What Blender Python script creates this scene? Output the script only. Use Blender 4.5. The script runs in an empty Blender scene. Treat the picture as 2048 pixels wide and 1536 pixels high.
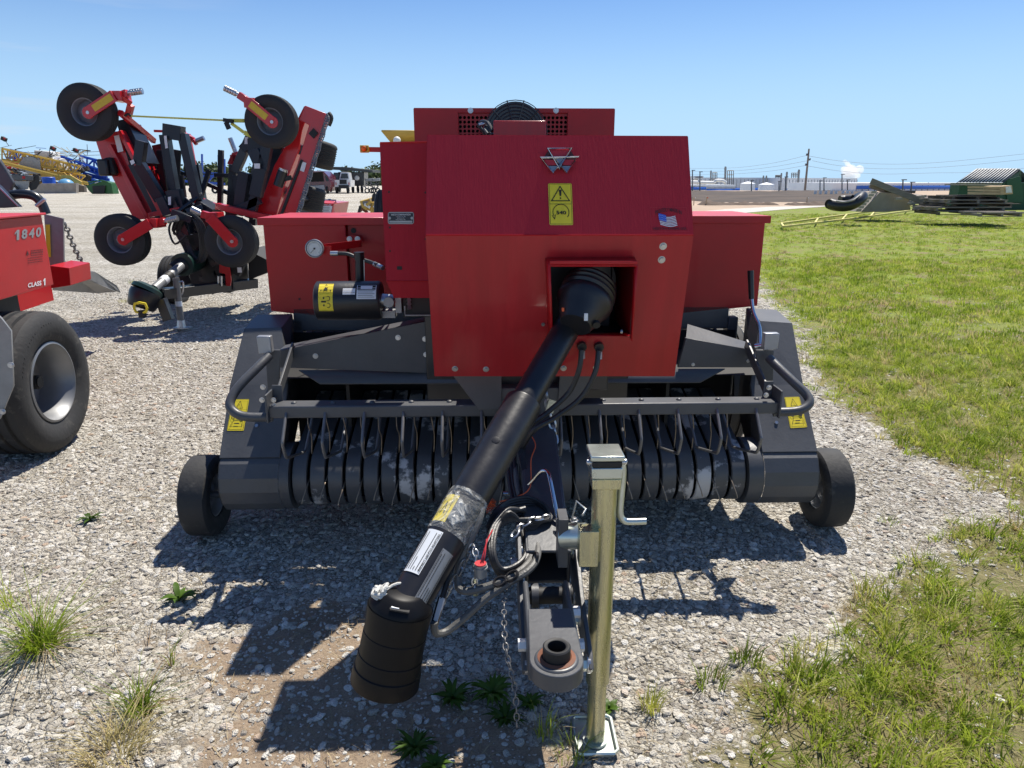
import bpy, bmesh, math, random
from mathutils import Vector, Matrix, noise
R = math.radians
sc = bpy.context.scene
rnd = random.Random(7)

# ------------------------------------------------------------------ camera, sky, sun, exposure
CAM_F, CAM_H, HORIZON = 1422.0, 1.6, 362.0
PITCH = math.atan((768 - HORIZON) / CAM_F)
cam = bpy.data.cameras.new('camera'); camo = bpy.data.objects.new('camera', cam)
sc.collection.objects.link(camo); sc.camera = camo
cam.sensor_width = 36; cam.lens = 36 * CAM_F / 2048
cam.clip_start = 0.05; cam.clip_end = 6000
camo.location = (0, 0, CAM_H); camo.rotation_euler = (math.pi / 2 - PITCH, 0, 0)

SUN_AZ, SUN_EL = 29.5, 61.5          # clockwise from +Y, above the horizon
world = bpy.data.worlds.new('World'); sc.world = world; world.use_nodes = True
wn = world.node_tree; wn.nodes.clear()
wo = wn.nodes.new('ShaderNodeOutputWorld'); wb = wn.nodes.new('ShaderNodeBackground')
sky = wn.nodes.new('ShaderNodeTexSky'); sky.sky_type = 'NISHITA'; sky.sun_disc = False
sky.sun_elevation = R(SUN_EL); sky.sun_rotation = R(SUN_AZ)
sky.altitude = 300; sky.air_density = 1.0; sky.dust_density = 0.0; sky.ozone_density = 5.0
wb.inputs['Strength'].default_value = 0.075
# thin wisps of cloud low on the left
tc = wn.nodes.new('ShaderNodeTexCoord'); mp = wn.nodes.new('ShaderNodeMapping')
mp.inputs['Scale'].default_value = (2.2, 2.2, 26)
nz = wn.nodes.new('ShaderNodeTexNoise'); nz.inputs['Scale'].default_value = 1.6; nz.inputs['Detail'].default_value = 7
rp = wn.nodes.new('ShaderNodeValToRGB'); rp.color_ramp.elements[0].position = .56; rp.color_ramp.elements[1].position = .82
sp = wn.nodes.new('ShaderNodeSeparateXYZ'); mr = wn.nodes.new('ShaderNodeMapRange')
mr.inputs['From Min'].default_value = -.30; mr.inputs['From Max'].default_value = -.62
ml = wn.nodes.new('ShaderNodeMath'); ml.operation = 'MULTIPLY'
m2 = wn.nodes.new('ShaderNodeMath'); m2.operation = 'MULTIPLY'; m2.inputs[1].default_value = .8
mx = wn.nodes.new('ShaderNodeMixRGB'); mx.inputs['Color2'].default_value = (7.2, 7.6, 8.2, 1)
L = wn.links.new
hz = wn.nodes.new('ShaderNodeMapRange'); hz.inputs['From Min'].default_value = .26; hz.inputs['From Max'].default_value = 0.0; hz.interpolation_type = 'SMOOTHSTEP'
sp0 = wn.nodes.new('ShaderNodeSeparateXYZ'); hm = wn.nodes.new('ShaderNodeMixRGB'); hm.inputs['Color2'].default_value = (4.9, 7.35, 9.8, 1)
L(tc.outputs['Generated'], sp0.inputs['Vector']); L(sp0.outputs['Z'], hz.inputs['Value']); L(hz.outputs['Result'], hm.inputs['Fac']); tn = wn.nodes.new('ShaderNodeMixRGB'); tn.blend_type = 'MULTIPLY'; tn.inputs['Fac'].default_value = 1; tn.inputs['Color2'].default_value = (.90, 1.04, 1.22, 1); L(sky.outputs['Color'], tn.inputs['Color1']); L(tn.outputs['Color'], hm.inputs['Color1'])
L(tc.outputs['Generated'], mp.inputs['Vector']); L(mp.outputs['Vector'], nz.inputs['Vector'])
L(nz.outputs['Fac'], rp.inputs['Fac']); L(tc.outputs['Generated'], sp.inputs['Vector'])
L(sp.outputs['X'], mr.inputs['Value']); L(rp.outputs['Color'], ml.inputs[0]); L(mr.outputs['Result'], ml.inputs[1])
L(ml.outputs[0], m2.inputs[0]); L(m2.outputs[0], mx.inputs['Fac'])
L(hm.outputs['Color'], mx.inputs['Color1']); L(mx.outputs['Color'], wb.inputs['Color']); L(wb.outputs[0], wo.inputs[0])
sl = bpy.data.lights.new('sun', 'SUN'); slo = bpy.data.objects.new('sun', sl); sc.collection.objects.link(slo)
sl.energy = 5.0; sl.angle = R(.5); sl.color = (1, .94, .84)
sd = Vector((math.sin(R(SUN_AZ)) * math.cos(R(SUN_EL)), math.cos(R(SUN_AZ)) * math.cos(R(SUN_EL)), math.sin(R(SUN_EL))))
slo.rotation_euler = sd.to_track_quat('Z', 'Y').to_euler(); slo.location = sd * 60
sc.view_settings.view_transform = 'Standard'; sc.view_settings.look = 'None'
sc.cycles.volume_bounces = 4
sc.view_settings.exposure = 0.47; sc.view_settings.gamma = 1

# ------------------------------------------------------------------ survey helper: a sight line met with a plane of known depth
CP, SP = math.cos(PITCH), math.sin(PITCH)
def sight(px, py):
    x = (px - 1024) / CAM_F; y = -(py - 768) / CAM_F
    return Vector((x, CP + y * SP, -SP + y * CP))
class Frame:
    def __init__(s, x, y, z=0, yaw=0):
        s.m = Matrix.Translation((x, y, z)) @ Matrix.Rotation(R(yaw), 4, 'Z'); s.i = s.m.inverted()
        s.loc = (x, y, z); s.yaw = R(yaw)
        s.c = s.i @ Vector((0, 0, CAM_H)); s.r3 = s.i.to_3x3()
    def hit(s, px, py, p0, n):
        r = s.r3 @ sight(px, py); n = Vector(n); t = (Vector(p0) - s.c).dot(n) / r.dot(n)
        return s.c + r * t
    def P(s, px, py, yl): return s.hit(px, py, (0, yl, 0), (0, 1, 0))
    def X(s, px, py, xl): return s.hit(px, py, (xl, 0, 0), (1, 0, 0))
    def G(s, px, py, z=0): return s.hit(px, py, (0, 0, z), (0, 0, 1))
W = Frame(0, 0)
V = Vector

# ------------------------------------------------------------------ materials
MATS = {}
def mat(name, col, rough=.5, metal=0, var=.12, vscale=6, bump=0, bscale=40, coat=0, col2=None, thr=(.45, .62), stretch=None, trans=0, emit=0, spec=None):
    if name in MATS: return MATS[name]
    m = bpy.data.materials.new(name); m.use_nodes = True; n = m.node_tree; b = n.nodes['Principled BSDF']
    b.inputs['Roughness'].default_value = rough; b.inputs['Metallic'].default_value = metal
    b.inputs['Coat Weight'].default_value = coat; b.inputs['Coat Roughness'].default_value = .12
    if spec is not None: b.inputs['Specular IOR Level'].default_value = spec
    t = n.nodes.new('ShaderNodeTexCoord'); mpp = n.nodes.new('ShaderNodeMapping')
    if stretch: mpp.inputs['Scale'].default_value = stretch
    n.links.new(t.outputs['Object'], mpp.inputs['Vector'])
    z = n.nodes.new('ShaderNodeTexNoise'); z.inputs['Scale'].default_value = vscale; z.inputs['Detail'].default_value = 6; z.inputs['Roughness'].default_value = .65
    n.links.new(mpp.outputs['Vector'], z.inputs['Vector'])
    cr = n.nodes.new('ShaderNodeValToRGB'); e = cr.color_ramp.elements
    if col2 is None:
        e[0].position = .3; e[1].position = .7
        e[0].color = tuple(c * (1 - var) for c in col) + (1,); e[1].color = tuple(min(1, c * (1 + var)) for c in col) + (1,)
    else:
        e[0].position, e[1].position = thr; e[0].color = tuple(col) + (1,); e[1].color = tuple(col2) + (1,)
    n.links.new(z.outputs['Fac'], cr.inputs['Fac']); n.links.new(cr.outputs['Color'], b.inputs['Base Color'])
    rr = n.nodes.new('ShaderNodeMapRange'); rr.inputs['To Min'].default_value = max(.03, rough - .09); rr.inputs['To Max'].default_value = min(1, rough + .12)
    n.links.new(z.outputs['Fac'], rr.inputs['Value']); n.links.new(rr.outputs['Result'], b.inputs['Roughness'])
    if bump:
        z2 = n.nodes.new('ShaderNodeTexNoise'); z2.inputs['Scale'].default_value = bscale; z2.inputs['Detail'].default_value = 4
        n.links.new(mpp.outputs['Vector'], z2.inputs['Vector'])
        bp = n.nodes.new('ShaderNodeBump'); bp.inputs['Strength'].default_value = bump; bp.inputs['Distance'].default_value = .01
        n.links.new(z2.outputs['Fac'], bp.inputs['Height']); n.links.new(bp.outputs['Normal'], b.inputs['Normal'])
    if trans: b.inputs['Transmission Weight'].default_value = trans
    if emit: b.inputs['Emission Color'].default_value = tuple(col) + (1,); b.inputs['Emission Strength'].default_value = emit
    MATS[name] = m; return m
RED = mat('red_paint', (.42, .007, .012), .40, 0, .14, 2.5, bump=.20, bscale=4, coat=.22, spec=.25)
REDS = mat('red_paint_sheet', (.39, .009, .016), .45, 0, .12, 3, bump=.22, bscale=3.5, coat=.35, stretch=(6, 1, .5), spec=.35)
REDU = mat('red_paint_sky_tint', (.42, .024, .040), .8, 0, .05, 5, bump=.10, bscale=30, stretch=(6, 1, .5), spec=.2)  # pinker base colour carries the sky reflection on cover slope and tall side cover
REDF = mat('red_paint_pale', (.50, .03, .04), .42, 0, .14, 5)  # paler red, used on lid tops, deck top and small red details
DG = mat('dark_grey_paint', (.074, .077, .084), .42, 0, .18, 4, bump=.08, bscale=70)
NAVY = mat('black_paint', (.016, .018, .024), .32, 0, .2, 5, coat=.2)
BLACK = mat('black_matt', (.012, .012, .013), .6)
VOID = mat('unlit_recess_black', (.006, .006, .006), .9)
PLAST = mat('black_plastic', (.013, .013, .016), .34, 0, .3, 8, bump=.06, bscale=50)
RUB = mat('tyre_rubber', (.022, .022, .023), .72, 0, .2, 9, bump=.15, bscale=60)
RUBD = mat('dusty_tyre_rubber', (.026, .026, .027), .75, 0, bump=.25, bscale=40, vscale=11, col2=(.10, .095, .085), thr=(.56, .74))
HOSE = mat('hose_rubber', (.026, .026, .028), .42, bump=.1, bscale=120)
HOSEG = mat('dusty_grey_hose', (.12, .118, .112), .5, bump=.2, bscale=150)
STEEL = mat('galvanised_steel', (.5, .51, .53), .32, .9, .15, 14)
SILV = mat('silver_paint', (.33, .34, .36), .38, .5, .12, 8)
ALU = mat('grey_galvanised_sheet', (.28, .285, .29), .5, .45, .2, 4, bump=.06)
ZINC = mat('yellow_zinc_plate', (.42, .42, .30), .26, .85, 0, 5, col2=(.60, .57, .33), thr=(.35, .65), stretch=(9, 9, 1.2), bump=.06, bscale=30)
ZINCW = mat('white_zinc_plate', (.55, .6, .56), .28, .85, .12, 9)
WORN_LIT = mat('band_paint_worn_sunlit', (.085, .088, .095), .46, .1, 0, 4.2, col2=(.55, .54, .54), thr=(.55, .60), bump=.06, bscale=60)  # bare worn patches, colour brightened to stand for sunlit shine as well
GUN = mat('gun_grey_tine', (.17, .17, .175), .42, .4, .1, 20)
TINE = mat('tine_wire', (.30, .24, .18), .45, .6, .3, 30)
WHITE = mat('white_label', (.72, .74, .76), .45, 0, .05)
YEL = mat('yellow_label', (.78, .62, .03), .45, 0, .05, 8)
REFL = mat('amber_reflector', (.62, .42, .02), .35, 0, .08, 40)
INK = mat('label_ink', (.02, .018, .012), .6)
INKG = mat('worn_dark_lettering', (.055, .012, .016), .6)
PLATE = mat('blue_black_plate', (.015, .02, .035), .35)
CHROME = mat('chrome', (.62, .64, .66), .12, 1, .05)
GLASSY = mat('dial_face', (.62, .64, .62), .25)
TWINE = mat('orange_twine', (.75, .13, .04), .8)
ROPE = mat('white_rope', (.55, .54, .5), .9, bump=.3, bscale=200)
ORANGE = mat('orange_lens', (.95, .17, .01), .2, 0, .1, 60)
BLUEF = mat('flag_blue', (.02, .10, .55), .45)
RUST = mat('rust', (.16, .06, .03), .7, 0, .3, 20)
POLY_BOLT = mat('bright_zinc_bolt', (.75, .76, .76), .3, .3, .05)
FILM = None
def film():
    m = bpy.data.materials.new('clear_wrap_film'); m.use_nodes = True; n = m.node_tree; b = n.nodes['Principled BSDF']
    b.inputs['Base Color'].default_value = (.9, .9, .86, 1); b.inputs['Roughness'].default_value = .15
    z = n.nodes.new('ShaderNodeTexNoise'); z.inputs['Scale'].default_value = 14; z.inputs['Detail'].default_value = 5; z.inputs['Distortion'].default_value = 2.5
    t = n.nodes.new('ShaderNodeTexCoord'); n.links.new(t.outputs['Object'], z.inputs['Vector'])
    bp = n.nodes.new('ShaderNodeBump'); bp.inputs['Strength'].default_value = 1; bp.inputs['Distance'].default_value = .03
    n.links.new(z.outputs['Fac'], bp.inputs['Height']); n.links.new(bp.outputs['Normal'], b.inputs['Normal'])
    cr = n.nodes.new('ShaderNodeValToRGB'); e = cr.color_ramp.elements; e[0].position = .5; e[1].position = .72
    e[0].color = (.12, .12, .12, 1); e[1].color = (.6, .6, .6, 1)
    n.links.new(z.outputs['Fac'], cr.inputs['Fac']); n.links.new(cr.outputs['Color'], b.inputs['Alpha'])
    return m
FILM = film()

# ------------------------------------------------------------------ mesh builder
def tagp(o, label=None, cat=None, group=None, kind=None):
    if label: o['label'] = label
    if cat: o['category'] = cat
    if group: o['group'] = group
    if kind: o['kind'] = kind
    return o
def thing(name, label, cat, fr, group=None):
    o = bpy.data.objects.new(name, None); sc.collection.objects.link(o)
    o.location = fr.loc; o.rotation_euler = (0, 0, fr.yaw); o.empty_display_size = .2
    return tagp(o, label, cat, group)
def orient(d, up=None):
    d = V(d).normalized(); u = V(up) if up is not None else (V((0, 0, 1)) if abs(d.z) < .95 else V((0, 1, 0)))
    x = d.cross(u)
    if x.length < 1e-5: x = d.cross(V((1, 0, .1)))
    x.normalize(); return x, x.cross(d).normalized()
class MB:
    def __init__(s): s.v = []; s.f = []; s.mi = []; s.mats = []; s.cur = 0
    def m(s, mt):
        if mt not in s.mats: s.mats.append(mt)
        s.cur = s.mats.index(mt); return s
    def add(s, pts): i = len(s.v); s.v += [V(p) for p in pts]; return i
    def fc(s, ids): s.f.append(ids); s.mi.append(s.cur)
    def face(s, pts): i = s.add(pts); s.fc(list(range(i, i + len(pts)))); return s
    def box(s, c, size, rot=None):
        c = V(c); h = V(size) * .5; M = rot.to_matrix() if rot is not None and hasattr(rot, 'to_matrix') else (rot or Matrix.Identity(3))
        i = s.add([c + M @ V((x * h.x, y * h.y, z * h.z)) for x in (-1, 1) for y in (-1, 1) for z in (-1, 1)])
        for q in ((0, 1, 3, 2), (4, 6, 7, 5), (0, 4, 5, 1), (2, 3, 7, 6), (0, 2, 6, 4), (1, 5, 7, 3)): s.fc([i + k for k in q])
        return s
    def bx(s, a, b): a = V(a); b = V(b); return s.box((a + b) / 2, [abs(x) for x in (b - a)])
    def beam(s, p0, p1, w, h, up=None, w1=None, h1=None):
        p0 = V(p0); p1 = V(p1); x, y = orient(p1 - p0, up); w1 = w1 or w; h1 = h1 or h
        i = s.add([p0 + x * a * w / 2 + y * b * h / 2 for a, b in ((-1, -1), (1, -1), (1, 1), (-1, 1))] + [p1 + x * a * w1 / 2 + y * b * h1 / 2 for a, b in ((-1, -1), (1, -1), (1, 1), (-1, 1))])
        for k in range(4): s.fc([i + k, i + (k + 1) % 4, i + 4 + (k + 1) % 4, i + 4 + k])
        s.fc([i + 3, i + 2, i + 1, i]); s.fc([i + 4, i + 5, i + 6, i + 7]); return s
    def ring(s, c, x, y, r, seg): return s.add([V(c) + x * math.cos(2 * math.pi * k / seg) * r + y * math.sin(2 * math.pi * k / seg) * r for k in range(seg)])
    def lathe(s, p0, axis, prof, seg=24, capa=True, capb=True, closed=False):
        a = V(axis).normalized(); x, y = orient(a); p0 = V(p0); rs = []
        for h, r in prof: rs.append(s.ring(p0 + a * h, x, y, max(r, 1e-4), seg))
        pr = list(zip(rs[:-1], rs[1:]))
        if closed: pr.append((rs[-1], rs[0]))
        for A, B in pr:
            for k in range(seg): s.fc([A + k, A + (k + 1) % seg, B + (k + 1) % seg, B + k])
        if not closed:
            if capa: s.fc([rs[0] + k for k in range(seg)][::-1])
            if capb: s.fc([rs[-1] + k for k in range(seg)])
        return s
    def cyl(s, p0, p1, r0, r1=None, seg=16, caps=True):
        p0 = V(p0); p1 = V(p1); return s.lathe(p0, p1 - p0, [(0, r0), ((p1 - p0).length, r0 if r1 is None else r1)], seg, caps, caps)
    def tube(s, pts, r, seg=8, sub=4, closed=False, smooth=True):
        pts = [V(p) for p in pts]
        if smooth and len(pts) > 2:
            q = []; n = len(pts); rng = range(n if closed else n - 1)
            for i in rng:
                g = (lambda k: pts[k % n]) if closed else (lambda k: pts[max(0, min(n - 1, k))])
                a, b, c, d = g(i - 1), g(i), g(i + 1), g(i + 2)
                for k in range(sub):
                    t = k / sub; q.append(.5 * (2 * b + (c - a) * t + (2 * a - 5 * b + 4 * c - d) * t * t + (3 * b - a - 3 * c + d) * t ** 3))
            if not closed: q.append(pts[-1])
            pts = q
        rs = []; n = len(pts); px = None
        for i, p in enumerate(pts):
            d = (pts[(i + 1) % n] if closed else pts[min(i + 1, n - 1)]) - (pts[i - 1] if closed else pts[max(i - 1, 0)])
            if d.length < 1e-7: d = V((0, 0, 1))
            d.normalize()
            if px is None: x, y = orient(d)
            else:
                x = px - d * px.dot(d)
                if x.length < 1e-5: x, y = orient(d)
                x.normalize(); y = x.cross(d)
            px = x; rr = r(i / max(1, n - 1)) if callable(r) else r
            rs.append(s.ring(p, x, y, rr, seg))
        for A, B in zip(rs[:-1], rs[1:]):
            for k in range(seg): s.fc([A + k, A + (k + 1) % seg, B + (k + 1) % seg, B + k])
        if closed:
            A, B = rs[-1], rs[0]; a0 = s.v[A]; off = min(range(seg), key=lambda k: (s.v[B + k] - a0).length)
            for k in range(seg): s.fc([A + k, A + (k + 1) % seg, B + (k + 1 + off) % seg, B + (k + off) % seg])
        else:
            s.fc([rs[0] + k for k in range(seg)][::-1]); s.fc([rs[-1] + k for k in range(seg)])
        return s
    def prism(s, pts, vec):
        pts = [V(p) for p in pts]; vec = V(vec); n = len(pts); i = s.add(pts + [p + vec for p in pts])
        s.fc(list(range(i, i + n))); s.fc(list(range(i + n, i + 2 * n))[::-1])
        for k in range(n): s.fc([i + k, i + n + k, i + n + (k + 1) % n, i + (k + 1) % n])
        return s
    def ball(s, c, r, seg=12, sq=(1, 1, 1)):
        c = V(c); n = seg // 2; rs = []
        for j in range(1, n):
            a = math.pi * j / n
            rs.append(s.add([c + V((math.sin(a) * math.cos(2 * math.pi * k / seg) * r * sq[0], math.sin(a) * math.sin(2 * math.pi * k / seg) * r * sq[1], math.cos(a) * r * sq[2])) for k in range(seg)]))
        t = s.add([c + V((0, 0, r * sq[2]))]); b = s.add([c - V((0, 0, r * sq[2]))])
        for k in range(seg): s.fc([t, rs[0] + k, rs[0] + (k + 1) % seg]); s.fc([b, rs[-1] + (k + 1) % seg, rs[-1] + k])
        for A, B in zip(rs[:-1], rs[1:]):
            for k in range(seg): s.fc([A + k, B + k, B + (k + 1) % seg, A + (k + 1) % seg])
        return s
    def bolt(s, p, n, r=.011, washer=True):
        p = V(p); n = V(n).normalized()
        if washer: s.cyl(p, p + n * r * .25, r * 1.35, seg=14)
        s.cyl(p + n * r * .2, p + n * r * .95, r, r * .93, seg=6); return s
    def chain(s, pts, link=.03, wire=.004):
        pts = [V(p) for p in pts]; q = []; n = len(pts)
        for i in range(n - 1):
            a, b, c, d = pts[max(0, i - 1)], pts[i], pts[i + 1], pts[min(n - 1, i + 2)]
            for k in range(12):
                t = k / 12; q.append(.5 * (2 * b + (c - a) * t + (2 * a - 5 * b + 4 * c - d) * t * t + (3 * b - a - 3 * c + d) * t ** 3))
        q.append(pts[-1]); acc = 0; last = q[0]; stops = [q[0]]
        for p in q[1:]:
            acc += (p - last).length; last = p
            if acc >= link * .72: stops.append(p.copy()); acc = 0
        for i in range(len(stops) - 1):
            a, b = stops[i], stops[i + 1]; d = (b - a).normalized(); x, y = orient(d)
            side = x if i % 2 else y; c = (a + b) / 2; hl = link * .5; hw = link * .27
            s.tube([c + d * hl * .55 + side * hw, c + d * hl, c + d * hl * .55 - side * hw, c - d * hl * .55 - side * hw, c - d * hl, c - d * hl * .55 + side * hw], wire, 5, 2, closed=True)
        return s
    def build(s, name, mt=None, parent=None, bevel=0, solid=0, ang=38, flat=False):
        me = bpy.data.meshes.new(name); me.from_pydata([tuple(p) for p in s.v], [], s.f)
        if mt is not None and not s.mats: me.materials.append(mt)
        else:
            for m_ in s.mats: me.materials.append(m_)
            me.polygons.foreach_set('material_index', s.mi)
        bm = bmesh.new(); bm.from_mesh(me); bmesh.ops.recalc_face_normals(bm, faces=bm.faces); bm.to_mesh(me); bm.free()
        if not flat:
            me.polygons.foreach_set('use_smooth', [True] * len(me.polygons)); me.set_sharp_from_angle(angle=R(ang))
        me.update(); o = bpy.data.objects.new(name, me); sc.collection.objects.link(o)
        if parent: o.parent = parent
        if solid:
            q = o.modifiers.new('thickness', 'SOLIDIFY'); q.thickness = solid; q.offset = 0
        if bevel:
            q = o.modifiers.new('edge', 'BEVEL'); q.width = bevel; q.segments = 2; q.limit_method = 'ANGLE'; q.angle_limit = R(40)
        return o
_tc = {}
def text_polys(txt, bold=0):
    k = (txt, bold)
    if k in _tc: return _tc[k]
    c = bpy.data.curves.new('t', 'FONT'); c.body = txt; c.size = 1; c.resolution_u = 3; c.offset = bold; c.fill_mode = 'BOTH'
    o = bpy.data.objects.new('t', c); me = bpy.data.meshes.new_from_object(o)
    vs = [(p.co.x, p.co.y) for p in me.vertices]; fs = [list(p.vertices) for p in me.polygons]
    bpy.data.objects.remove(o); bpy.data.curves.remove(c); bpy.data.meshes.remove(me)
    x0 = min(v[0] for v in vs); x1 = max(v[0] for v in vs); y0 = min(v[1] for v in vs); y1 = max(v[1] for v in vs)
    _tc[k] = ([((x - x0) / (x1 - x0), (y - y0) / (y1 - y0)) for x, y in vs], fs); return _tc[k]
class Decal:
    """four corners on a surface: bottom-left, bottom-right, top-right, top-left as one reads it; s, t run 0..1"""
    def __init__(d, bl, br, tr, tl, off=.002, toward=None):
        d.c = [V(p) for p in (bl, br, tr, tl)]; n = (d.c[1] - d.c[0]).cross(d.c[3] - d.c[0]).normalized()
        if toward is not None and n.dot(V(toward)) < 0: n = -n
        d.n = n; d.off = off; d.mb = MB()
    def at(d, s, t, k=1):
        a, b, c, e = d.c
        return a * (1 - s) * (1 - t) + b * s * (1 - t) + c * s * t + e * (1 - s) * t + d.n * d.off * k
    def poly(d, mt, pts, k=1): d.mb.m(mt); d.mb.face([d.at(s, t, k) for s, t in pts]); return d
    def rect(d, mt, s0, t0, s1, t1, k=1): return d.poly(mt, [(s0, t0), (s1, t0), (s1, t1), (s0, t1)], k)
    def sheet(d, mt, rad=.08, k=1):
        w = (d.c[1] - d.c[0]).length; h = (d.c[3] - d.c[0]).length; ra = rad; rb = rad * w / h; pts = []
        for cx, cy, a0 in ((1 - ra, 1 - rb, 0), (ra, 1 - rb, 90), (ra, rb, 180), (1 - ra, rb, 270)):
            for q in range(5): a = R(a0 + q * 22.5); pts.append((cx + ra * math.cos(a), cy + rb * math.sin(a)))
        return d.poly(mt, pts, k)
    def line(d, mt, pts, w, k=2, closed=False):
        W_ = (d.c[1] - d.c[0]).length; H_ = (d.c[3] - d.c[0]).length; P_ = [(x * W_, y * H_) for x, y in pts]
        seg = list(zip(P_, P_[1:] + ([P_[0]] if closed else [])))
        if not closed: seg = seg[:len(P_) - 1]
        for (x0, y0), (x1, y1) in seg:
            l = math.hypot(x1 - x0, y1 - y0) or 1; ux, uy = (x1 - x0) / l * w / 2, (y1 - y0) / l * w / 2
            q = [(x0 - ux - uy, y0 - uy + ux), (x0 - ux + uy, y0 - uy - ux), (x1 + ux + uy, y1 + uy - ux), (x1 + ux - uy, y1 + uy + ux)]
            d.poly(mt, [(x / W_, y / H_) for x, y in q], k)
        return d
    def text(d, mt, txt, s0, t0, s1, t1, k=2, bold=.01, warp=None, rot=False):
        vs, fs = text_polys(txt, bold); d.mb.m(mt)
        def pos(x, y):
            if rot: s, t = s0 + (1 - y) * (s1 - s0), t0 + x * (t1 - t0)
            else: s, t = s0 + x * (s1 - s0), t0 + y * (t1 - t0)
            if warp: t += warp(x)
            return d.at(s, t, k)
        i = d.mb.add([pos(x, y) for x, y in vs])
        for f in fs: d.mb.fc([i + q for q in f])
        return d
    def build(d, name, parent): return d.mb.build(name, None, parent, flat=True)
def tyre(mb, c, axis, R0, w, rim, grooves=3, seg=48, gd=.012):
    """tyre cross-section swept round the axle"""
    h = w / 2; pr = []
    pr += [(-h * .78, rim), (-h * .95, rim + (R0 - rim) * .25), (-h, rim + (R0 - rim) * .55), (-h * .93, rim + (R0 - rim) * .82), (-h * .78, R0 * .985)]
    if grooves:
        a = -h * .70; b = h * .70; n = grooves; gw = w * .035
        for i in range(n):
            x = a + (b - a) * (i + .5) / n; cr = lambda q: R0 - .02 * R0 * (q / h) ** 2
            pr += [(x - gw, cr(x - gw)), (x - gw * .7, cr(x) - gd), (x + gw * .7, cr(x) - gd), (x + gw, cr(x + gw))]
    else:
        pr += [(-h * .4, R0 * .998), (0, R0), (h * .4, R0 * .998)]
    pr += [(h * .78, R0 * .985), (h * .93, rim + (R0 - rim) * .82), (h, rim + (R0 - rim) * .55), (h * .95, rim + (R0 - rim) * .25), (h * .78, rim)]
    mb.lathe(c, axis, pr, seg, closed=True); return mb
def rim_mesh(mb, c, axis, r, w, hub=.3, dish=.3, bolts=5, seg=36):
    h = w / 2
    mb.lathe(c, axis, [(-h * .8, r * 1.03), (-h * .78, r * .93), (-h * .3, r * .86), (h * .3, r * .86), (h * .62, r * .93), (h * .78, r * .96), (h * .82, r * 1.04), (h * .7, r * 1.06), (-h * .7, r * 1.06)], seg, closed=True)
    mb.lathe(c, axis, [(-h * dish - .004, r * .88), (-h * dish + .01, r * .6), (h * dish, r * .45), (h * dish + .008, r * .01)], seg, capa=False)
    a = V(axis).normalized(); x, y = orient(a)
    for k in range(bolts):
        q = 2 * math.pi * k / bolts; mb.cyl(V(c) + a * (h * dish) + (x * math.cos(q) + y * math.sin(q)) * r * .36, V(c) + a * (h * dish + .02) + (x * math.cos(q) + y * math.sin(q)) * r * .36, r * .06, seg=6)
    return mb

# ------------------------------------------------------------------ ground: one sheet, with gravel / grass / bare-soil regions surveyed in plan
import numpy as np
def plan(pts): return np.array([[W.G(x, y).x, W.G(x, y).y] for x, y in pts])
far_edge = [(1440, 424), (1560, 417), (1700, 411), (1800, 408), (2048, 408), (2500, 408)]
GRASS_A = plan([(1380, 432)] + far_edge + [(4000, 900), (2500, 1190), (2048, 1038), (1975, 985), (1880, 930), (1790, 872), (1700, 832), (1640, 770), (1612, 690), (1560, 620), (1500, 560), (1400, 470)])
GRASS_B = plan([(2048, 1046), (1965, 1052), (1890, 1072), (1900, 1105), (1812, 1130), (1790, 1190), (1700, 1230), (1650, 1290), (1575, 1325), (1510, 1340), (1430, 1378), (1480, 1440), (1410, 1475), (1400, 1560), (1330, 1790), (3600, 1790), (3600, 1100), (2500, 1080)])
SOIL = plan([(250, 1290), (420, 1250), (600, 1185), (760, 1200), (900, 1290), (1010, 1380), (1160, 1500), (1230, 1640), (900, 1760), (420, 1760), (300, 1500), (470, 1400), (330, 1370)])
def sdist(P, poly):
    inside = np.zeros(len(P), bool); dmin = np.full(len(P), 1e9); n = len(poly)
    for i in range(n):
        a, b = poly[i], poly[(i + 1) % n]
        c = ((a[1] > P[:, 1]) != (b[1] > P[:, 1])) & (P[:, 0] < (b[0] - a[0]) * (P[:, 1] - a[1]) / (b[1] - a[1] + 1e-12) + a[0]); inside ^= c
        ab = b - a; t = np.clip(((P - a) @ ab) / (ab @ ab), 0, 1); d = np.linalg.norm(P - a - t[:, None] * ab, axis=1); dmin = np.minimum(dmin, d)
    return np.where(inside, dmin, -dmin)
def vnoise(P, s, o=0): return np.array([noise.noise(V((x * s + o, y * s - o, o * 1.7))) for x, y in P])
def masks(P):
    dist = np.hypot(P[:, 0], P[:, 1]); wob = vnoise(P, 2.2) * .22 + vnoise(P, 7, 3) * .1
    k = np.clip(dist / 4, .5, 8)
    ga = sdist(P, GRASS_A) / (.28 * k) + wob * 2.2 / .9; gb = sdist(P, GRASS_B) / .16 + wob * 3.6
    g = np.clip(np.maximum(ga, gb) * .5 + .5, 0, 1)
    so = np.clip(sdist(P, SOIL) / .22 * .5 + .4 + wob * 3, 0, 1)
    return g, so * (1 - g)
def axis(segs):
    out = []
    for a, b, st in segs: n = max(1, int(round((b - a) / st))); out += [a + (b - a) * i / n for i in range(n)]
    return out + [segs[-1][1]]
xs = axis([(-900, -150, 75), (-150, -30, 10), (-30, -5, 1), (-5, 5.5, .1), (5.5, 12, .3), (12, 40, 1), (40, 160, 10), (160, 900, 74)])
ys = axis([(-20, .4, 2), (.4, 8, .1), (8, 16, .25), (16, 45, 1), (45, 150, 3), (150, 1500, 90), (1500, 3500, 500)])
PX = np.array([(x, y) for y in ys for x in xs]); gm, sm_ = masks(PX)
def relief(P, so):
    near = np.clip((14 - P[:, 1]) / 8, 0, 1); return (vnoise(P, 1.3, 9) * .012 + vnoise(P, 4, 5) * .006) * near
zz = relief(PX, sm_)
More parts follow.
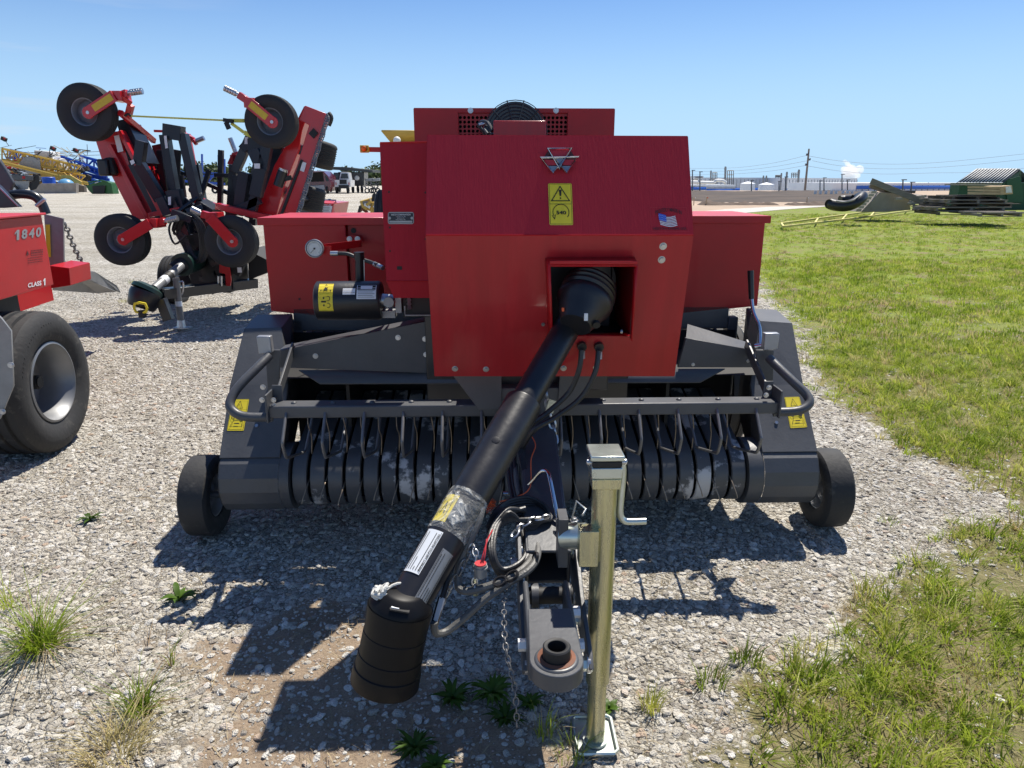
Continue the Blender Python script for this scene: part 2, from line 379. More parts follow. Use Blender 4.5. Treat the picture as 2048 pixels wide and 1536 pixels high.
st_ = np.clip((PX[:, 1] - 84) / 20, 0, 1); sx_ = np.clip((PX[:, 0] - 8) / 8, 0, 1); zz = zz - 1.6 * (st_ * st_ * (3 - 2 * st_)) * sx_
me = bpy.data.meshes.new('ground'); nx = len(xs); ny = len(ys)
me.from_pydata([(PX[i, 0], PX[i, 1], zz[i]) for i in range(len(PX))], [], [(j * nx + i, j * nx + i + 1, (j + 1) * nx + i + 1, (j + 1) * nx + i) for j in range(ny - 1) for i in range(nx - 1)])
for nm, ar in (('grass', gm), ('soil', sm_)): a = me.attributes.new(nm, 'FLOAT', 'POINT'); a.data.foreach_set('value', ar.astype(np.float32))
def ground_mat():
    m = bpy.data.materials.new('gravel_soil_and_turf'); m.use_nodes = True; n = m.node_tree; b = n.nodes['Principled BSDF']; N = n.nodes.new; K = n.links.new
    b.inputs['Roughness'].default_value = .92; b.inputs['Specular IOR Level'].default_value = .2
    t = N('ShaderNodeTexCoord'); o = t.outputs['Object']
    def nz(s, d=6, r=.6, src=o): z = N('ShaderNodeTexNoise'); z.inputs['Scale'].default_value = s; z.inputs['Detail'].default_value = d; z.inputs['Roughness'].default_value = r; K(src, z.inputs['Vector']); return z.outputs['Fac']
    def ramp(f, st):
        c = N('ShaderNodeValToRGB'); e = c.color_ramp.elements
        while len(e) < len(st): e.new(.5)
        for q, (p, col) in zip(e, st): q.position = p; q.color = tuple(col) + (1,)
        K(f, c.inputs['Fac']); return c.outputs['Color']
    def mix(f, a, c, mode='MIX'):
        x = N('ShaderNodeMixRGB'); x.blend_type = mode
        if isinstance(f, float): x.inputs['Fac'].default_value = f
        else: K(f, x.inputs['Fac'])
        for s_, q in ((1, a), (2, c)):
            if isinstance(q, tuple): x.inputs[s_].default_value = q + (1,)
            else: K(q, x.inputs[s_])
        return x.outputs['Color']
    def math_(op, a, c=None):
        x = N('ShaderNodeMath'); x.operation = op; x.use_clamp = False
        for s_, q in ((0, a), (1, c)):
            if q is None: continue
            if isinstance(q, (int, float)): x.inputs[s_].default_value = q
            else: K(q, x.inputs[s_])
        return x.outputs[0]
    def attr(nm): a = N('ShaderNodeAttribute'); a.attribute_name = nm; return a.outputs['Fac']
    # stones
    dv = N('ShaderNodeVectorMath'); dv.operation = 'ADD'; z3 = N('ShaderNodeTexNoise'); z3.inputs['Scale'].default_value = 30; K(o, z3.inputs['Vector'])
    sc3 = N('ShaderNodeVectorMath'); sc3.operation = 'SCALE'; sc3.inputs['Scale'].default_value = .018; K(z3.outputs['Color'], sc3.inputs[0]); K(o, dv.inputs[0]); K(sc3.outputs[0], dv.inputs[1])
    def vor(s, ft='F1'): v = N('ShaderNodeTexVoronoi'); v.inputs['Scale'].default_value = s; v.feature = ft; K(dv.outputs[0], v.inputs['Vector']); return v
    v1 = vor(30); v1d = vor(30, 'DISTANCE_TO_EDGE'); v2 = vor(70); v2d = vor(70, 'DISTANCE_TO_EDGE')
    sepa = N('ShaderNodeSeparateColor'); K(v1.outputs['Color'], sepa.inputs[0])
    stone = ramp(sepa.outputs[0], [(0, (.32, .29, .25)), (.3, (.52, .485, .43)), (.6, (.66, .62, .555)), (.85, (.78, .75, .69)), (1, (.44, .40, .34))])
    sep2 = N('ShaderNodeSeparateColor'); K(v2.outputs['Color'], sep2.inputs[0])
    small = ramp(sep2.outputs[0], [(0, (.28, .25, .21)), (.5, (.52, .48, .41)), (1, (.70, .66, .585))])
    gapm = ramp(v1d.outputs['Distance'], [(.02, (0, 0, 0)), (.10, (1, 1, 1))]); gap2 = ramp(v2d.outputs['Distance'], [(.03, (.38, .36, .33)), (.14, (1, 1, 1))])
    smallg = mix(1.0, small, gap2, 'MULTIPLY')
    pick = ramp(nz(9, 3), [(.42, (0, 0, 0)), (.52, (1, 1, 1))])
    grav = mix(mix(1.0, gapm, pick, 'MULTIPLY'), smallg, stone)
    mpt = N('ShaderNodeMapping'); mpt.inputs['Scale'].default_value = (.10, .9, 1); mpt.inputs['Rotation'].default_value = (0, 0, .25); K(o, mpt.inputs['Vector'])
    big = ramp(nz(.22, 5), [(.35, (.88, .86, .81)), (.65, (1.06, 1.07, 1.08))]); trk = ramp(nz(1.0, 5, .6, mpt.outputs[0]), [(.38, (.88, .87, .84)), (.56, (1.08, 1.09, 1.10))]); grav = mix(1.0, mix(1.0, grav, big, 'MULTIPLY'), trk, 'MULTIPLY')
    soilc = mix(nz(60, 5), ramp(nz(3.5, 7, .7), [(.3, (.21, .145, .095)), (.7, (.36, .265, .18))]), (.42, .33, .24)) 
    soilc = mix(ramp(nz(130, 3), [(.45, (.0, .0, .0)), (.62, (.45, .45, .45))]), soilc, (.17, .115, .075))
    col = mix(ramp(math_('ADD', attr('soil'), math_('MULTIPLY', math_('SUBTRACT', nz(14, 5), .5), .9)), [(.46, (0, 0, 0)), (.68, (.95, .95, .95))]), grav, soilc)
    # turf
    gn = mix(ramp(nz(28, 6, .75), [(.35, (0, 0, 0)), (.65, (1, 1, 1))]), ramp(nz(.9, 6, .7), [(.3, (.16, .215, .026)), (.52, (.23, .285, .042)), (.72, (.31, .315, .08))]), ramp(nz(6, 5, .7), [(.35, (.08, .12, .018)), (.65, (.22, .26, .05))]))
    straw = mix(nz(50, 4), (.30, .235, .14), (.17, .12, .075))
    bare = ramp(math_('ADD', math_('MULTIPLY', nz(1.3, 6, .65), .7), math_('MULTIPLY', nz(5, 5, .7), .35)), [(.535, (0, 0, 0)), (.62, (1, 1, 1))])
    sy = N('ShaderNodeSeparateXYZ'); K(o, sy.inputs[0]); yr = N('ShaderNodeMapRange'); yr.inputs['From Min'].default_value = 4.0; yr.inputs['From Max'].default_value = 10; yr.inputs['To Min'].default_value = .22; K(sy.outputs['Y'], yr.inputs['Value'])
    thatch = mix(ramp(nz(45, 6, .75), [(.4, (0, 0, 0)), (.6, (1, 1, 1))]), (.15, .115, .065), (.30, .255, .15)); turf = mix(bare, gn, straw); turf = mix(yr.outputs[0], thatch, turf)
    gf = ramp(math_('ADD', attr('grass'), math_('MULTIPLY', math_('SUBTRACT', nz(11, 6, .7), .5), .8)), [(.43, (0, 0, 0)), (.57, (1, 1, 1))])
    col = mix(gf, col, turf); K(col, b.inputs['Base Color'])
    hg = math_('MINIMUM', v1d.outputs['Distance'], .22); hs = math_('MINIMUM', v2d.outputs['Distance'], .2)
    soilf = math_('SUBTRACT', 1.0, math_('MINIMUM', 1.0, math_('ADD', math_('MULTIPLY', attr('soil'), 1.3), attr('grass'))))
    hh = math_('ADD', math_('MULTIPLY', math_('ADD', math_('MULTIPLY', hg, 2.2), math_('MULTIPLY', hs, 1.0)), soilf), math_('MULTIPLY', nz(70, 7, .75), .55))
    bp = N('ShaderNodeBump'); bp.inputs['Strength'].default_value = 1; bp.inputs['Distance'].default_value = .022; K(hh, bp.inputs['Height']); K(bp.outputs['Normal'], b.inputs['Normal'])
    return m
me.materials.append(ground_mat()); me.polygons.foreach_set('use_smooth', [True] * len(me.polygons))
ground = bpy.data.objects.new('ground', me); sc.collection.objects.link(ground); ground['kind'] = 'structure'

def flat_sheet(name, pts, z, mt, kind='structure'):
    b = MB(); b.m(mt); b.face([(p[0], p[1], z) for p in pts]); o = b.build(name, None); o['kind'] = kind; return o
# ---- sources for scattered ground cover live in no scene collection
def lib(name, objs):
    c = bpy.data.collections.new(name)
    for o in objs: c.objects.link(o)
    return c
def rnd_ramp(name, stops, rough=.85, bump=0, trans=0):
    m = bpy.data.materials.new(name); m.use_nodes = True; n = m.node_tree; b = n.nodes['Principled BSDF']; b.inputs['Roughness'].default_value = rough; b.inputs['Specular IOR Level'].default_value = .25
    oi = n.nodes.new('ShaderNodeObjectInfo'); c = n.nodes.new('ShaderNodeValToRGB'); e = c.color_ramp.elements
    while len(e) < len(stops): e.new(.5)
    for q, (p, col) in zip(e, stops): q.position = p; q.color = tuple(col) + (1,)
    n.links.new(oi.outputs['Random'], c.inputs['Fac'])
    t = n.nodes.new('ShaderNodeTexCoord'); z = n.nodes.new('ShaderNodeTexNoise'); z.inputs['Scale'].default_value = 3.0 if bump else 12; z.inputs['Detail'].default_value = 5
    n.links.new(t.outputs['Object'], z.inputs['Vector'])
    mm = n.nodes.new('ShaderNodeMixRGB'); mm.blend_type = 'MULTIPLY'; mm.inputs['Fac'].default_value = .55; n.links.new(c.outputs['Color'], mm.inputs[1])
    r2 = n.nodes.new('ShaderNodeValToRGB'); r2.color_ramp.elements[0].position = .3; r2.color_ramp.elements[0].color = (.68, .66, .62, 1); r2.color_ramp.elements[1].position = .65; r2.color_ramp.elements[1].color = (1.1, 1.1, 1.1, 1)
    n.links.new(z.outputs['Fac'], r2.inputs['Fac']); n.links.new(r2.outputs['Color'], mm.inputs[2]); n.links.new(mm.outputs['Color'], b.inputs['Base Color'])
    if bump:
        bp = n.nodes.new('ShaderNodeBump'); bp.inputs['Strength'].default_value = bump; bp.inputs['Distance'].default_value = .1; n.links.new(z.outputs['Fac'], bp.inputs['Height']); n.links.new(bp.outputs['Normal'], b.inputs['Normal'])
    if trans:
        tr = n.nodes.new('ShaderNodeBsdfTranslucent'); ms = n.nodes.new('ShaderNodeMixShader'); ms.inputs[0].default_value = trans
        n.links.new(mm.outputs['Color'], tr.inputs['Color']); n.links.new(b.outputs[0], ms.inputs[1]); n.links.new(tr.outputs[0], ms.inputs[2]); n.links.new(ms.outputs[0], n.nodes['Material Output'].inputs[0])
    return m
STONE = rnd_ramp('gravel_stone', [(0, (.30, .27, .235)), (.2, (.46, .425, .37)), (.5, (.58, .545, .48)), (.75, (.66, .63, .57)), (.93, (.72, .70, .66)), (.98, (.50, .39, .30))], .85, .5)
BLADE = rnd_ramp('grass_blade', [(0, (.17, .25, .022)), (.3, (.29, .385, .035)), (.6, (.42, .49, .065)), (.82, (.53, .54, .12)), (.9, (.55, .48, .22)), (1, (.50, .38, .2))], .5, 0, .5)
STRAWM = rnd_ramp('dead_straw', [(0, (.36, .27, .15)), (.5, (.45, .37, .23)), (1, (.22, .15, .08))], .8, 0, .2)
LEAF = rnd_ramp('weed_leaf', [(0, (.05, .10, .012)), (1, (.09, .17, .02))], .45, 0, .3)
def stone_obj(i):
    r = random.Random(100 + i); bm = bmesh.new(); bmesh.ops.create_icosphere(bm, subdivisions=2, radius=1)
    o = V((r.random() * 50, r.random() * 50, r.random() * 50)); sx, sy, sz = r.uniform(.8, 1.25), r.uniform(.65, 1), r.uniform(.42, .7)
    cuts = [(V((r.gauss(0, 1), r.gauss(0, 1), r.gauss(0, 1))).normalized(), r.uniform(.55, .85)) for _ in range(7)]
    for v in bm.verts:
        p = v.co * (1 + .22 * noise.noise(v.co * 1.3 + o))
        for n_, d in cuts:
            e = p.dot(n_) - d
            if e > 0: p = p - n_ * e * .85
        v.co = V((p.x * sx, p.y * sy, p.z * sz))
    me = bpy.data.meshes.new('stone'); bm.to_mesh(me); bm.free(); me.materials.append(STONE); return bpy.data.objects.new('stone', me)
def tuft_mesh(r, n, hmin, hmax, wid, spread, lean, mt, segs=3):
    vs, fs = [], []
    for _ in range(n):
        a = r.uniform(0, 6.283); rr = spread * math.sqrt(r.random()); bx_, by_ = rr * math.cos(a), rr * math.sin(a)
        d = a + r.gauss(0, .9); h = r.uniform(hmin, hmax); ln = r.uniform(.15, 1) * lean * h; wv = wid * r.uniform(.6, 1.2); tx, ty = -math.sin(d + .5), math.cos(d + .5)
        b0 = len(vs)
        for k in range(segs + 1):
            t = k / segs; x = bx_ + math.cos(d) * ln * t ** 1.7; y = by_ + math.sin(d) * ln * t ** 1.7; z = h * (t - .22 * lean * t * t); w_ = wv * (1 - t ** 1.6) * .5 + .0002
            vs += [(x - tx * w_, y - ty * w_, z), (x + tx * w_, y + ty * w_, z)]
        for k in range(segs): fs.append((b0 + 2 * k, b0 + 2 * k + 1, b0 + 2 * k + 3, b0 + 2 * k + 2))
    me = bpy.data.meshes.new('tuft'); me.from_pydata(vs, [], fs); me.materials.append(mt); me.polygons.foreach_set('use_smooth', [True] * len(fs)); return me
def scatter(name, polys_bounds, step, densf, coll, smin, smax, flat, seed, kind='stuff', label=None, power=1.6, tilt=.35):
    x0, x1, y0, y1 = polys_bounds; gx = np.arange(x0, x1 + step, step); gy = np.arange(y0, y1 + step, step); P = np.array([(x, y) for y in gy for x in gx]); d = densf(P)
    z = relief(P, None); me = bpy.data.meshes.new(name); nx = len(gx); ny = len(gy); fs = []
    for j in range(ny - 1):
        for i in range(nx - 1):
            q = (j * nx + i, j * nx + i + 1, (j + 1) * nx + i + 1, (j + 1) * nx + i)
            if max(d[k] for k in q) > 0: fs.append(q)
    me.from_pydata([(P[i, 0], P[i, 1], z[i]) for i in range(len(P))], [], fs)
    a = me.attributes.new('dens', 'FLOAT', 'POINT'); a.data.foreach_set('value', d.astype(np.float32))
    o = bpy.data.objects.new(name, me); sc.collection.objects.link(o); o['kind'] = kind
    g = bpy.data.node_groups.new(name, 'GeometryNodeTree'); g.interface.new_socket('Geometry', in_out='INPUT', socket_type='NodeSocketGeometry'); g.interface.new_socket('Geometry', in_out='OUTPUT', socket_type='NodeSocketGeometry')
    N = g.nodes.new; K = g.links.new; gi = N('NodeGroupInput'); go = N('NodeGroupOutput')
    dp = N('GeometryNodeDistributePointsOnFaces'); dp.distribute_method = 'RANDOM'; dp.inputs['Seed'].default_value = seed
    at = N('GeometryNodeInputNamedAttribute'); at.data_type = 'FLOAT'; at.inputs['Name'].default_value = 'dens'; K(at.outputs['Attribute'], dp.inputs['Density']); K(gi.outputs[0], dp.inputs['Mesh'])
    ci = N('GeometryNodeCollectionInfo'); ci.inputs['Collection'].default_value = coll; ci.inputs['Separate Children'].default_value = True; ci.inputs['Reset Children'].default_value = True
    ip = N('GeometryNodeInstanceOnPoints'); ip.inputs['Pick Instance'].default_value = True; K(dp.outputs['Points'], ip.inputs['Points']); K(ci.outputs[0], ip.inputs['Instance'])
    rv = N('FunctionNodeRandomValue'); rv.data_type = 'FLOAT_VECTOR'; rv.inputs['Seed'].default_value = seed + 1
    rv.inputs[0].default_value = (-tilt, -tilt, 0); rv.inputs[1].default_value = (tilt, tilt, 6.283); K(rv.outputs[0], ip.inputs['Rotation'])
    rs = N('FunctionNodeRandomValue'); rs.data_type = 'FLOAT'; rs.inputs['Seed'].default_value = seed + 2
    pw = N('ShaderNodeMath'); pw.operation = 'POWER'; pw.inputs[1].default_value = power; K(rs.outputs[1], pw.inputs[0])
    ma = N('ShaderNodeMapRange'); ma.inputs['To Min'].default_value = smin; ma.inputs['To Max'].default_value = smax; K(pw.outputs[0], ma.inputs['Value']); K(ma.outputs[0], ip.inputs['Scale'])
    K(ip.outputs[0], go.inputs[0]); md = o.modifiers.new('scatter', 'NODES'); md.node_group = g
    if label: o['label'] = label
    return o
stones = lib('stone_sources', [stone_obj(i) for i in range(7)])
def in_view(P, m=.35):
    half = P[:, 1] * .74 + m; return (np.abs(P[:, 0]) < half).astype(float)
def dens_stone(P):
    g, so = masks(P); dist = P[:, 1]
    k = (1 - np.clip((g - .25) / .5, 0, 1) * .93) * (1 - .42 * np.clip((so - .3) / .4, 0, 1)); far = np.where(dist < 4.2, 1750, np.where(dist < 7.5, 1400, 950))
    return far * k * in_view(P) * np.clip((12.5 - dist) / 2, 0, 1)
scatter('gravel', (-9, 9.5, 1.0, 12.5), .15, dens_stone, stones, .0046, .0195, 1, 11, label='loose pale crushed stone over the yard', power=2.0, tilt=.5)
def dens_grit(P):
    g, so = masks(P); return 3600 * (1 - np.clip((g - .3) / .5, 0, 1) * .8) * (1 - .35 * np.clip((so - .3) / .4, 0, 1)) * in_view(P) * np.clip((4.6 - P[:, 1]) / 1.2, 0, 1)
scatter('grit', (-3.6, 4.0, 1.0, 4.7), .15, dens_grit, stones, .0016, .0065, 1, 15, label='fine grit between the larger stones', power=1.3, tilt=.6)
def tl(name, k, *a): return lib(name, [bpy.data.objects.new('tuft', tuft_mesh(random.Random(50 + i + hash(name) % 7 * 0), *a)) for i in range(k)])
tuft_n = tl('tuft_near', 6, 22, .03, .10, .0048, .035, 1.25, BLADE)
tuft_f = tl('tuft_far', 4, 30, .03, .07, .008, .09, .8, BLADE, 2)
straw_c = tl('straw_bits', 4, 8, .01, .03, .0022, .05, 4.5, STRAWM, 2)
def patch(P):
    q = vnoise(P, 1.1, 20) * .55 + vnoise(P, 3.6, 31) * .5 + vnoise(P, 10, 41) * .25; return np.clip(q * 2.0 + .62, .04, 1)
def dens_near(P):
    g, so = masks(P); return 520 * np.clip((g - .42) / .3, 0, 1) * patch(P) * in_view(P) * np.clip((7.5 - P[:, 1]) / 1.5, 0, 1)
scatter('grass', (-.5, 6.5, 1.0, 7.5), .12, dens_near, tuft_n, .55, 1.35, 0, 21, label='patchy green turf beside the gravel')
def dens_mid(P):
    g, so = masks(P); return np.clip((g - .45) / .3, 0, 1) * patch(P) * in_view(P) * np.clip((P[:, 1] - 5.8) / 1.5, 0, 1) * np.where(P[:, 1] < 15, 120, 26)
scatter('lawn', (1.5, 27, 5.6, 36), .3, dens_mid, tuft_f, .7, 1.5, 0, 31, label='mown lawn stretching back to the scrap heaps')
def dens_straw(P):
    g, so = masks(P); return (25 + 160 * np.clip(so, 0, 1) + 260 * np.clip((g - .2) * 2, 0, 1)) * in_view(P) * np.clip((5.5 - P[:, 1]) / 1.5, 0, 1)
scatter('straw', (-4, 4.5, 1.0, 5.5), .15, dens_straw, straw_c, .5, 1.3, 0, 41, label='dry straw bits strewn over soil and gravel')

# ================================================================== THE RED BALER
B = Frame(.03, 2.75, 0, 1.7)
bal = thing('baler', 'large red hay baler in the centre with black drive shaft and zinc jack in front', 'baler', B)
P = B.P
def mirror_pair(f): f(-1); f(1)
# ---- front cover: sloped upper sheet, upright lower sheet with the shaft opening
tl_, tr_ = P(855, 271, -.21), P(1375, 273, -.21); ml_, mr_ = P(852, 470, -.362), P(1386, 470, -.362); bl_, br_ = P(870, 752, -.235), P(1348, 752, -.235)
nU = (tr_ - tl_).cross(ml_ - tl_).normalized(); nU = nU if nU.y < 0 else -nU
nL = (mr_ - ml_).cross(bl_ - ml_).normalized(); nL = nL if nL.y < 0 else -nL
U = lambda x, y: B.hit(x, y, tl_, nU); Lo = lambda x, y: B.hit(x, y, ml_, nL)
br_ = Lo(1348, 752)
b = MB(); back = V((0, .30, 0))
hole = [Lo(1096, 528), Lo(1270, 528), Lo(1260, 672), Lo(1100, 672)]; outer = [ml_, mr_, br_, bl_]
for k in range(4): b.face([outer[k], outer[(k + 1) % 4], hole[(k + 1) % 4], hole[k]])
cov = b.build('front_cover', REDS, bal, solid=.004, flat=True)
b = MB(); b.face([tl_, tr_, mr_, ml_]); b.face([tl_, tl_ + back, tr_ + back, tr_]); b.build('cover_slope', REDU, cov, solid=.004, flat=True)
for q in ((tl_, ml_, bl_), (tr_, mr_, br_)):
    b = MB(); bk = q[0].y + .12; b.face([q[0], q[1], V((q[1].x, bk, q[1].z)), V((q[0].x, bk, q[0].z))]); b.face([q[1], q[2], V((q[2].x, bk, q[2].z)), V((q[1].x, bk, q[1].z))])
    b.build('cover_side', REDS, cov, solid=.004, flat=True)
b = MB(); b.m(RED); b.tube([ml_ + V((0, -.002, 0)), mr_ + V((0, -.002, 0))], .003, 6, smooth=False); b.build('fold_edge', None, cov)
# hood round the opening
b = MB(); b.m(RED); hp = [Lo(1091, 516) , Lo(1268, 514), Lo(1262, 676), Lo(1098, 676)]; ho = [p + V((0, -.055, -.004)) for p in (Lo(1097, 526), Lo(1268, 526), Lo(1258, 674), Lo(1103, 674))]
for k in (0, 1, 3): b.face([hp[k], hp[(k + 1) % 4], ho[(k + 1) % 4], ho[k]])
b.face([hole[3], hole[2], hole[2] + V((0, .05, -.0)), hole[3] + V((0, .05, 0))])
hood = b.build('shaft_hood', None, bal, solid=.005)
b = MB(); b.m(RED); b.beam(ho[0] + V((0, .006, .012)), ho[1] + V((0, .006, .012)), .028, .012, up=(0, 0, 1)); b.build('hood_lip', None, hood, bevel=.002)
b = MB(); b.m(STEEL); b.bolt(Lo(1086, 648) , nL, .007); b.build('hood_bolt', None, hood)
b = MB(); b.m(STEEL); b.bolt(ho[2] + V((-.03, .03, .03)), (-1, 0, 0), .007); b.build('hood_bolt', None, hood)
# recess behind the opening
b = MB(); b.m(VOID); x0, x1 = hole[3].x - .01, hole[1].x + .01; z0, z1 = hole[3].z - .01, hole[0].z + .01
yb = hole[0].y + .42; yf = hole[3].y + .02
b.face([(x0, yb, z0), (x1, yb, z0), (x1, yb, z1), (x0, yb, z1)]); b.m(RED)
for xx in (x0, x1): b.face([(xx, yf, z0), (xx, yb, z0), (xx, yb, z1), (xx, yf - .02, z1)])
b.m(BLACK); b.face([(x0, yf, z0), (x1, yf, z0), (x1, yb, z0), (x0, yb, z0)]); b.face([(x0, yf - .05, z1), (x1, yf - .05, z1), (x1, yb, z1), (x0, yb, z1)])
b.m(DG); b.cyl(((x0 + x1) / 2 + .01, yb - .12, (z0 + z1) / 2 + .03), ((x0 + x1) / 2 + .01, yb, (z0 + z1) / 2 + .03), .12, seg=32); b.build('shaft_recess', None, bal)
# bolts, fittings on the cover
for x, y in ((910, 737), (972, 738), (1127, 736), (1192, 735)):
    b = MB(); b.m(STEEL); b.bolt(Lo(x, y), nL, .0085); b.build('cover_bolt', None, cov)
for x, y in ((1326, 492), (1323, 519)):
    b = MB(); b.m(STEEL); b.bolt(Lo(x, y), nL, .0095); b.build('cover_bolt', None, cov)
b = MB(); b.m(BLACK); b.cyl(Lo(1234, 730) - nL * .001, Lo(1234, 730) + nL * .0015, .007, seg=12); b.build('bolt_hole', None, cov)
# badge: three linked triangles
b = MB(); bo = nU * .020
def tri(pts, r, mt): b.m(mt); b.tube([U(*p) + bo for p in pts], r, 6, closed=True, smooth=False)
T1 = [(1094, 303), (1142, 303), (1118, 342)]; T2 = [(1080, 321), (1130, 321), (1106, 351)]; T3 = [(1106, 321), (1156, 320), (1133, 350)]
for T in (T1, T2, T3): tri(T, .0048, CHROME)
b.m(REDF)
for q in (((1099, 306), (1137, 306), (1128, 319), (1107, 319)), ((1088, 324), (1108, 324), (1116, 334), (1095, 335)), ((1128, 324), (1148, 324), (1140, 335), (1120, 334))): b.prism([U(*p) + nU * .010 for p in q], nU * .006)
b.m(SILV)
for q in (((1096, 337), (1116, 337), (1106, 350)), ((1122, 337), (1142, 337), (1133, 349)), ((1110, 322), (1127, 322), (1118, 333))): b.prism([U(*p) + nU * .010 for p in q], nU * .008)
b.m(INKG); b.prism([U(*p) + nU * .001 for p in ((1096, 304), (1141, 304), (1152, 322), (1133, 347), (1118, 333), (1106, 348), (1084, 322))], nU * .009)
b.build('badge', None, cov)
# 540 decal
d = Decal(U(1099, 451), U(1146, 451), U(1143, 368), U(1096, 368), .0035, (0, -1, 0))
d.sheet(WHITE, .06).sheet(YEL, .06, 1.3)
d.line(INK, [(.04, .02), (.96, .02), (.96, .98), (.04, .98)], .0012, 1.6, True).line(INK, [(.04, .5), (.96, .5)], .0014, 1.6)
d.line(INK, [(.12, .575), (.88, .575), (.5, .92)], .003, 1.8, True); d.poly(INK, [(.47, .69), (.53, .69), (.56, .84), (.44, .84)], 1.8); d.rect(INK, .47, .62, .53, .655, 1.8)
arc = [(.5 + .34 * math.cos(R(a)), .30 + .34 * .56 * math.sin(R(a))) for a in range(-35, 216, 12)]
d.line(INK, arc, .0022, 1.8).line(INK, [(.13, .22), (.22, .14), (.26, .24)], .0022, 1.8); d.text(INK, '540', .30, .245, .72, .335, 1.8, .03); d.build('speed_decal', cov)
# flag decal
d = Decal(U(1303, 464), U(1376, 464), U(1372, 416), U(1299, 416), .0035, (0, -1, 0))
d.line(REDF, [(0, 0), (1, 0), (1, 1), (0, 1)], .001, 1, True)
d.text(INKG, 'PROUDLY MADE IN', .14, .72, .86, .88, 1.4, .02, lambda x: .10 - .5 * (x - .5) ** 2); d.text(INKG, 'HESSTON, KANSAS, USA', .04, .05, .96, .17, 1.4, .02)
wv = lambda x: .05 * math.sin(x * 9)
for k in range(7):
    t0 = .24 + k * .062
    for j in range(8):
        xa, xb = .25 + j * .058, .25 + (j + 1) * .058; sk = .10
        d.poly(WHITE, [(xa + (0.24 - t0) * sk, t0 + wv(xa)), (xb + (0.24 - t0) * sk, t0 + wv(xb)), (xb + (.24 - t0) * sk, t0 + .036 + wv(xb)), (xa + (.24 - t0) * sk, t0 + .036 + wv(xa))], 1.4)
for j in range(4):
    xa, xb = .22 + j * .05, .22 + (j + 1) * .05; d.poly(BLUEF, [(xa, .42 + wv(xa)), (xb, .42 + wv(xb)), (xb, .70 + wv(xb)), (xa, .70 + wv(xa))], 1.7)
for i in range(5):
    for j in range(3): x = .245 + i * .037; y = .46 + j * .085 + wv(x); d.rect(WHITE, x - .006, y - .012, x + .006, y + .012, 2)
d.build('flag_decal', cov)

# ---- left tall side cover with its plate
b = MB(); a0, a1, a2, a3 = P(760, 286, .12), P(862, 284, .12), P(862, 562, .12), P(774, 562, .12)
a0.x = a3.x = (a0.x + a3.x) / 2; b.m(REDU)
b.face([a0, a1, a2, a3]); lo0 = a3 + V((.02, .05, -.075)); lo1 = a2 + V((0, .05, -.075)); b.face([a3, a2, lo1, lo0]); b.face([a0, a3, a3 + V((0, .45, 0)), a0 + V((0, .45, 0))]); b.face([a0, a1, a1 + V((0, .45, 0)), a0 + V((0, .45, 0))]); b.face([a3, lo0, a3 + V((0.02, .45, 0))])
sidec = b.build('side_cover', None, bal, solid=.004, flat=True)
b = MB(); b.m(RED); b.tube([a0 + V((0, -.002, 0)), a1 + V((0, -.002, 0))], .004, 6, smooth=False); b.build('cover_edge', None, sidec)
b = MB(); b.m(RED); b.tube([a3 + V((0, -.002, 0)), a2 + V((0, -.002, 0))], .003, 6, smooth=False); b.build('cover_edge', None, sidec)
for x, y in ((778, 384), (851, 385), (780, 455), (780, 502), (851, 478)): b = MB(); b.m(BLACK); q = P(x, y, .12); b.cyl(q, q + V((0, -.003, 0)), .004, seg=10); b.build('rivet_hole', None, sidec)
b = MB(); b.m(BLACK); b.beam(P(794, 536, .118), P(804, 536, .118), .003, .014, up=(0, 0, 1)); b.build('slot_hole', None, sidec)
d = Decal(P(776, 448, .12), P(828, 448, .12), P(828, 424, .12), P(776, 424, .12), .003, (0, -1, 0))
d.sheet(SILV, .08); d.poly(PLATE, [(.03, .08), (.97, .08), (.97, .92), (.03, .92)], 1.4); d.text(WHITE, 'AGCO CORPORATION', .13, .72, .87, .86, 1.8, .02); d.rect(SILV, .06, .12, .94, .28, 1.8)
d.text(WHITE, 'DULUTH, GA, USA', .32, .58, .68, .65, 1.8); d.text(WHITE, 'MADE IN USA', .36, .47, .64, .54, 1.8); d.text(WHITE, 'TYPE & SERIAL NO.', .3, .33, .68, .40, 1.8)
for s in (.07, .93): d.mb.m(SILV); d.mb.cyl(d.at(s, .5, 1), d.at(s, .5, 3), .0055, seg=12)
d.build('maker_plate', sidec)

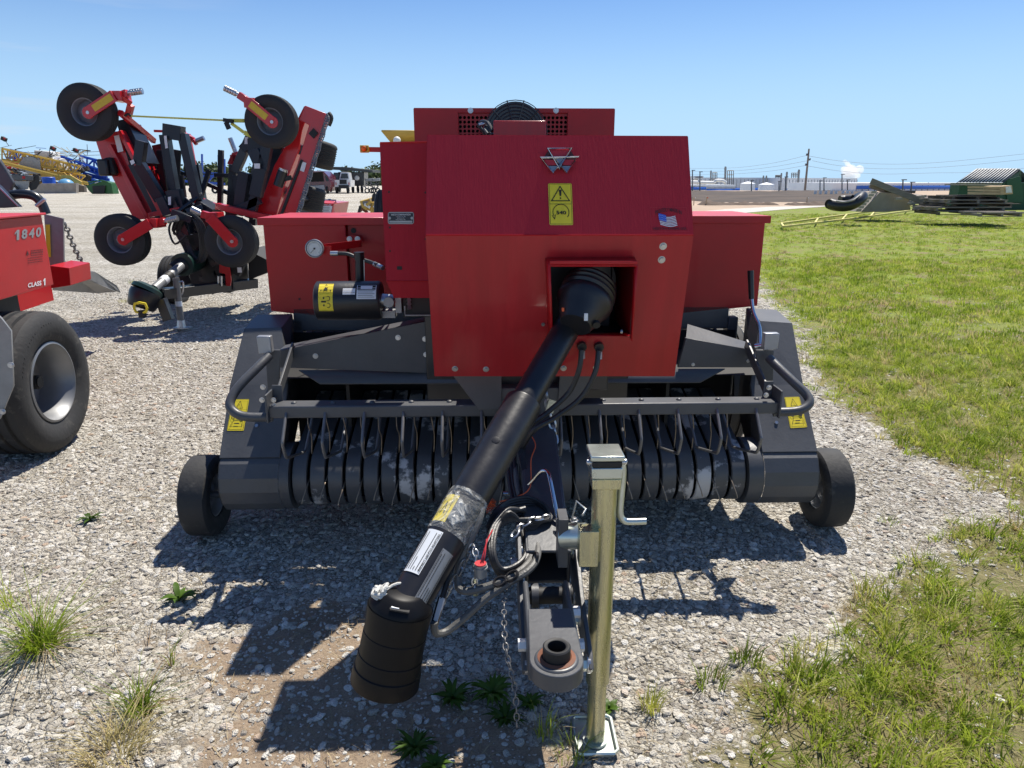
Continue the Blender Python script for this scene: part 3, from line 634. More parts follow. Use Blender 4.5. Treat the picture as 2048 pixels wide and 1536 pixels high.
# ---- twine boxes with lids
def twine_box(sx):
    o = {}
    if sx < 0: c0, c1 = P(526, 442, .86), P(690, 440, .86); e0, e1 = P(541, 622, .86), P(640, 634, .86); xin = P(870, 440, .86).x; zmid = P(690, 632, .86).z
    else: c0, c1 = P(1532, 438, .86), P(1390, 438, .86); e0, e1 = P(1514, 612, .86), P(1368, 628, .86); xin = P(1370, 440, .86).x; zmid = P(1368, 628, .86).z
    xo = (c0.x + e0.x) / 2; zt = c0.z; y0, y1 = .86, 1.42
    b = MB(); b.m(RED)
    if sx < 0:
        xm = c1.x; pr = [(xo, zt), (xm, zt), (xm, zmid), (e1.x, e1.z), (xo, e0.z)]
        b.prism([(x, y0, z) for x, z in pr], (0, y1 - y0, 0)); bo = b.build('twine_box', None, bal, bevel=.004)
        b = MB(); b.m(RED); b.prism([(xm + .002, y0 + .03, zt - .02), (xin, y0 + .03, zt - .02), (xin, y0 + .03, zmid), (xm + .002, y0 + .03, zmid)], (0, .4, 0)); b.build('box_wing', None, bo, bevel=.003)
    else:
        b.prism([(x, y0, z) for x, z in ((xo, zt), (xin, zt), (xin, zmid), (xo, e0.z))], (0, y1 - y0, 0)); bo = b.build('twine_box', None, bal, bevel=.004)
    b = MB(); b.m(REDF); ya, yb_ = (y0 - .012, y1 + .02); b.bx((xo + sx * .022, ya, zt + .002), (xin, yb_, zt + .016)); b.m(RED); b.bx((xo + sx * .022, ya - .004, zt - .02), (xin, ya, zt + .016)); b.build('box_lid', None, bo, bevel=.003)
twine_box(-1); twine_box(1)
for x, y, r_, yy_ in ((707, 461, .013, .89), (599, 598, .005, .86)): b = MB(); b.m(BLACK); q = P(x, y, yy_); b.cyl(q, q + V((0, -.005, 0)), r_, seg=16); b.build('box_hole', None, bal)
# gauge with bracket and hoses
gc = P(632, 496, .55); b = MB(); b.m(SILV); b.lathe(gc, (0, -1, 0), [(0, .036), (.02, .041), (.034, .041), (.036, .037), (.030, .0335)], 32, capb=False); gg = b.build('pressure_gauge', None, bal)
b = MB(); b.m(GLASSY); b.cyl(gc + V((0, -.028, 0)), gc + V((0, -.0305, 0)), .034, seg=32); b.m(INK)
for k in range(25):
    a = R(225 - k * 11.25); dx, dz = math.cos(a), math.sin(a); b.beam(gc + V((dx * .024, -.031, dz * .024)), gc + V((dx * (.030 if k % 4 else .031), -.031, dz * .0305)), .0012 if k % 4 else .0022, .0006)
a = R(228); b.beam(gc + V((-math.cos(a) * .006, -.0325, -math.sin(a) * .006)), gc + V((math.cos(a) * .026, -.0325, math.sin(a) * .026)), .0028, .001); b.cyl(gc + V((0, -.031, 0)), gc + V((0, -.034, 0)), .004, seg=10); b.build('dial', None, gg)
b = MB(); b.m(RED); p0, p1 = P(648, 496, .56), P(722, 487, .80); b.beam(p0, p1, .006, .034, up=(0, 0, 1)); b.prism([P(700, 470, .86), P(720, 472, .86), P(726, 484, .86), P(718, 490, .86), P(688, 490, .86), P(690, 474, .86)], (0, -.006, 0)); b.prism([P(645, 492, .56), P(662, 492, .56), P(662, 512, .56), P(648, 512, .56)], (0, .006, 0))
br = b.build('gauge_bracket', None, bal)
for x in (699, 715): b = MB(); b.m(STEEL); b.bolt(P(x, 478, .85), (0, -1, 0), .01); b.build('bracket_bolt', None, br)
b = MB(); b.m(STEEL); b.cyl(P(661, 507, .53), P(676, 507, .53), .011, seg=12); b.m(HOSE); b.tube([P(674, 507, .53), P(695, 508, .53), P(715, 516, .52), P(740, 524, .50), P(755, 530, .46)], .009, 10); b.m(STEEL); b.cyl(P(749, 528, .48), P(766, 536, .44), .011, seg=12); b.build('gauge_hose', None, bal)
b = MB(); b.m(PLAST); p0, p1 = P(718, 506, .42), P(720, 568, .42); b.cyl(p0, p1, .019, .021, 20); b.cyl(p0 + V((0, 0, -.03)), p0 + V((0, 0, .004)), .023, seg=20); b.cyl(p1, p1 + V((0, 0, .01)), .03, seg=20); b.m(STEEL); b.cyl(P(728, 520, .40), P(729, 566, .40), .002, seg=6); b.build('breather_pipe', None, bal)
# knotter fan motor cylinder with decals
cc0, cc1 = P(634, 601, .30), P(764, 601, .30); cc1.z = cc0.z = P(700, 601, .30).z; rr = .083
b = MB(); b.m(PLAST); b.lathe(cc0, (1, 0, 0), [(0, rr * .90), (.006, rr), ((cc1 - cc0).x - .01, rr), ((cc1 - cc0).x, rr * .93)], 40); mo = b.build('drive_cylinder', None, bal)
def cyl_patch(name, x0, x1, a0, a1, fill, parent, fn=None):
    """label wrapped on the drum; angle measured from facing the camera, up positive"""
    d = Decal((0, 0, 0), (1, 0, 0), (1, 0, 1), (0, 0, 1), 0); d.c = None
    def at(s, t, k=1):
        a = R(a0 + (a1 - a0) * t); r_ = rr + .0012 * k; return V((x0 + (x1 - x0) * s, cc0.y - math.cos(a) * r_, cc0.z + math.sin(a) * r_))
    d.at = at; d.c = [at(0, 0), at(1, 0), at(1, 1), at(0, 1)]; n = 8
    for j in range(n): d.poly(fill, [(0, j / n), (1, j / n), (1, (j + 1) / n), (0, (j + 1) / n)])
    if fn: fn(d)
    return d.build(name, parent)
def warn_art(d):
    d.line(INK, [(.04, .02), (.96, .02), (.96, .98), (.04, .98)], .001, 1.8, True).line(INK, [(.03, .62), (.97, .62)], .001, 1.8)
    d.line(INK, [(.12, .67), (.88, .67), (.5, .94)], .0022, 2, True); d.poly(INK, [(.34, .72), (.66, .70), (.60, .76), (.48, .84)], 2); d.line(INK, [(.40, .70), (.62, .80)], .003, 2.2)
    for cx in (.66, .66):
        pass
    for cy in (.2, .42): d.line(INK, [(.68 + .13 * math.cos(R(a)), cy + .075 * math.sin(R(a))) for a in range(-120, 150, 30)], .002, 2)
    d.line(INK, [(.38, .2), (.38, .44)], .006, 2).line(INK, [(.26, .32), (.5, .32)], .006, 2)
xa = lambda px: P(px, 580, .22).x
cyl_patch('warning_decal', xa(635), xa(664), -22, 66, YEL, mo, warn_art)
def lines_art(d):
    for k in range(5): d.line(INK, [(.08, .12 + k * .11), (.92 - .1 * (k % 2), .12 + k * .11)], .0014, 2)
    d.rect(INK, .03, .62, .97, .97, 1.6); d.rect(WHITE, .2, .66, .8, .92, 2)
cyl_patch('data_label', xa(712), xa(751), 13, 58, WHITE, mo, lines_art); cyl_patch('small_label', xa(684), xa(709), 26, 46, WHITE, mo, lambda d: (d.line(INK, [(.05, .3), (.95, .3)], .0012, 2), d.line(INK, [(.05, .7), (.8, .7)], .0012, 2)))
b = MB(); q = cc1 + V((0, 0, 0)); b.m(STEEL); b.cyl(q, q + V((.05, 0, -.005)), .03, seg=18); b.m(ALU); b.cyl(q + V((.035, -.035, 0)), q + V((.035, -.055, 0)), .022, seg=18); b.bx(q + V((.06, -.03, -.05)), q + V((.085, .03, .06))); b.box(q + V((.02, .02, -.06)), (.07, .06, .03)); b.m(BLACK); b.bx(q + V((.09, -.01, -.07)), q + V((.24, .1, .05)))
b.m(ALU); b.tube([q + V((.1, -.03, -.02)), q + V((.1, -.03, -.06)), q + V((.225, -.03, -.06)), q + V((.225, -.03, .0))], .004, 6, smooth=False); b.m(STEEL)
for k in range(5): b.cyl(q + V((.115, -.02, .035 - k * .016)), q + V((.12, -.028, .037 - k * .016)), .009, seg=10)
b.build('valve_block', None, bal)

# ---- rear box with oil cooler fan
b = MB(); t0, t1 = P(828, 217, .98), P(1229, 217, .98); zb = t0.z - .42
g0, g1 = P(916, 225, .98), P(1136, 225, .98)
b.m(RED); hx0, hx1, hz1 = g0.x, g1.x, g0.z
yy = .98
for q in (((t0.x, zb), (hx0, zb), (hx0, t0.z), (t0.x, t0.z)), ((hx1, zb), (t1.x, zb), (t1.x, t0.z), (hx1, t0.z)), ((hx0, hz1), (hx1, hz1), (hx1, t0.z), (hx0, t0.z))): b.face([(x, yy, z) for x, z in q])
b.face([(t0.x, yy, t0.z), (t1.x, yy, t0.z), (t1.x, yy + .6, t0.z), (t0.x, yy + .6, t0.z)]); b.face([(t0.x, yy, zb), (t0.x, yy, t0.z), (t0.x, yy + .6, t0.z), (t0.x, yy + .6, zb)]); b.face([(t1.x, yy, zb), (t1.x, yy, t0.z), (t1.x, yy + .6, t0.z), (t1.x, yy + .6, zb)]); b.face([(t0.x, yy + .6, zb), (t1.x, yy + .6, zb), (t1.x, yy + .6, t0.z), (t0.x, yy + .6, t0.z)])
rb = b.build('rear_box', None, bal, solid=.006, flat=True)
b = MB(); b.m(RED); xx = hx0
# punched screen: sheet with real round holes
nx_, nz_ = 26, 9; dx = (hx1 - hx0) / nx_; dz = .021
for j in range(nz_):
    for i in range(nx_):
        cx = hx0 + (i + .5) * dx; cz = hz1 - .012 - (j + .5) * dz; h_ = .38 * min(dx, dz); q = [(cx - dx / 2, cz - dz / 2), (cx + dx / 2, cz - dz / 2), (cx + dx / 2, cz + dz / 2), (cx - dx / 2, cz + dz / 2)]
        w_ = [(cx + h_ * math.cos(R(a)) , cz + h_ * math.sin(R(a))) for a in range(-180, 180, 45)]
        for k, (e0_, e1_) in enumerate(((0, 1), (1, 2), (2, 3), (3, 0))):
            a_ = [w_[(1 + 2 * k) % 8], w_[(2 + 2 * k) % 8], w_[(3 + 2 * k) % 8]]; b.face([(x, yy + .01, z) for x, z in (q[e0_], q[e1_], a_[2], a_[1], a_[0])])
b.face([(hx0, yy + .01, hz1 - .012), (hx1, yy + .01, hz1 - .012), (hx1, yy + .01, hz1), (hx0, yy + .01, hz1)]); b.m(VOID); b.face([(hx0, yy + .09, zb), (hx1, yy + .09, zb), (hx1, yy + .09, hz1), (hx0, yy + .09, hz1)]); b.build('punched_screen', None, rb, flat=True)
b = MB(); b.m(RED)
b.tube([V((hx0, yy - .003, zb)), V((hx0, yy - .003, hz1)), V((hx1, yy - .003, hz1)), V((hx1, yy - .003, zb))], .003, 6, smooth=False); b.build('screen_edge', None, rb)
fc = P(1031, 268, .90); b = MB(); b.m(NAVY); b.cyl(fc + V((0, .05, 0)), fc + V((0, .02, 0)), .15, seg=40)
for k in range(9): b.tube([fc + V((math.cos(2 * math.pi * t / 32) * (.03 + k * .0155), -.0 + .01 * (1 - k / 8) * -1, math.sin(2 * math.pi * t / 32) * (.03 + k * .0155))) for t in range(32)], .0022, 5, closed=True, smooth=False)
for k in range(12): a = R(k * 30 + 15); b.tube([fc + V((math.cos(a) * .03, -.01, math.sin(a) * .03)), fc + V((math.cos(a) * .158, .0, math.sin(a) * .158))], .003, 5, smooth=False)
b.build('cooler_fan', None, rb)
b = MB(); b.m(REDS); p0, p1 = P(987, 241, .55), P(1092, 241, .55); b.bx((p0.x, .55, p0.z - .2), (p1.x, .78, p0.z)); b.build('belt_guard', None, bal, bevel=.004)
b = MB(); b.m(HOSE)
b.tube([P(985, 262, .62), P(975, 245, .66), P(962, 244, .7), P(958, 252, .7), P(966, 262, .7), P(972, 275, .7)], .008, 8); b.tube([P(985, 270, .6), P(968, 256, .66), P(976, 268, .6)], .006, 8); b.m(STEEL); b.cyl(P(958, 250, .68), P(970, 247, .68), .008, seg=10); b.build('cooler_hose', None, bal)
for x in (941, 1112): b = MB(); b.m(STEEL); b.bolt(P(x, 221, .97), (0, -1, 0), .010); b.build('box_bolt', None, rb)
# amber lamp on its arm
b = MB(); b.m(RED); b.beam(P(738, 299, 1.3), P(800, 300, 1.3), .008, .026, up=(0, 0, 1)); am = b.build('lamp_arm', None, bal)
b = MB(); b.m(REFL); c = P(729, 298, 1.27); b.box(c, (.046, .02, .038)); b.m(BLACK); b.cyl(c + V((-.001, -.009, .001)), c + V((-.001, -.016, .001)), .0165, seg=20); b.build('hazard_lamp', None, am, bevel=.003)
b = MB(); b.m(ORANGE); b.lathe(c + V((-.001, -.015, .001)), (0, -1, 0), [(0, .0145), (.006, .0135), (.010, .009), (.0115, .001)], 20, capa=False); b.build('lens', None, am)

# ---- body behind, frame, axle and main tyres
b = MB(); b.m(DG); b.bx((-1.12, .86, .86), (1.12, 1.3, .98)); b.m(NAVY); b.bx((-.40, .3, .62), (.50, 2.3, 1.40)); b.bx((-.1, -.05, .8), (.35, .3, 1.3)); b.m(RED); b.bx((-.42, .9, 1.30), (.52, 2.6, 1.62)); b.build('bale_chamber', None, bal, bevel=.006)
b = MB(); b.m(DG); b.bx((-1.14, 1.42, .42), (1.16, 1.56, .56)); b.bx((P(590, 660, .9).x, .86, .50), (P(610, 660, .9).x, .92, .92)); b.bx((P(1450, 660, .9).x, .86, .5), (P(1470, 660, .9).x, .92, .92)); b.build('chassis', None, bal, bevel=.006)
for cx, nm in ((P(672, 690, 1.42).x, 0), (P(1420, 690, 1.42).x, 1)):
    b = MB(); b.m(RUB); tyre(b, (cx, 1.45, .40), (1, 0, 0), .40, .35, .21, 4, 56); w_ = b.build('tyre', None, bal); b = MB(); b.m(SILV); rim_mesh(b, (cx, 1.45, .40), (1 if cx > 0 else -1, 0, 0), .205, .24); b.build('rim', None, w_)

# ---- cross plates and intake behind the windguard
pl = MB(); pl.m(DG); pl.prism([P(556, 702, .33), P(866, 640, .33), P(866, 747, .33), P(556, 735, .33)], (0, .02, 0)); pl.face([P(556, 702, .33), P(866, 640, .33), P(866, 640, .33) + V((0, .12, -.0)), P(556, 702, .33) + V((0, .12, 0))]); x1p = pl.build('cross_plate', None, bal, bevel=.002)
for x, y in ((631, 712), (796, 675), (850, 678), (852, 709)): b = MB(); b.m(STEEL); b.bolt(P(x, y, .33), (0, -1, 0), .009); b.build('plate_bolt', None, x1p)
pl = MB(); pl.m(DG); pl.prism([P(1372, 676, .33), P(1507, 700, .33), P(1510, 735, .33), P(1356, 735, .33)], (0, .02, 0)); pl.face([P(1372, 676, .33), P(1507, 702, .33), P(1500, 686, .45), P(1375, 648, .45)]); x2p = pl.build('cross_plate', None, bal, bevel=.002)
for x, y in ((1496, 722), (1386, 729)): b = MB(); b.m(STEEL); b.bolt(P(x, y, .33), (0, -1, 0), .006); b.build('plate_bolt', None, x2p)
b = MB(); b.m(DG); b.face([P(598, 741, .36), P(1450, 738, .36), P(1400, 765, .28), P(640, 768, .28)]); b.build('lip_plate', None, bal, solid=.006)
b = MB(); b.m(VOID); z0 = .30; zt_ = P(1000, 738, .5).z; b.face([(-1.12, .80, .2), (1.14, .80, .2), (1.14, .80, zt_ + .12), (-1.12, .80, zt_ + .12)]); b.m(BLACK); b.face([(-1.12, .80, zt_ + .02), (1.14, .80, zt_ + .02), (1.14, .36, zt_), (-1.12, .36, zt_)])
for px in (700, 880, 1330): q = P(px, 780, .5); b.bx((q.x - .008, .45, .42), (q.x + .008, .80, zt_))
b.build('intake_throat', None, bal)
for pts in ([(905, 750), (1003, 750), (1003, 819), (957, 819)], [(1120, 750), (1186, 750), (1141, 819), (1115, 819)]):
    b = MB(); b.m(DG); b.prism([P(x, y, -.12) for x, y in pts], (0, .012, 0)); b.build('tongue_gusset', None, bal, bevel=.002)
b = MB(); b.m(DG); b.bx((P(1000, 800, -.1).x, -.11, .60), (P(1118, 800, -.1).x, .5, .83)); b.build('tongue_mount', None, bal, bevel=.004)

# ---- pickup: skirts, drum ends, stripper bands, tines
DZ, DY, DR = .305, .30, .135
def skirt(sx):
    if sx < 0: xo, xi, xd = P(436, 950, .16).x, P(556, 950, .16).x, P(576, 950, .16).x; top = [P(512, 632, .80), P(582, 630, .80)]; tin = P(548, 780, .25)
    else: xo, xi, xd = P(1637, 950, .16).x, P(1528, 950, .16).x, P(1498, 950, .16).x; top = [P(1556, 622, .80), P(1496, 618, .80)]; tin = P(1540, 780, .25)
    b = MB(); b.m(DG); n = 10; pr = []
    for k in range(n + 1): a = R(-100 + k * 235 / n); pr.append((DY - math.cos(a) * (DR + .022), DZ + math.sin(a) * (DR + .022)))
    for (ya, za), (yb_, zb_) in zip(pr[:-1], pr[1:]): b.face([(xo, ya, za), (xi, ya, za), (xi, yb_, zb_), (xo, yb_, zb_)])
    b.prism([(xo, y, z) for y, z in pr], (sx * -.004, 0, 0)); de = b.build('drum_end', None, bal, ang=30)
    b = MB(); b.m(DG); b.lathe((xi, DY, DZ), (-sx, 0, 0), [(0, DR + .018), (abs(xd - xi), DR + .018), (abs(xd - xi) + .001, DR - .01)], 40); b.build('drum_collar', None, de)
    # sloping skirt: lower panel, fold, upper panel
    y0_, z0_ = DY - math.cos(R(52)) * (DR + .024), DZ + math.sin(R(52)) * (DR + .024)
    fz = P(500 if sx < 0 else 1600, 770, .42).z; f0 = V((xo + sx * -.0, .42, fz)); f1 = V((xi - sx * .0, .42, fz)); tpo = V((top[0].x, .80, top[0].z)); tpi = V((top[1].x, .80, top[1].z))
    b = MB(); b.m(DG); b.face([(xo, y0_, z0_), (xi, y0_, z0_), f1, f0]); b.face([f0, f1, (tpi.x, .62, tpi.z - .03), (tpo.x, .62, tpo.z - .03)]); b.face([(tpi.x, .62, tpi.z - .03), (tpo.x, .62, tpo.z - .03), tpo + V((0, .02, 0)), tpi + V((0, .02, 0))])
    b.face([(xo, y0_, z0_), f0, (tpo.x, .62, tpo.z - .03), tpo + V((0, .02, 0)), (tpo.x, .82, .45), (xo, .3, .3)]); b.face([(xi, y0_, z0_), f1, (tpi.x, .62, tpi.z - .03), tpi + V((0, .02, 0)), (tpi.x, .82, .45), (xi, .3, .3)])
    sk = b.build('side_skirt', None, bal, solid=.005, flat=True)
    # warning decal on the lower panel
    nn = (V((xi, y0_, z0_)) - V((xo, y0_, z0_))).cross(f0 - V((xo, y0_, z0_))).normalized(); nn = nn if nn.y < 0 else -nn
    h = lambda x, y: B.hit(x, y, (xo, y0_, z0_), nn)
    q = [(454, 862), (488, 862), (499, 799), (466, 799)] if sx < 0 else [(1580, 857), (1614, 855), (1598, 794), (1568, 795)]
    d = Decal(*[h(*c) for c in q], .004, (0, -1, 0)); d.sheet(YEL, .06); d.line(INK, [(.04, .02), (.96, .02), (.96, .98), (.04, .98)], .001, 1.5, True).line(INK, [(.04, .66), (.96, .66)], .001, 1.5)
    d.line(INK, [(.3, .7), (.7, .7), (.5, .93)], .0022, 1.8, True); d.line(INK, [(.25 + .1 * math.cos(R(a)), .42 + .07 * math.sin(R(a))) for a in range(0, 361, 40)], .0025, 1.8); d.mb.m(INK)
    d.poly(INK, [(.78 + .11 * math.cos(R(a)), .42 + .08 * math.sin(R(a))) for a in range(0, 360, 40)], 1.8); d.line(INK, [(.3, .42), (.75, .42)], .004, 1.8).line(INK, [(.4, .54), (.62, .54), (.55, .58)], .003, 1.8).line(INK, [(.14, .12), (.3, .3), (.84, .3), (.86, .12)], .0018, 1.8, True).rect(INK, .38, .2, .66, .235, 1.8)
    d.build('warning_decal', sk)
    b = MB(); b.m(STEEL); b.bolt(h(514, 852) if sx < 0 else h(1552, 846), nn, .009); b.build('skirt_bolt', None, sk)
    # gauge wheel
    wc = P(412, 983, .33) if sx < 0 else P(1650, 967, .33); wc.z = .197
    b = MB(); b.m(RUBD); tyre(b, wc, (-sx, 0, 0), .187, .135, .100, 0, 44); gw = b.build('gauge_tyre', None, bal)
    b = MB(); b.m(SILV); rim_mesh(b, wc, (-sx, 0, 0), .099, .112, dish=-.1, bolts=4); b.m(STEEL); b.cyl(wc, wc + V((-sx * .14, 0, 0)), .016, seg=12); b.build('rim', None, gw)
    b = MB(); b.m(DG); b.beam(wc + V((-sx * .13, 0, 0)), wc + V((-sx * .13, .3, .25)), .012, .05); b.build('wheel_arm', None, gw)
skirt(-1); skirt(1)
xL, xR = P(578, 950, .16).x, P(1497, 950, .16).x; NB = 26; pit = (xR - xL) / NB
for i in range(NB):
    xa_, xb_ = xL + pit * i + .006, xL + pit * (i + 1) - .006; b = MB(); b.m(WORN_LIT); pr = [(.57, .22), (.43, .175)]
    for k in range(11): a = R(-95 + k * 16); pr.append((DY - math.cos(a) * DR, DZ + math.sin(a) * DR))
    pr += [(.50, .50), (.76, .57)]; rows = []
    for y, z in pr:
        c = V((0, DY, DZ)); dv = (V((0, y, z)) - c).normalized() * .007; rows.append(b.add([(xa_, y - dv.y, z - dv.z), (xa_ + .004, y, z), (xb_ - .004, y, z), (xb_, y - dv.y, z - dv.z)]))
    for A_, B_ in zip(rows[:-1], rows[1:]):
        for k in range(3): b.fc([A_ + k, A_ + k + 1, B_ + k + 1, B_ + k])
    b.build('stripper_band', None, bal, ang=50)
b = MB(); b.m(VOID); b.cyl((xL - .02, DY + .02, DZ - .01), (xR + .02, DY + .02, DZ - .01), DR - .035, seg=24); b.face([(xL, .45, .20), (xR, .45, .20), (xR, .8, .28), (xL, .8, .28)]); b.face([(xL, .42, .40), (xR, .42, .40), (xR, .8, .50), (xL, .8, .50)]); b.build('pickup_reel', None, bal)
for i in range(NB - 1):
    x = xL + pit * (i + 1); s_ = 1 if x > 0 else -1
    ang = 6 + 6 * math.sin(i * 2.1)
    if i % 1 == 0:
        a = R(ang); y0, z0 = DY - math.cos(a) * DR * .9, DZ + math.sin(a) * DR * .9; b = MB(); b.m(TINE)
        b.tube([V((x, y0 + .02, z0 + .012)), V((x + s_ * .004, y0 - .030, z0 - .012)), V((x + s_ * .016, y0 - .058, z0 - .050)), V((x + s_ * .020, y0 - .066, z0 - .070))], .0026, 5); b.build('tine', None, bal)
    a = R(72 + 6 * math.sin(i * 1.3)); y0, z0 = DY - math.cos(a) * DR * .9, DZ + math.sin(a) * DR * .9; b = MB(); b.m(TINE)
    b.tube([V((x, y0, z0)), V((x + .004, y0 + .005, z0 + .08)), V((x - .004, y0 - .004, z0 + .14 + .02 * math.sin(i))), V((x - .006, y0 + .01, z0 + .18))], .0026, 5); b.build('tine', None, bal)

# ---- windguard: bar, fingers, end brackets and bent push pipes
wl, wr = P(541, 818, -.02), P(1551, 812, -.02); wz = (wl.z + wr.z) / 2; wl.z = wr.z = wz
b = MB(); b.m(DG); b.bx((wl.x, -.055, wz - .026), (wr.x, .03, wz + .024)); bar = b.build('windguard_bar', None, bal, bevel=.006)
fx = [602, 651, 729, 807, 886, 966, 1045, 1122, 1199, 1278, 1356, 1434, 1512]
for px in [588, 667, 745, 823, 899, 975, 1130, 1206, 1282, 1357, 1435, 1512]:
    b = MB(); b.m(DG); q = P(px, 806, -.01); b.lathe((q.x, -.012, wz + .023), (0, 0, 1), [(0, .012), (.004, .011), (.008, .007), (.009, .001)], 14); b.build('carriage_bolt', None, bar)
for i in range(13):
    px = 572 + i * 78.3; sx = 1 if px < 1030 else -1
    if abs(px - 1042) < 1: pass
    x0 = P(px, 835, -.06).x; b = MB(); b.m(GUN); z = wz - .01
    p_ = [(0, -.045, wz), (0, -.062, wz - .014), (0, -.125, wz - .085), (0, -.135, wz - .105), (0, -.115, wz - .155), (0, -.10, wz - .172), (.0, -.075, wz - .182), (0, .14, wz - .245), (0, .175, wz - .248), (0, .205, wz - .232), (0, .33, wz - .150), (0, .36, wz - .128)]
    b.tube([V((x0 + a, y, zz_)) for a, y, zz_ in p_], .0064, 8, 3); b.build('finger', None, bar)
b = MB(); b.m(DG)
for q in (wl, wr):
    s_ = -1 if q.x < 0 else 1; b.bx((q.x - .004, -.07, wz - .04), (q.x + .004, .04, wz + .075)); b.bx((q.x - s_ * .04, .02, wz - .01), (q.x, .028, wz + .09)); b.beam(V((q.x - s_ * .012, .02, wz + .02)), V((q.x - s_ * .005, .36, wz + .17)), .01, .05, up=(0, 0, 1))
eb = b.build('end_bracket', None, bar, bevel=.002)
for x, y in ((526, 774), (524, 800), (547, 800), (548, 811), (1538, 775), (1532, 790)): b = MB(); b.m(STEEL); b.bolt(P(x, y, -.035), (0, -1, 0), .008); b.build('bracket_bolt', None, eb)
for q, nm in (([(538, 712, .16), (515, 735, .10), (485, 765, .04), (466, 790, .0), (460, 812, -.03), (474, 828, -.045), (500, 834, -.045), (546, 834, -.03)], 0), ([(1538, 716, .16), (1560, 738, .1), (1588, 765, .04), (1612, 788, 0), (1619, 805, -.03), (1606, 818, -.045), (1585, 823, -.045), (1546, 824, -.03)], 1)):
    b = MB(); b.m(DG); pts = [P(*a) for a in q]; b.tube(pts, .0185, 14, 5); b.build('push_pipe', None, bar)
for x0_, x1_, y0_, y1_ in ((530, 560, 700, 790), (1512, 1548, 700, 770)):
    b = MB(); b.m(DG); b.prism([P(x0_, y0_, .2), P(x1_, y0_, .2), P(x1_ - 2, y1_, .2), P(x0_ + 6, y1_, .2)], (0, .01, 0))
    b.build('lift_bracket', None, bal, bevel=.002)
for q in ([(512, 673), (540, 673), (544, 706), (517, 709)], [(1530, 667), (1560, 667), (1556, 699), (1527, 701)]):
    b = MB(); b.m(SILV); b.prism([P(x, y, .17) for x, y in q], (0, .035, 0)); b.build('steel_pad', None, bal, bevel=.004)
b = MB(); b.m(CHROME); b.tube([P(1503, 597, .40), P(1507, 625, .38), P(1519, 655, .34), P(1520, 690, .28)], .0085, 10, 4); b.cyl(P(1510, 693, .26), P(1532, 690, .24), .013, seg=12); lv = b.build('release_lever', None, bal)
b = MB(); b.m(PLAST); b.cyl(P(1501, 541, .42), P(1503, 598, .40), .014, .012, seg=14); b.build('grip', None, lv)

# ---- tongue, hitch, jack
t0 = V(P(1073, 845, -.12)); t0 = V((t0.x, -.12, .66)); t1 = P(1096, 1135, -.88)
b = MB(); b.m(DG); dr = (t1 - t0).normalized(); tx, ty = orient(dr, (0, 0, 1)); hw, hh = .062, .058; th_ = .010
for a_, b_ in (((-hw, hh), (hw, hh)), ((-hw, -hh), (hw, -hh))): b.beam(t0 + ty * a_[1], t1 + ty * a_[1], 2 * hw, th_, up=(0, 0, 1))
for s_ in (-1, 1): b.beam(t0 + tx * s_ * hw, t1 + tx * s_ * hw, th_, 2 * hh + th_ - .002, up=(0, 0, 1))
b.m(VOID); b.face([t1 - dr * .2 + tx * x * .055 + ty * y * .052 for x, y in ((-1, -1), (1, -1), (1, 1), (-1, 1))]); tg = b.build('tongue', None, bal, bevel=.004)
# clevis plates
def cplate(side, name='clevis_plate'):
    if side < 0: pts = [(1016, 1122), (1030, 1120), (1044, 1190), (1050, 1230), (1052, 1318), (1030, 1322), (1022, 1240), (1012, 1180)]; y = [-.82, -.82, -.95, -1.05, -1.2, -1.2, -1.05, -.9]
    return pts
for s_ in (-1, 1):
    xx = (t1 + tx * s_ * (hw + .022)).x; b = MB(); b.m(DG); zc = t1.z
    sh = [(-.74, zc + .09), (-.86, zc + .075), (-1.02, zc - .01), (-1.20, zc - .06), (-1.23, zc - .085), (-1.20, zc - .12), (-.95, zc - .13), (-.76, zc - .08), (-.70, zc)]
    b.prism([(xx - .006 + .012 * (s_ > 0) * 0, y, z) for y, z in sh], (.012, 0, 0)); cp = b.build('clevis_plate', None, tg, bevel=.002)
    for y, z in ((-.84, zc + .03), (-.90, zc - .09), (-1.03, zc - .07), (-1.20, zc - .09)):
        b = MB(); b.m(ZINCW); b.cyl(V((xx, y, z)), V((xx + s_ * .02, y, z)), .019, seg=6); b.m(STEEL); b.cyl(V((xx, y, z)), V((xx + s_ * .009, y, z)), .024, seg=18); b.build('plate_bolt', None, cp)
for px, py, yy_, s_ in ((1022, 1127, -.86, -1), (1036, 1290, -1.20, -1), (1160, 1224, -1.08, 1), (1168, 1290, -1.20, 1)):
    b = MB(); b.m(POLY_BOLT); q = P(px, py, yy_); b.cyl(q - V((s_ * .022, 0, 0)), q, .016, seg=6); b.m(STEEL); b.cyl(q - V((s_ * .024, 0, 0)), q - V((s_ * .03, 0, 0)), .021, seg=16); b.build('clevis_bolt', None, tg)
b = MB(); b.m(ZINCW); zc = t1.z
for y, z in ((-1.05, zc - .055), (-1.05, zc - .11)): b.cyl(V((t1.x - .05, y, z)), V((t1.x - .02, y, z)), .016, seg=6); b.cyl(V((t1.x + .02, y, z)), V((t1.x + .05, y, z)), .012, seg=12)
b.m(BLACK); b.cyl(V((t1.x - hw, -.98, zc - .03)), V((t1.x + hw, -.98, zc - .03)), .024, seg=18); b.m(DG); b.cyl(V((t1.x - .055, -.98, zc - .03)), V((t1.x - .035, -.98, zc - .03)), .034, seg=18); b.cyl(V((t1.x + .035, -.98, zc - .03)), V((t1.x + .055, -.98, zc - .03)), .034, seg=18); b.build('hitch_pin', None, tg)
hc = P(1113, 1318, -1.36); hz = hc.z; hx = hc.x
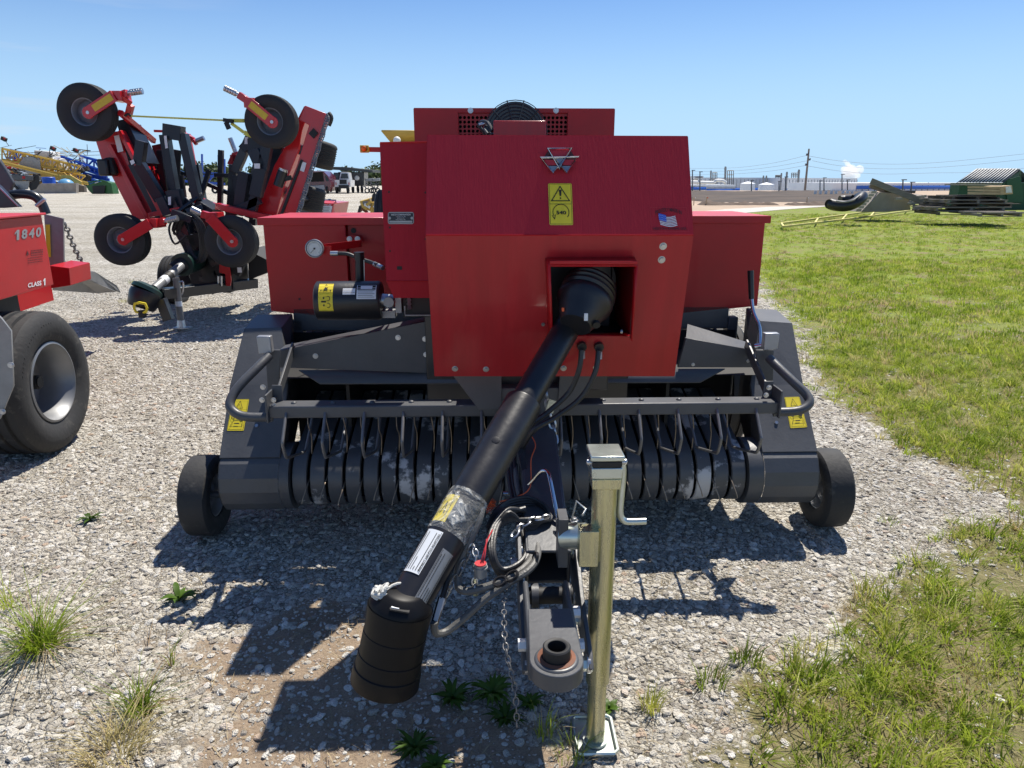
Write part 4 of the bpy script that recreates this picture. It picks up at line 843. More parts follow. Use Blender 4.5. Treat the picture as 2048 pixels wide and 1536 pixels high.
b = MB(); b.m(DG); arc_ = [(hx + .062 * math.cos(R(a)), hc.y + .062 * math.sin(R(a))) for a in range(180, 361, 12)]
pts = [(hx - .055, hc.y + .20)] + [(x, y) for x, y in arc_] + [(hx + .055, hc.y + .20)]
b.prism([(x, y, hz) for x, y in pts], (0, 0, -.042)); b.lathe((hx, hc.y, hz - .001), (0, 0, 1), [(0, .052), (.004, .050), (.006, .045), (.006, .03)], 36, capb=False); hp_ = b.build('hitch_plate', None, tg, bevel=.004)
b = MB(); b.m(DG); b.bx((hx - .062, hc.y + .05, hz - .10), (hx - .048, hc.y + .34, hz - .002)); b.bx((hx + .048, hc.y + .05, hz - .10), (hx + .062, hc.y + .34, hz - .002)); b.build('hitch_cheek', None, tg, bevel=.006)
b = MB(); b.m(BLACK); b.lathe((hx, hc.y, hz), (0, 0, 1), [(-.05, .021), (.034, .021), (.036, .024), (.036, .029), (.033, .032), (-.05, .032)], 32, closed=True); b.m(RUST); b.lathe((hx, hc.y, hz - .0), (0, 0, 1), [(.0062, .032), (.009, .035), (.0062, .044)], 32, capa=False, capb=False); b.build('hitch_ball_bush', None, hp_)
# jack on the right of the tongue
jf = B.G(1190, 1480, .012); jx, jy = jf.x, jf.y
b = MB(); b.m(ZINC); b.cyl((jx, jy, .22), (jx, jy, .86), .0335, seg=28); jk = b.build('jack_tube', None, bal)
b = MB(); b.m(ZINC); b.cyl((jx, jy, .02), (jx, jy, .30), .027, seg=24); b.m(ZINCW); b.cyl((jx, jy, .012), (jx, jy, .02), .036, seg=24); b.build('inner_tube', None, jk)
b = MB(); b.m(ZINCW); pf = [(-.056, -.045), (-.046, -.055), (.046, -.055), (.056, -.045), (.056, .075), (.046, .085), (-.046, .085), (-.056, .075)]
b.prism([(jx + x, jy + y, .004) for x, y in pf], (0, 0, .006)); pe = [V((jx + x * 1.06, jy + y * 1.06, .018)) for x, y in pf]; b.tube(pe, .006, 6, closed=True, smooth=False); b.build('foot_plate', None, jk)
b = MB(); b.m(ZINCW); b.bx((jx - .042, jy - .040, .862), (jx + .038, jy + .044, .893)); b.m(ZINC); b.bx((jx - .039, jy - .036, .83), (jx + .036, jy + .04, .861)); b.m(ZINCW); b.bx((jx - .046, jy - .044, .912), (jx + .042, jy + .05, .926)); b.m(BLACK); b.bx((jx - .040, jy - .041, .894), (jx + .036, jy + .035, .911)); b.m(STEEL); b.cyl((jx - .054, jy - .02, .902), (jx + .052, jy - .02, .902), .008, seg=14); b.build('gear_head', None, jk, bevel=.003)
def J(px, py, dy=0): return P(px, py, jy + dy)
b = MB(); b.m(ZINCW); b.tube([J(1222, 917), J(1240, 920), J(1246, 940), J(1243, 985), J(1240, 1025), J(1248, 1041), J(1265, 1043), J(1292, 1042)], .0092, 12, 4); b.build('crank_handle', None, jk)
b = MB(); b.m(ZINCW); b.cyl(J(1126, 1072, .06), J(1172, 1072, .03), .036, seg=28); b.m(BLACK); q = J(1147, 1092, .02); b.cyl(q + V((0, .02, 0)), q + V((0, -.001, 0)), .008, seg=14); b.m(ZINC); b.bx(J(1160, 1064, -.046), J(1191, 1116, .0)); b.m(DG); b.bx(J(1118, 1040, .03), J(1130, 1110, .10)); b.m(STEEL); b.bolt(J(1148, 1041, .05), (0, 0, 1), .009); b.build('swivel_mount', None, jk, bevel=.002)
b = MB(); b.m(STEEL); b.tube([J(1143, 1040, .04), J(1153, 1002, .04), J(1172, 1018, .03), J(1165, 1030, .0)], .0028, 6, 2, smooth=False); b.build('spring_pin', None, jk)
b = MB(); b.m(WHITE); b.box(J(1214, 1010, -.01), (.02, .004, .06)); b.m(STEEL); b.tube([J(1217, 990, .03), J(1222, 975, .0), J(1240, 965, -.0)], .006, 8, 3); b.build('latch_tag', None, jk)
# parking hook rod
b = MB(); b.m(CHROME); b.tube([P(1006, 987, -.55), P(1035, 985, -.55), P(1060, 968, -.57), P(1082, 944, -.6), P(1094, 944, -.62), P(1100, 960, -.66), P(1110, 1010, -.74), P(1121, 1070, -.80)], .0075, 10, 5); b.m(DG); b.prism([P(1112, 1040, -.80), P(1128, 1038, -.80), P(1132, 1100, -.86), P(1114, 1100, -.86)], (.0, .012, 0)); b.build('shaft_rest_hook', None, tg)

# ---- drive shaft
s0 = P(1172, 590, -.20); s1 = P(806, 1225, -1.10); ax = (s1 - s0).normalized(); Ls = (s1 - s0).length; ox, oy = orient(ax)
at_ = lambda px, py: min((i / 400 for i in range(401)), key=lambda t: (lambda q: abs(q))( (lambda w: (w[1] - py))(proj(s0 + (s1 - s0) * t))))
def proj(p):
    w = B.m @ V(p); d = w - V((0, 0, CAM_H)); dep = d.y * CP - d.z * SP; up = d.y * SP + d.z * CP; return (1024 + CAM_F * d.x / dep, 768 - CAM_F * up / dep)
tm = at_(0, 820)
b = MB(); b.m(PLAST); b.cyl(s0 + ax * .02, s0 + ax * (Ls * tm + .1), .047, seg=36); b.lathe(s0, ax, [(.10, .052), (.105, .055), (.125, .055), (.13, .050)], 36); sh = b.build('shaft_guard', None, bal)
b = MB(); b.m(PLAST); b.lathe(s0, ax, [(Ls * tm - .03, .048), (Ls * tm - .03, .060), (Ls * tm - .025, .061), (Ls * .88, .058), (Ls, .055)], 40); b.m(BLACK); q = s0 + ax * Ls * (tm + .09) + (-ox * 0 + V((0, -1, .3)).normalized() * .0); b.build('outer_guard', None, sh)
b = MB(); b.m(PLAST); jc = P(1180, 590, -.16); ja = (ax * .75 + V((-.12, -.35, -.1))).normalized()
j0 = P(1184, 566, -.27); j1 = P(1150, 652, -.40); jd = j1 - j0; jk_ = jd.length / .225
b.lathe(j0, jd, [(h_ * jk_, r_) for h_, r_ in ((0, .080), (.010, .092), (.018, .092), (.026, .086), (.034, .096), (.042, .096), (.050, .089), (.058, .098), (.066, .098), (.076, .091), (.095, .099), (.115, .097), (.13, .088), (.17, .074), (.205, .060), (.22, .054))], 44)
bell = b.build('joint_bell', None, sh)
b = MB(); b.m(WHITE); q = P(1172, 634, -.47); b.box(q, (.012, .006, .024)); b.m(TWINE); b.box(P(1126, 619, -.40), (.008, .006, .012)); b.m(BLACK)
q = P(1192, 646, -.41); b.cyl(q, q + V((.0, -.012, -.006)), .013, seg=16); b.build('bell_clip', None, bell)
# lower bell: cap and long cup
cdir = (P(775, 1365, -1.30) - P(797, 1235, -1.08)).normalized(); cp0 = P(800, 1225, -1.08)
cd = V((cdir.x, cdir.y, cdir.z)); q0 = P(806, 1188, -1.09); q1 = P(768, 1372, -1.12); cd = (q1 - q0).normalized(); Lc = (q1 - q0).length; k = Lc / .30
BELL = mat('bell_rubber', (.005, .005, .006), .42, 0, .2, 6, spec=.22)
b = MB(); b.m(BELL)
b.lathe(q0, cd, [(-.012 * k, .050), (-.006 * k, .058), (.008 * k, .068), (.024 * k, .080), (.034 * k, .084), (.05 * k, .085)], 44, capb=False); b.build('bell_cap', None, sh)
b = MB(); b.m(BELL); b.lathe(q0, cd, [(.040 * k, .084), (.038 * k, .087), (.046 * k, .0875), (.12 * k, .083), (.122 * k, .0845), (.19 * k, .085), (.192 * k, .087), (.235 * k, .088), (.238 * k, .091), (.285 * k, .093), (.29 * k, .090), (.28 * k, .085), (.06 * k, .08)], 48, capa=False, capb=False); b.m(VOID); b.cyl(q0 + cd * .2 * k, q0 + cd * .21 * k, .08, seg=24); b.build('lower_bell', None, sh)
b = MB(); b.m(BLACK); p_ = q0 + cd * .020 * k
e1_ = (V((0, -1, 0)) - cd * V((0, -1, 0)).dot(cd)).normalized(); e2_ = e1_.cross(cd); c_ = p_ + e1_ * .062 + cd * -.004
b.box(c_ - cd * .004, (.05, .03, .004), Matrix((e2_, e1_, cd)).transposed()); b.m(WHITE); b.box(c_ - cd * .006 - e2_ * .012, (.02, .016, .004), Matrix((e2_, e1_, cd)).transposed()); b.build('cap_slot', None, sh)
def wrap(name, t0_, t1_, a0, a1, rad, fill, fn=None, n=10, parent=None):
    """label curved round the shaft; angle 0 faces up-toward the camera"""
    up_ = (V((0, -.55, .85)) - ax * V((0, -.55, .85)).dot(ax)).normalized(); sd_ = up_.cross(ax)
    d = Decal((0, 0, 0), (1, 0, 0), (1, 0, 1), (0, 0, 1), 0)
    def at(s, t, k=1): a = R(a0 + (a1 - a0) * s); return s0 + ax * Ls * (t0_ + (t1_ - t0_) * t) + (up_ * math.cos(a) + sd_ * math.sin(a)) * (rad + .001 * k)
    d.at = at; d.c = [at(0, 0), at(1, 0), at(1, 1), at(0, 1)]
    if fill:
        for j in range(n): d.poly(fill, [(j / n, 0), ((j + 1) / n, 0), ((j + 1) / n, 1), (j / n, 1)])
    if fn: fn(d)
    return d.build(name, parent or sh)
ta, tb = at_(0, 1082), at_(0, 1165)
SG = 1 if (V((0, -.55, .85)) - ax * V((0, -.55, .85)).dot(ax)).normalized().cross(ax).x > 0 else -1
def small_print(n, heads=False):
    def f(d):
        d.line(INK, [(.05, .03), (.95, .03), (.95, .97), (.05, .97)], .0008, 2, True)
        rr_ = random.Random(n)
        for k in range(n):
            s = .13 + .74 * k / (n - 1); t = .06
            while t < .9:
                l = rr_.uniform(.02, .08); d.line(INK, [(s, t), (s, min(.93, t + l))], .0017, 2.2); t += l + .016
                if rr_.random() < .05: break
    return f
def lab1(d):
    small_print(6)(d); d.text(INK, 'DO NOT USE PTO ADAPTORS', .84, .07, .93, .93, 2.4, .02, rot=True)
wrap('instruction_label', tb, ta, -50 * SG, 4 * SG, .058, WHITE, lab1)
wrap('serial_label', tb + .045, ta + .03, 24 * SG, 62 * SG, .058, ALU, small_print(5))
tw0, tw1 = at_(0, 995), at_(0, 1065)
wrap('yellow_sticker', tw1 + .0, tw0 + .025, -60 * SG, -8 * SG, .0585, YEL, lambda d: (d.line(INK, [(.2, .2), (.8, .2), (.8, .8), (.2, .8)], .0018, 2, True), d.line(INK, [(.35, .3), (.5, .7), (.65, .3)], .003, 2)))
b = MB(); b.m(FILM); b.lathe(s0, ax, [(Ls * tw0, .0605), (Ls * (tw0 + .03), .0625), (Ls * (tw1 + .0), .0615), (Ls * (tw1 + .015), .0605)], 40, False, False); b.build('wrap_film', None, sh)
b = MB(); b.m(FILM); q = s0 + ax * Ls * (tm + .13); b.m(PLAST); up_ = (V((0, -.55, .85)) - ax * V((0, -.55, .85)).dot(ax)).normalized(); b.lathe(q + up_ * .058, up_, [(0, .013), (.0025, .012), (.003, .009)], 18); b.build('inspection_plug', None, sh)
b = MB(); b.m(ROPE); q = q0 - cd * .0 + V((-.055, -.02, .015)); rr_ = random.Random(3)
for k in range(14): b.tube([q + V((rr_.uniform(-.02, .02), rr_.uniform(-.02, .02), rr_.uniform(-.012, .02))) for _ in range(4)], .0045, 6, 3)
b.tube([q, q + V((.04, .03, .01)), q + V((.09, .05, -.01))], .004, 6); b.build('rope_knot', None, sh)
# ---- hoses, cables, chains around the tongue
def hose(name, pts, r, mt, seg=9): b = MB(); b.m(mt); b.tube([P(*p) for p in pts], r, seg, 5); return b.build(name, None, bal)
def fit(px, py):
    b = MB(); b.m(PLAST); q = Lo(px, py); b.cyl(q, q + nL * .02, .017, seg=16); b.m(STEEL); b.cyl(q + nL * .03 + V((0, 0, -.008)), q + nL * .034 + V((0, 0, -.034)), .0105, seg=6); b.build('hose_fitting', None, cov)
fit(1163, 690); fit(1197, 691)
hose('drive_hose', [(1163, 700, -.36), (1158, 740, -.37), (1138, 785, -.36), (1095, 825, -.38), (1060, 852, -.42), (1030, 900, -.36)], .0095, HOSE)
hose('drive_hose', [(1197, 702, -.36), (1190, 745, -.38), (1162, 795, -.38), (1110, 835, -.4), (1068, 860, -.44), (1040, 905, -.36)], .0095, HOSE)
hose('tongue_hose', [(1018, 930, -.40), (1022, 980, -.52), (1040, 1030, -.68), (1060, 1080, -.80), (1064, 1110, -.88), (1050, 1135, -.95), (1010, 1160, -.99), (960, 1178, -1.0), (928, 1182, -1.0), (916, 1168, -.98), (920, 1125, -.95), (940, 1080, -.93), (958, 1040, -.9), (964, 1005, -.86)], .0115, HOSEG)
hose('tongue_hose', [(1030, 930, -.42), (1036, 980, -.56), (1056, 1040, -.72), (1074, 1085, -.84), (1074, 1115, -.92), (1058, 1140, -.97), (1020, 1165, -1.0), (975, 1195, -1.02), (930, 1235, -1.04), (895, 1262, -1.06), (872, 1266, -1.08), (868, 1245, -1.08)], .0105, HOSEG)
b = MB(); b.m(PLAST); b.beam(P(868, 1252, -1.08), P(884, 1195, -1.02), .02, .008); b.m(WHITE); b.beam(P(867, 1262, -1.085), P(885, 1196, -1.03), .013, .012); b.m(PLAST); b.tube([P(884, 1198, -1.03), P(905, 1130, -.98), P(915, 1100, -.9)], .008, 8); b.build('strap_sleeve', None, bal)
rk = random.Random(12)
for k in range(4):
    hose('harness_cable', [(1035 + 3 * k, 900, -.40), (1046 + 2 * k, 950, -.5), (1040, 990 + 3 * k, -.6), (1010 - 5 * k, 1020 + 4 * k, -.68), (985, 1050 + 6 * k, -.78), (984 - 3 * k, 1090, -.88), (992 + 2 * k, 1130 + 5 * k, -.92), (1010, 1158, -.93)], .006, HOSE, 6)
for k in range(7):
    hose('cable_coil', [(975, 1052 + 3 * k, -.8), (990 + 3 * k, 1022, -.76), (1020, 1000 + 5 * k, -.70), (1060 + 4 * k, 995 + 5 * k, -.68), (1095, 1015 + 6 * k, -.72), (1100 - 4 * k, 1040, -.78), (1062, 1038 + 5 * k, -.80), (1020, 1042 - 3 * k, -.80), (990, 1058, -.83)], .0058, HOSE, 6)
for k in range(3): hose('tongue_hose', [(1014 + 7 * k, 900, -.36), (1018 + 7 * k, 960, -.50), (1030 + 8 * k, 1020, -.66), (1046 + 7 * k, 1070, -.79), (1052 + 6 * k, 1105, -.88), (1036, 1128 + 5 * k, -.93), (1004, 1138 + 8 * k, -.95), (988 - 4 * k, 1108, -.93), (992 - 5 * k, 1062, -.86), (1012, 1030 - 5 * k, -.78), (1050, 1016 + 3 * k, -.74)], .0075, HOSE)
hose('harness_cable', [(1040, 880, -.32), (1045, 920, -.42), (1050, 960, -.52), (1050, 1000, -.62)], .008, HOSE)
b = MB(); b.m(TWINE); p0 = P(985, 1008, -.74)
for k in range(60): a = rk.uniform(2.4, 4.4); l = rk.uniform(.02, .05); q = p0 + V((rk.uniform(-.012, .012), rk.uniform(-.01, .01), rk.uniform(-.012, .012))); b.tube([q, q + V((math.cos(a) * l * .6, rk.uniform(-.01, .01), math.sin(a) * l * .5 + .004)), q + V((math.cos(a + rk.uniform(-.6, .6)) * l, rk.uniform(-.015, .015), math.sin(a + rk.uniform(-.6, .6)) * l * .8))], .0008, 3, 2)
b.tube([P(1000, 1003, -.74), P(1030, 995, -.66), P(1060, 975, -.6), (P(1062, 920, -.45)), P(1071, 890, -.36), P(1060, 868, -.3)], .0022, 5, 4); b.build('orange_twine', None, bal)
b = MB(); b.m(ALU); q0_, q1_ = P(961, 1128, -1.0), P(961, 1152, -1.0); b.cyl(q0_, q1_, .018, seg=18); b.cyl(q0_ + V((0, 0, -.008)), q0_ + V((0, 0, -.014)), .020, seg=18); b.m(REDF); b.cyl(q0_, q0_ + V((0, 0, .003)), .0165, seg=16); b.tube([q0_, P(966, 1110, -.99), P(975, 1080, -.95), P(985, 1060, -.88)], .002, 5); b.tube([q0_ + V((.006, 0, 0)), P(970, 1110, -.99), P(973, 1078, -.95)], .002, 5); b.m(ZINC); b.beam(P(952, 1155, -.98), P(951, 1192, -.99), .012, .004); b.build('light_plug', None, bal)
b = MB(); b.m(STEEL); b.chain([P(945, 1090, -.94), P(925, 1130, -.96), P(905, 1165, -.98), P(885, 1200, -1.0), P(872, 1240, -1.04)], .030, .0028); b.build('safety_chain', None, bal); b = MB(); b.m(STEEL); b.chain([P(945, 1090, -.94), P(952, 1110, -.97), P(950, 1145, -.99), P(949, 1185, -1.0)], .024, .0025); b.build('safety_chain', None, bal); b = MB(); b.m(STEEL); b.chain([P(1100, 1035, -.78), P(1065, 1040, -.8), P(1040, 1055, -.82), P(1022, 1080, -.85)], .03, .003); b.build('safety_chain', None, bal)
b = MB(); b.m(GUN); b.chain([P(1010, 1170, -.96), P(1008, 1230, -1.1), P(1012, 1300, -1.2), P(1030, 1380, -1.25), P(1034, 1462, -1.27)], .021, .0018); b.build('hanging_chain', None, bal)
b = MB(); b.m(STEEL); b.chain([P(1092, 780, -.2), P(1105, 850, -.22), P(1110, 890, -.25), P(1103, 915, -.3)], .04, .005); b.m(ZINCW); b.box(P(1102, 812, -.25), (.03, .01, .05), Matrix.Rotation(.3, 3, 'Y')); b.build('hitch_chain', None, bal)
b = MB(); b.m(PLAST)
for q, a in ((P(1070, 1118, -.93), 20), (P(1024, 1152, -1.0), 60), (P(1000, 1163, -1.01), 70)): b.lathe(q, (math.cos(R(a)), .1, -math.sin(R(a))), [(-.004, .016), (-.004, .021), (.004, .021), (.004, .016)], 16, closed=True)
b.build('cable_tie', None, bal)

# ================================================================== THE SECOND BALER, cut by the left edge
Lf = Frame(-2.87, 3.9, 0, 8)
lb = thing('baler', 'red baler marked 1840 cut off by the left edge above a big tyre', 'baler', Lf)
X0 = lambda px, py: Lf.X(px, py, 0)
tr = X0(92, 430); br_ = X0(100, 577); z1, z0, ye = tr.z, .955, (tr.y + br_.y) / 2
b = MB(); b.m(RED); b.prism([(0, -.9, z0), (0, ye, z0), (0, ye, z1), (0, -.9, z1)], (-.75, 0, 0)); bo = b.build('twine_box', None, lb, bevel=.004)
b = MB(); b.m(REDF); b.bx((.02, -.9, z1 + .002), (-.75, ye + .02, z1 + .016)); b.build('box_lid', None, bo, bevel=.004)
dd = lambda a, b_, c, d_: Decal(X0(*a), X0(*b_), X0(*c), X0(*d_), .003, (1, 0, 0))
d = dd((26, 481), (82, 474), (84, 453), (26, 461)); d.mb.m(SILV)
one = lambda x, w: [(x + .42 * w, 0), (x + w, 0), (x + w, 1), (x + .5 * w, 1), (x, .74), (x, .54), (x + .42 * w, .76)]
for k, ch in enumerate('1840'):
    if k == 0: d.poly(SILV, one(.04, .15), 1); continue
    d.text(SILV, ch, (.10 if k == 0 else .02 + k * .25), .04, .22 + k * .25, .98, 1, .035)
d.build('model_lettering', bo)
d = dd((54, 577), (92, 570), (92, 556), (54, 564)); d.text(WHITE, 'CLASS', .02, .1, .72, .8, 1, .03); d.poly(WHITE, one(.82, .12), 1); d.build('class_lettering', bo)
d = dd((50, 531), (86, 526), (86, 496), (50, 500)); rr_ = random.Random(4)
d.poly(INKG, [(.02, .62), (.10, .95), (.20, .62), (.11, .70)], 1)
for k in range(6):
    t = .9 - k * .15; s = .30 if k < 3 else .12
    while s < .95: l = rr_.uniform(.04, .09); d.rect(INKG, s, t - .045, min(.97, s + l), t + .03 * (k < 2)); s += l + .03
d.build('dealer_sticker', bo)
b = MB(); b.m(RED); b.prism([Lf.P(98, 531, 1.2), Lf.P(138, 536, 1.2), Lf.P(141, 571, 1.2), Lf.P(102, 577, 1.2)], (0, .35, 0)); b.build('tool_box', None, lb, bevel=.004)
b = MB(); b.m(BLACK); b.bx((-.25, .1, .62), (-.12, .5, z0)); b.bx((-.6, -.3, .7), (-.2, .6, .95)); b.bx((-1.6, .2, .38), (-.3, .3, .50)); b.build('chassis', None, lb)
b = MB(); b.m(ALU); b.prism([Lf.P(-40, 600, -.35), Lf.P(2, 636, -.35), Lf.P(22, 662, -.35), Lf.P(27, 772, -.35), Lf.P(0, 838, -.35), Lf.P(-60, 880, -.35)], (0, .012, 0)); sp_ = b.build('side_plate', None, lb)
b = MB(); b.m(STEEL); b.bolt(Lf.P(22, 730, -.355), (0, -1, 0), .012); b.build('plate_bolt', None, sp_)
b = MB(); b.m(STEEL); b.bolt(Lf.P(5, 823, -.355), (0, -1, 0), .012); b.build('plate_bolt', None, sp_)
wc = Lf.i @ V((-2.745 - .19, 4.13, .43)); axw = Lf.r3 @ V((math.cos(R(5)), math.sin(R(5)), 0))
b = MB(); b.m(RUBD); tyre(b, wc, axw, .43, .38, .235, 4, 72, .016)
for k in range(40):   # raised sidewall lettering, unreadable at this size
    a = R(k * 4.2 + (20 if k < 20 else 110)); y, z = math.cos(a), math.sin(a); x_, y_ = orient(axw)
    q = wc + axw * .186 + (x_ * y + y_ * z) * .345
    if k % 7 < 5: b.box(q, (.004, .006, .03), Matrix((axw, (x_ * -z + y_ * y), (x_ * y + y_ * z))).transposed())
ty_ = b.build('tyre', None, lb)
b = MB(); b.m(mat('dull_rim_silver', (.24, .245, .255), .42, .5)); c_ = wc; b.lathe(c_, axw, [(.165, .245), (.17, .232), (.15, .226), (.125, .205), (.03, .198), (-.02, .19), (-.03, .10), (-.10, .09), (-.11, .245)], 56, closed=True); ri = b.build('rim', None, ty_)
b = MB(); b.m(BLACK); b.cyl(c_ - axw * .02, c_ + axw * .075, .042, seg=24); b.cyl(c_ + axw * .075, c_ + axw * .085, .034, seg=24); b.m(ALU); b.lathe(c_, axw, [(-.025, .10), (-.012, .10), (-.012, .04)], 30)
x_, y_ = orient(axw)
for k in range(6): a = R(k * 60); b.m(STEEL); b.bolt(c_ - axw * .012 + (x_ * math.cos(a) + y_ * math.sin(a)) * .078, axw, .011)
b.build('hub', None, ri)
b = MB(); b.m(ALU); b.prism([Lf.P(88, 428, 1.75), Lf.P(126, 437, 1.75), Lf.P(128, 541, 1.75), Lf.P(96, 540, 1.75)], (0, .02, 0)); b.face([Lf.P(126, 437, 1.75), Lf.P(128, 541, 1.75), Lf.P(124, 541, 2.1), Lf.P(122, 437, 2.1)]); pn = b.build('tail_panel', None, lb)
b = MB(); b.m(YEL); b.prism([Lf.P(91, 449, 1.74), Lf.P(100, 449, 1.74), Lf.P(102, 514, 1.74), Lf.P(94, 514, 1.74)], (0, -.003, 0)); b.build('reflector', None, pn)
b = MB(); b.m(ALU)
b.face([Lf.P(120, 519, 1.9), Lf.P(190, 544, 2.6), Lf.P(233, 571, 3.2), Lf.P(241, 585, 3.3), Lf.P(233, 583, 3.25), Lf.P(134, 540, 1.9)]); b.face([Lf.P(130, 540, 1.9), Lf.P(233, 583, 3.2), Lf.P(195, 586, 3.2), Lf.P(105, 580, 1.9)]); ch = b.build('bale_chute', None, lb, solid=.006, flat=True)
b = MB(); b.m(GUN); b.chain([Lf.P(130, 447, 1.8), Lf.P(146, 490, 2.1), Lf.P(166, 528, 2.4), Lf.P(186, 553, 2.65)], .062, .0065); b.build('chute_chain', None, lb)
b = MB(); b.m(NAVY); b.tube([Lf.P(22, 390, 1.3), Lf.P(45, 388, 1.3), Lf.P(68, 392, 1.3), Lf.P(82, 405, 1.3), Lf.P(92, 428, 1.3)], .032, 10, 4)
b.m(STEEL); b.cyl(Lf.P(72, 412, 1.25), Lf.P(90, 398, 1.25), .012, seg=10); b.build('needle_yoke', None, lb)
b = MB(); b.m(NAVY); b.prism([Lf.P(-60, 330, 1.2), Lf.P(-4, 372, 1.2), Lf.P(38, 414, 1.2), Lf.P(10, 416, 1.2), Lf.P(-60, 416, 1.2)], (0, .05, 0)); b.m(STEEL); b.tube([Lf.P(-4, 372, 1.18), Lf.P(36, 412, 1.18)], .005, 6, smooth=False); b.build('tension_frame', None, lb)
b = MB(); b.m(DG); b.prism([Lf.P(-80, 300, 1.9), Lf.P(-2, 318, 1.9), Lf.P(12, 340, 1.9), Lf.P(27, 366, 1.9), Lf.P(20, 384, 1.9), Lf.P(-5, 394, 1.9), Lf.P(-80, 396, 1.9)], (0, .04, 0)); b.build('chamber_side', None, lb, bevel=.01)
b = MB(); b.m(RED); b.bx((-3.1, .6, .6), (-.8, 2.4, 1.25)); b.build('bale_chamber', None, lb)

# ================================================================== FOLDED BATWING ROTARY CUTTER
Mf = Frame(-3.75, 8.2, 0, 0); MP = Mf.P
mw = thing('rotary_cutter', 'red and black rotary cutter with both wings folded up and wheels in the air', 'rotary cutter', Mf)
REDM = mat('mower_red', (.52, .010, .016), .30, 0, .08, 3, coat=.4, bump=.03)
MN = mat('mower_navy', (.012, .016, .026), .36, 0, .15, 5, coat=.1, spec=.35)
def pan(name, pts, yl, th, mt, parent, bevel=.006): b = MB(); b.m(mt); b.prism([MP(x, y, yl) for x, y in pts], (0, th, 0)); return b.build(name, None, parent, bevel=bevel)
lw = pan('wing_deck', [(188, 272), (212, 264), (243, 262), (268, 330), (318, 436), (268, 440), (222, 350), (204, 322)], .35, .5, REDM, mw)
b = MB(); b.m(REDM); b.beam(MP(222, 290, .33), MP(300, 440, .33), .05, .10, up=(0, 1, 0)); b.beam(MP(243, 262, .30), MP(332, 440, .30), .04, .12, up=(0, 1, 0)); b.build('deck_rib', None, lw, bevel=.004)
pan('warning_label', [(228, 272), (238, 270), (247, 302), (236, 305)], .295, -.003, WHITE, lw, 0)
b = MB(); b.m(PLAST); q0_, q1_ = MP(196, 318, .2), MP(206, 352, .2); b.bx((q0_.x, .15, q1_.z), (q0_.x + .12, .4, q0_.z)); b.m(BLACK); b.prism([MP(205, 316, .2), MP(220, 314, .2), MP(231, 348, .2), MP(210, 351, .2)], (0, .1, 0)); b.build('rubber_bumper', None, lw, bevel=.02)
rw = pan('wing_deck', [(608, 212), (620, 216), (604, 262), (598, 300), (566, 380), (552, 436), (506, 436), (530, 380), (548, 330), (575, 285), (594, 240)], .45, .25, REDM, mw)
b = MB(); b.m(REDM); b.prism([MP(x, y, .25) for x, y in ((610, 211), (650, 226), (654, 246), (588, 436), (550, 440), (594, 330), (618, 250), (598, 240))], (0, .05, 0)); wt = b.build('wing_end', None, rw, bevel=.006)
b = MB(); b.m(BLACK); b.beam(MP(604, 320, .24), MP(562, 432, .24), .03, .02, up=(0, 1, 0)); b.beam(MP(622, 262, .24), MP(632, 272, .24), .08, .02, up=(0, 1, 0)); b.tube([MP(655, 228, .4), MP(660, 236, .4), MP(655, 250, .4)], .04, 8); b.build('deck_slot', None, wt)
pan('warning_label', [(605, 323), (613, 326), (608, 344), (600, 341)], .24, -.003, WHITE, wt, 0)
b = MB(); b.m(mat('dull_chain', (.22, .22, .23), .45, .6))
for k in range(46):
    t = k / 45; px, py = 653 + (592 - 653) * t, 229 + (428 - 229) * t; q = MP(px, py, .22); b.chain([q, q + V((.02 + .01 * math.sin(k), -.02, -.03)), q + V((.022, -.02, -.08))], .045, .006)
b.build('chain_guard', None, wt)
b = MB(); b.m(PLAST); b.cyl(MP(566, 342, .2), MP(556, 372, .2), .055, seg=20); b.m(STEEL); b.cyl(MP(567, 338, .2), MP(566, 343, .2), .05, seg=16); b.m(BLACK); b.beam(MP(568, 358, .2), MP(582, 355, .25), .05, .05); b.build('accumulator', None, rw)
def caster(c, el, en, pin, refl, yl=.0, parent=mw, r=.285, silver=True):
    c_ = MP(c[0], c[1], yl + .12); b = MB(); b.m(RUB); tyre(b, c_, (0, -1, 0), r, .19, .145, 4, 48, .006); ty_ = b.build('caster_tyre', None, parent)
    b = MB(); b.m(mat('mower_grey_rim', (.20, .215, .24), .45, .2)); rim_mesh(b, c_, (0, -1, 0), .142, .16, dish=.2, bolts=5); b.build('rim', None, ty_)
    b = MB(); b.m(REDM); p0, p1, p2 = MP(*c, yl), MP(*el, yl), MP(*en, yl + .1); b.beam(p0, p1, .12, .014, up=(0, 1, 0)); b.cyl(p0, p0 + V((0, .012, 0)), .065, seg=20); b.beam(p1 + V((0, .015, 0)), p1 + V((0, .25, 0)), .12, .10); b.beam(p1 + V((0, .1, 0)), MP(*pin, yl + .1), .075, .075); ar = b.build('caster_fork', None, parent, bevel=.004)
    b = MB(); b.m(STEEL); b.cyl(MP(*pin, yl + .1), p2, .024, seg=12); d = (p2 - MP(*pin, yl + .1)); 
    if silver:
        for k in range(5): q = MP(*pin, yl + .1) + d * (.2 + k * .17); b.cyl(q, q + d.normalized() * .018, .034, seg=14)
    b.cyl(p0 + V((0, -.012, 0)), p0, .018, seg=12); b.build('axle_pin', None, ar)
    if refl: b = MB(); b.m(REFL); b.beam(p0.lerp(p1, .22) + V((0, -.010, 0)), p0.lerp(p1, .93) + V((0, -.010, 0)), .07, .004, up=(0, 1, 0)); b.build('reflector', None, ar)
caster((176, 225), (228, 191), (285, 182), (256, 186), True, -.05, r=.30)
caster((544, 244), (497, 205), (449, 176), (478, 190), True, .1, r=.285)
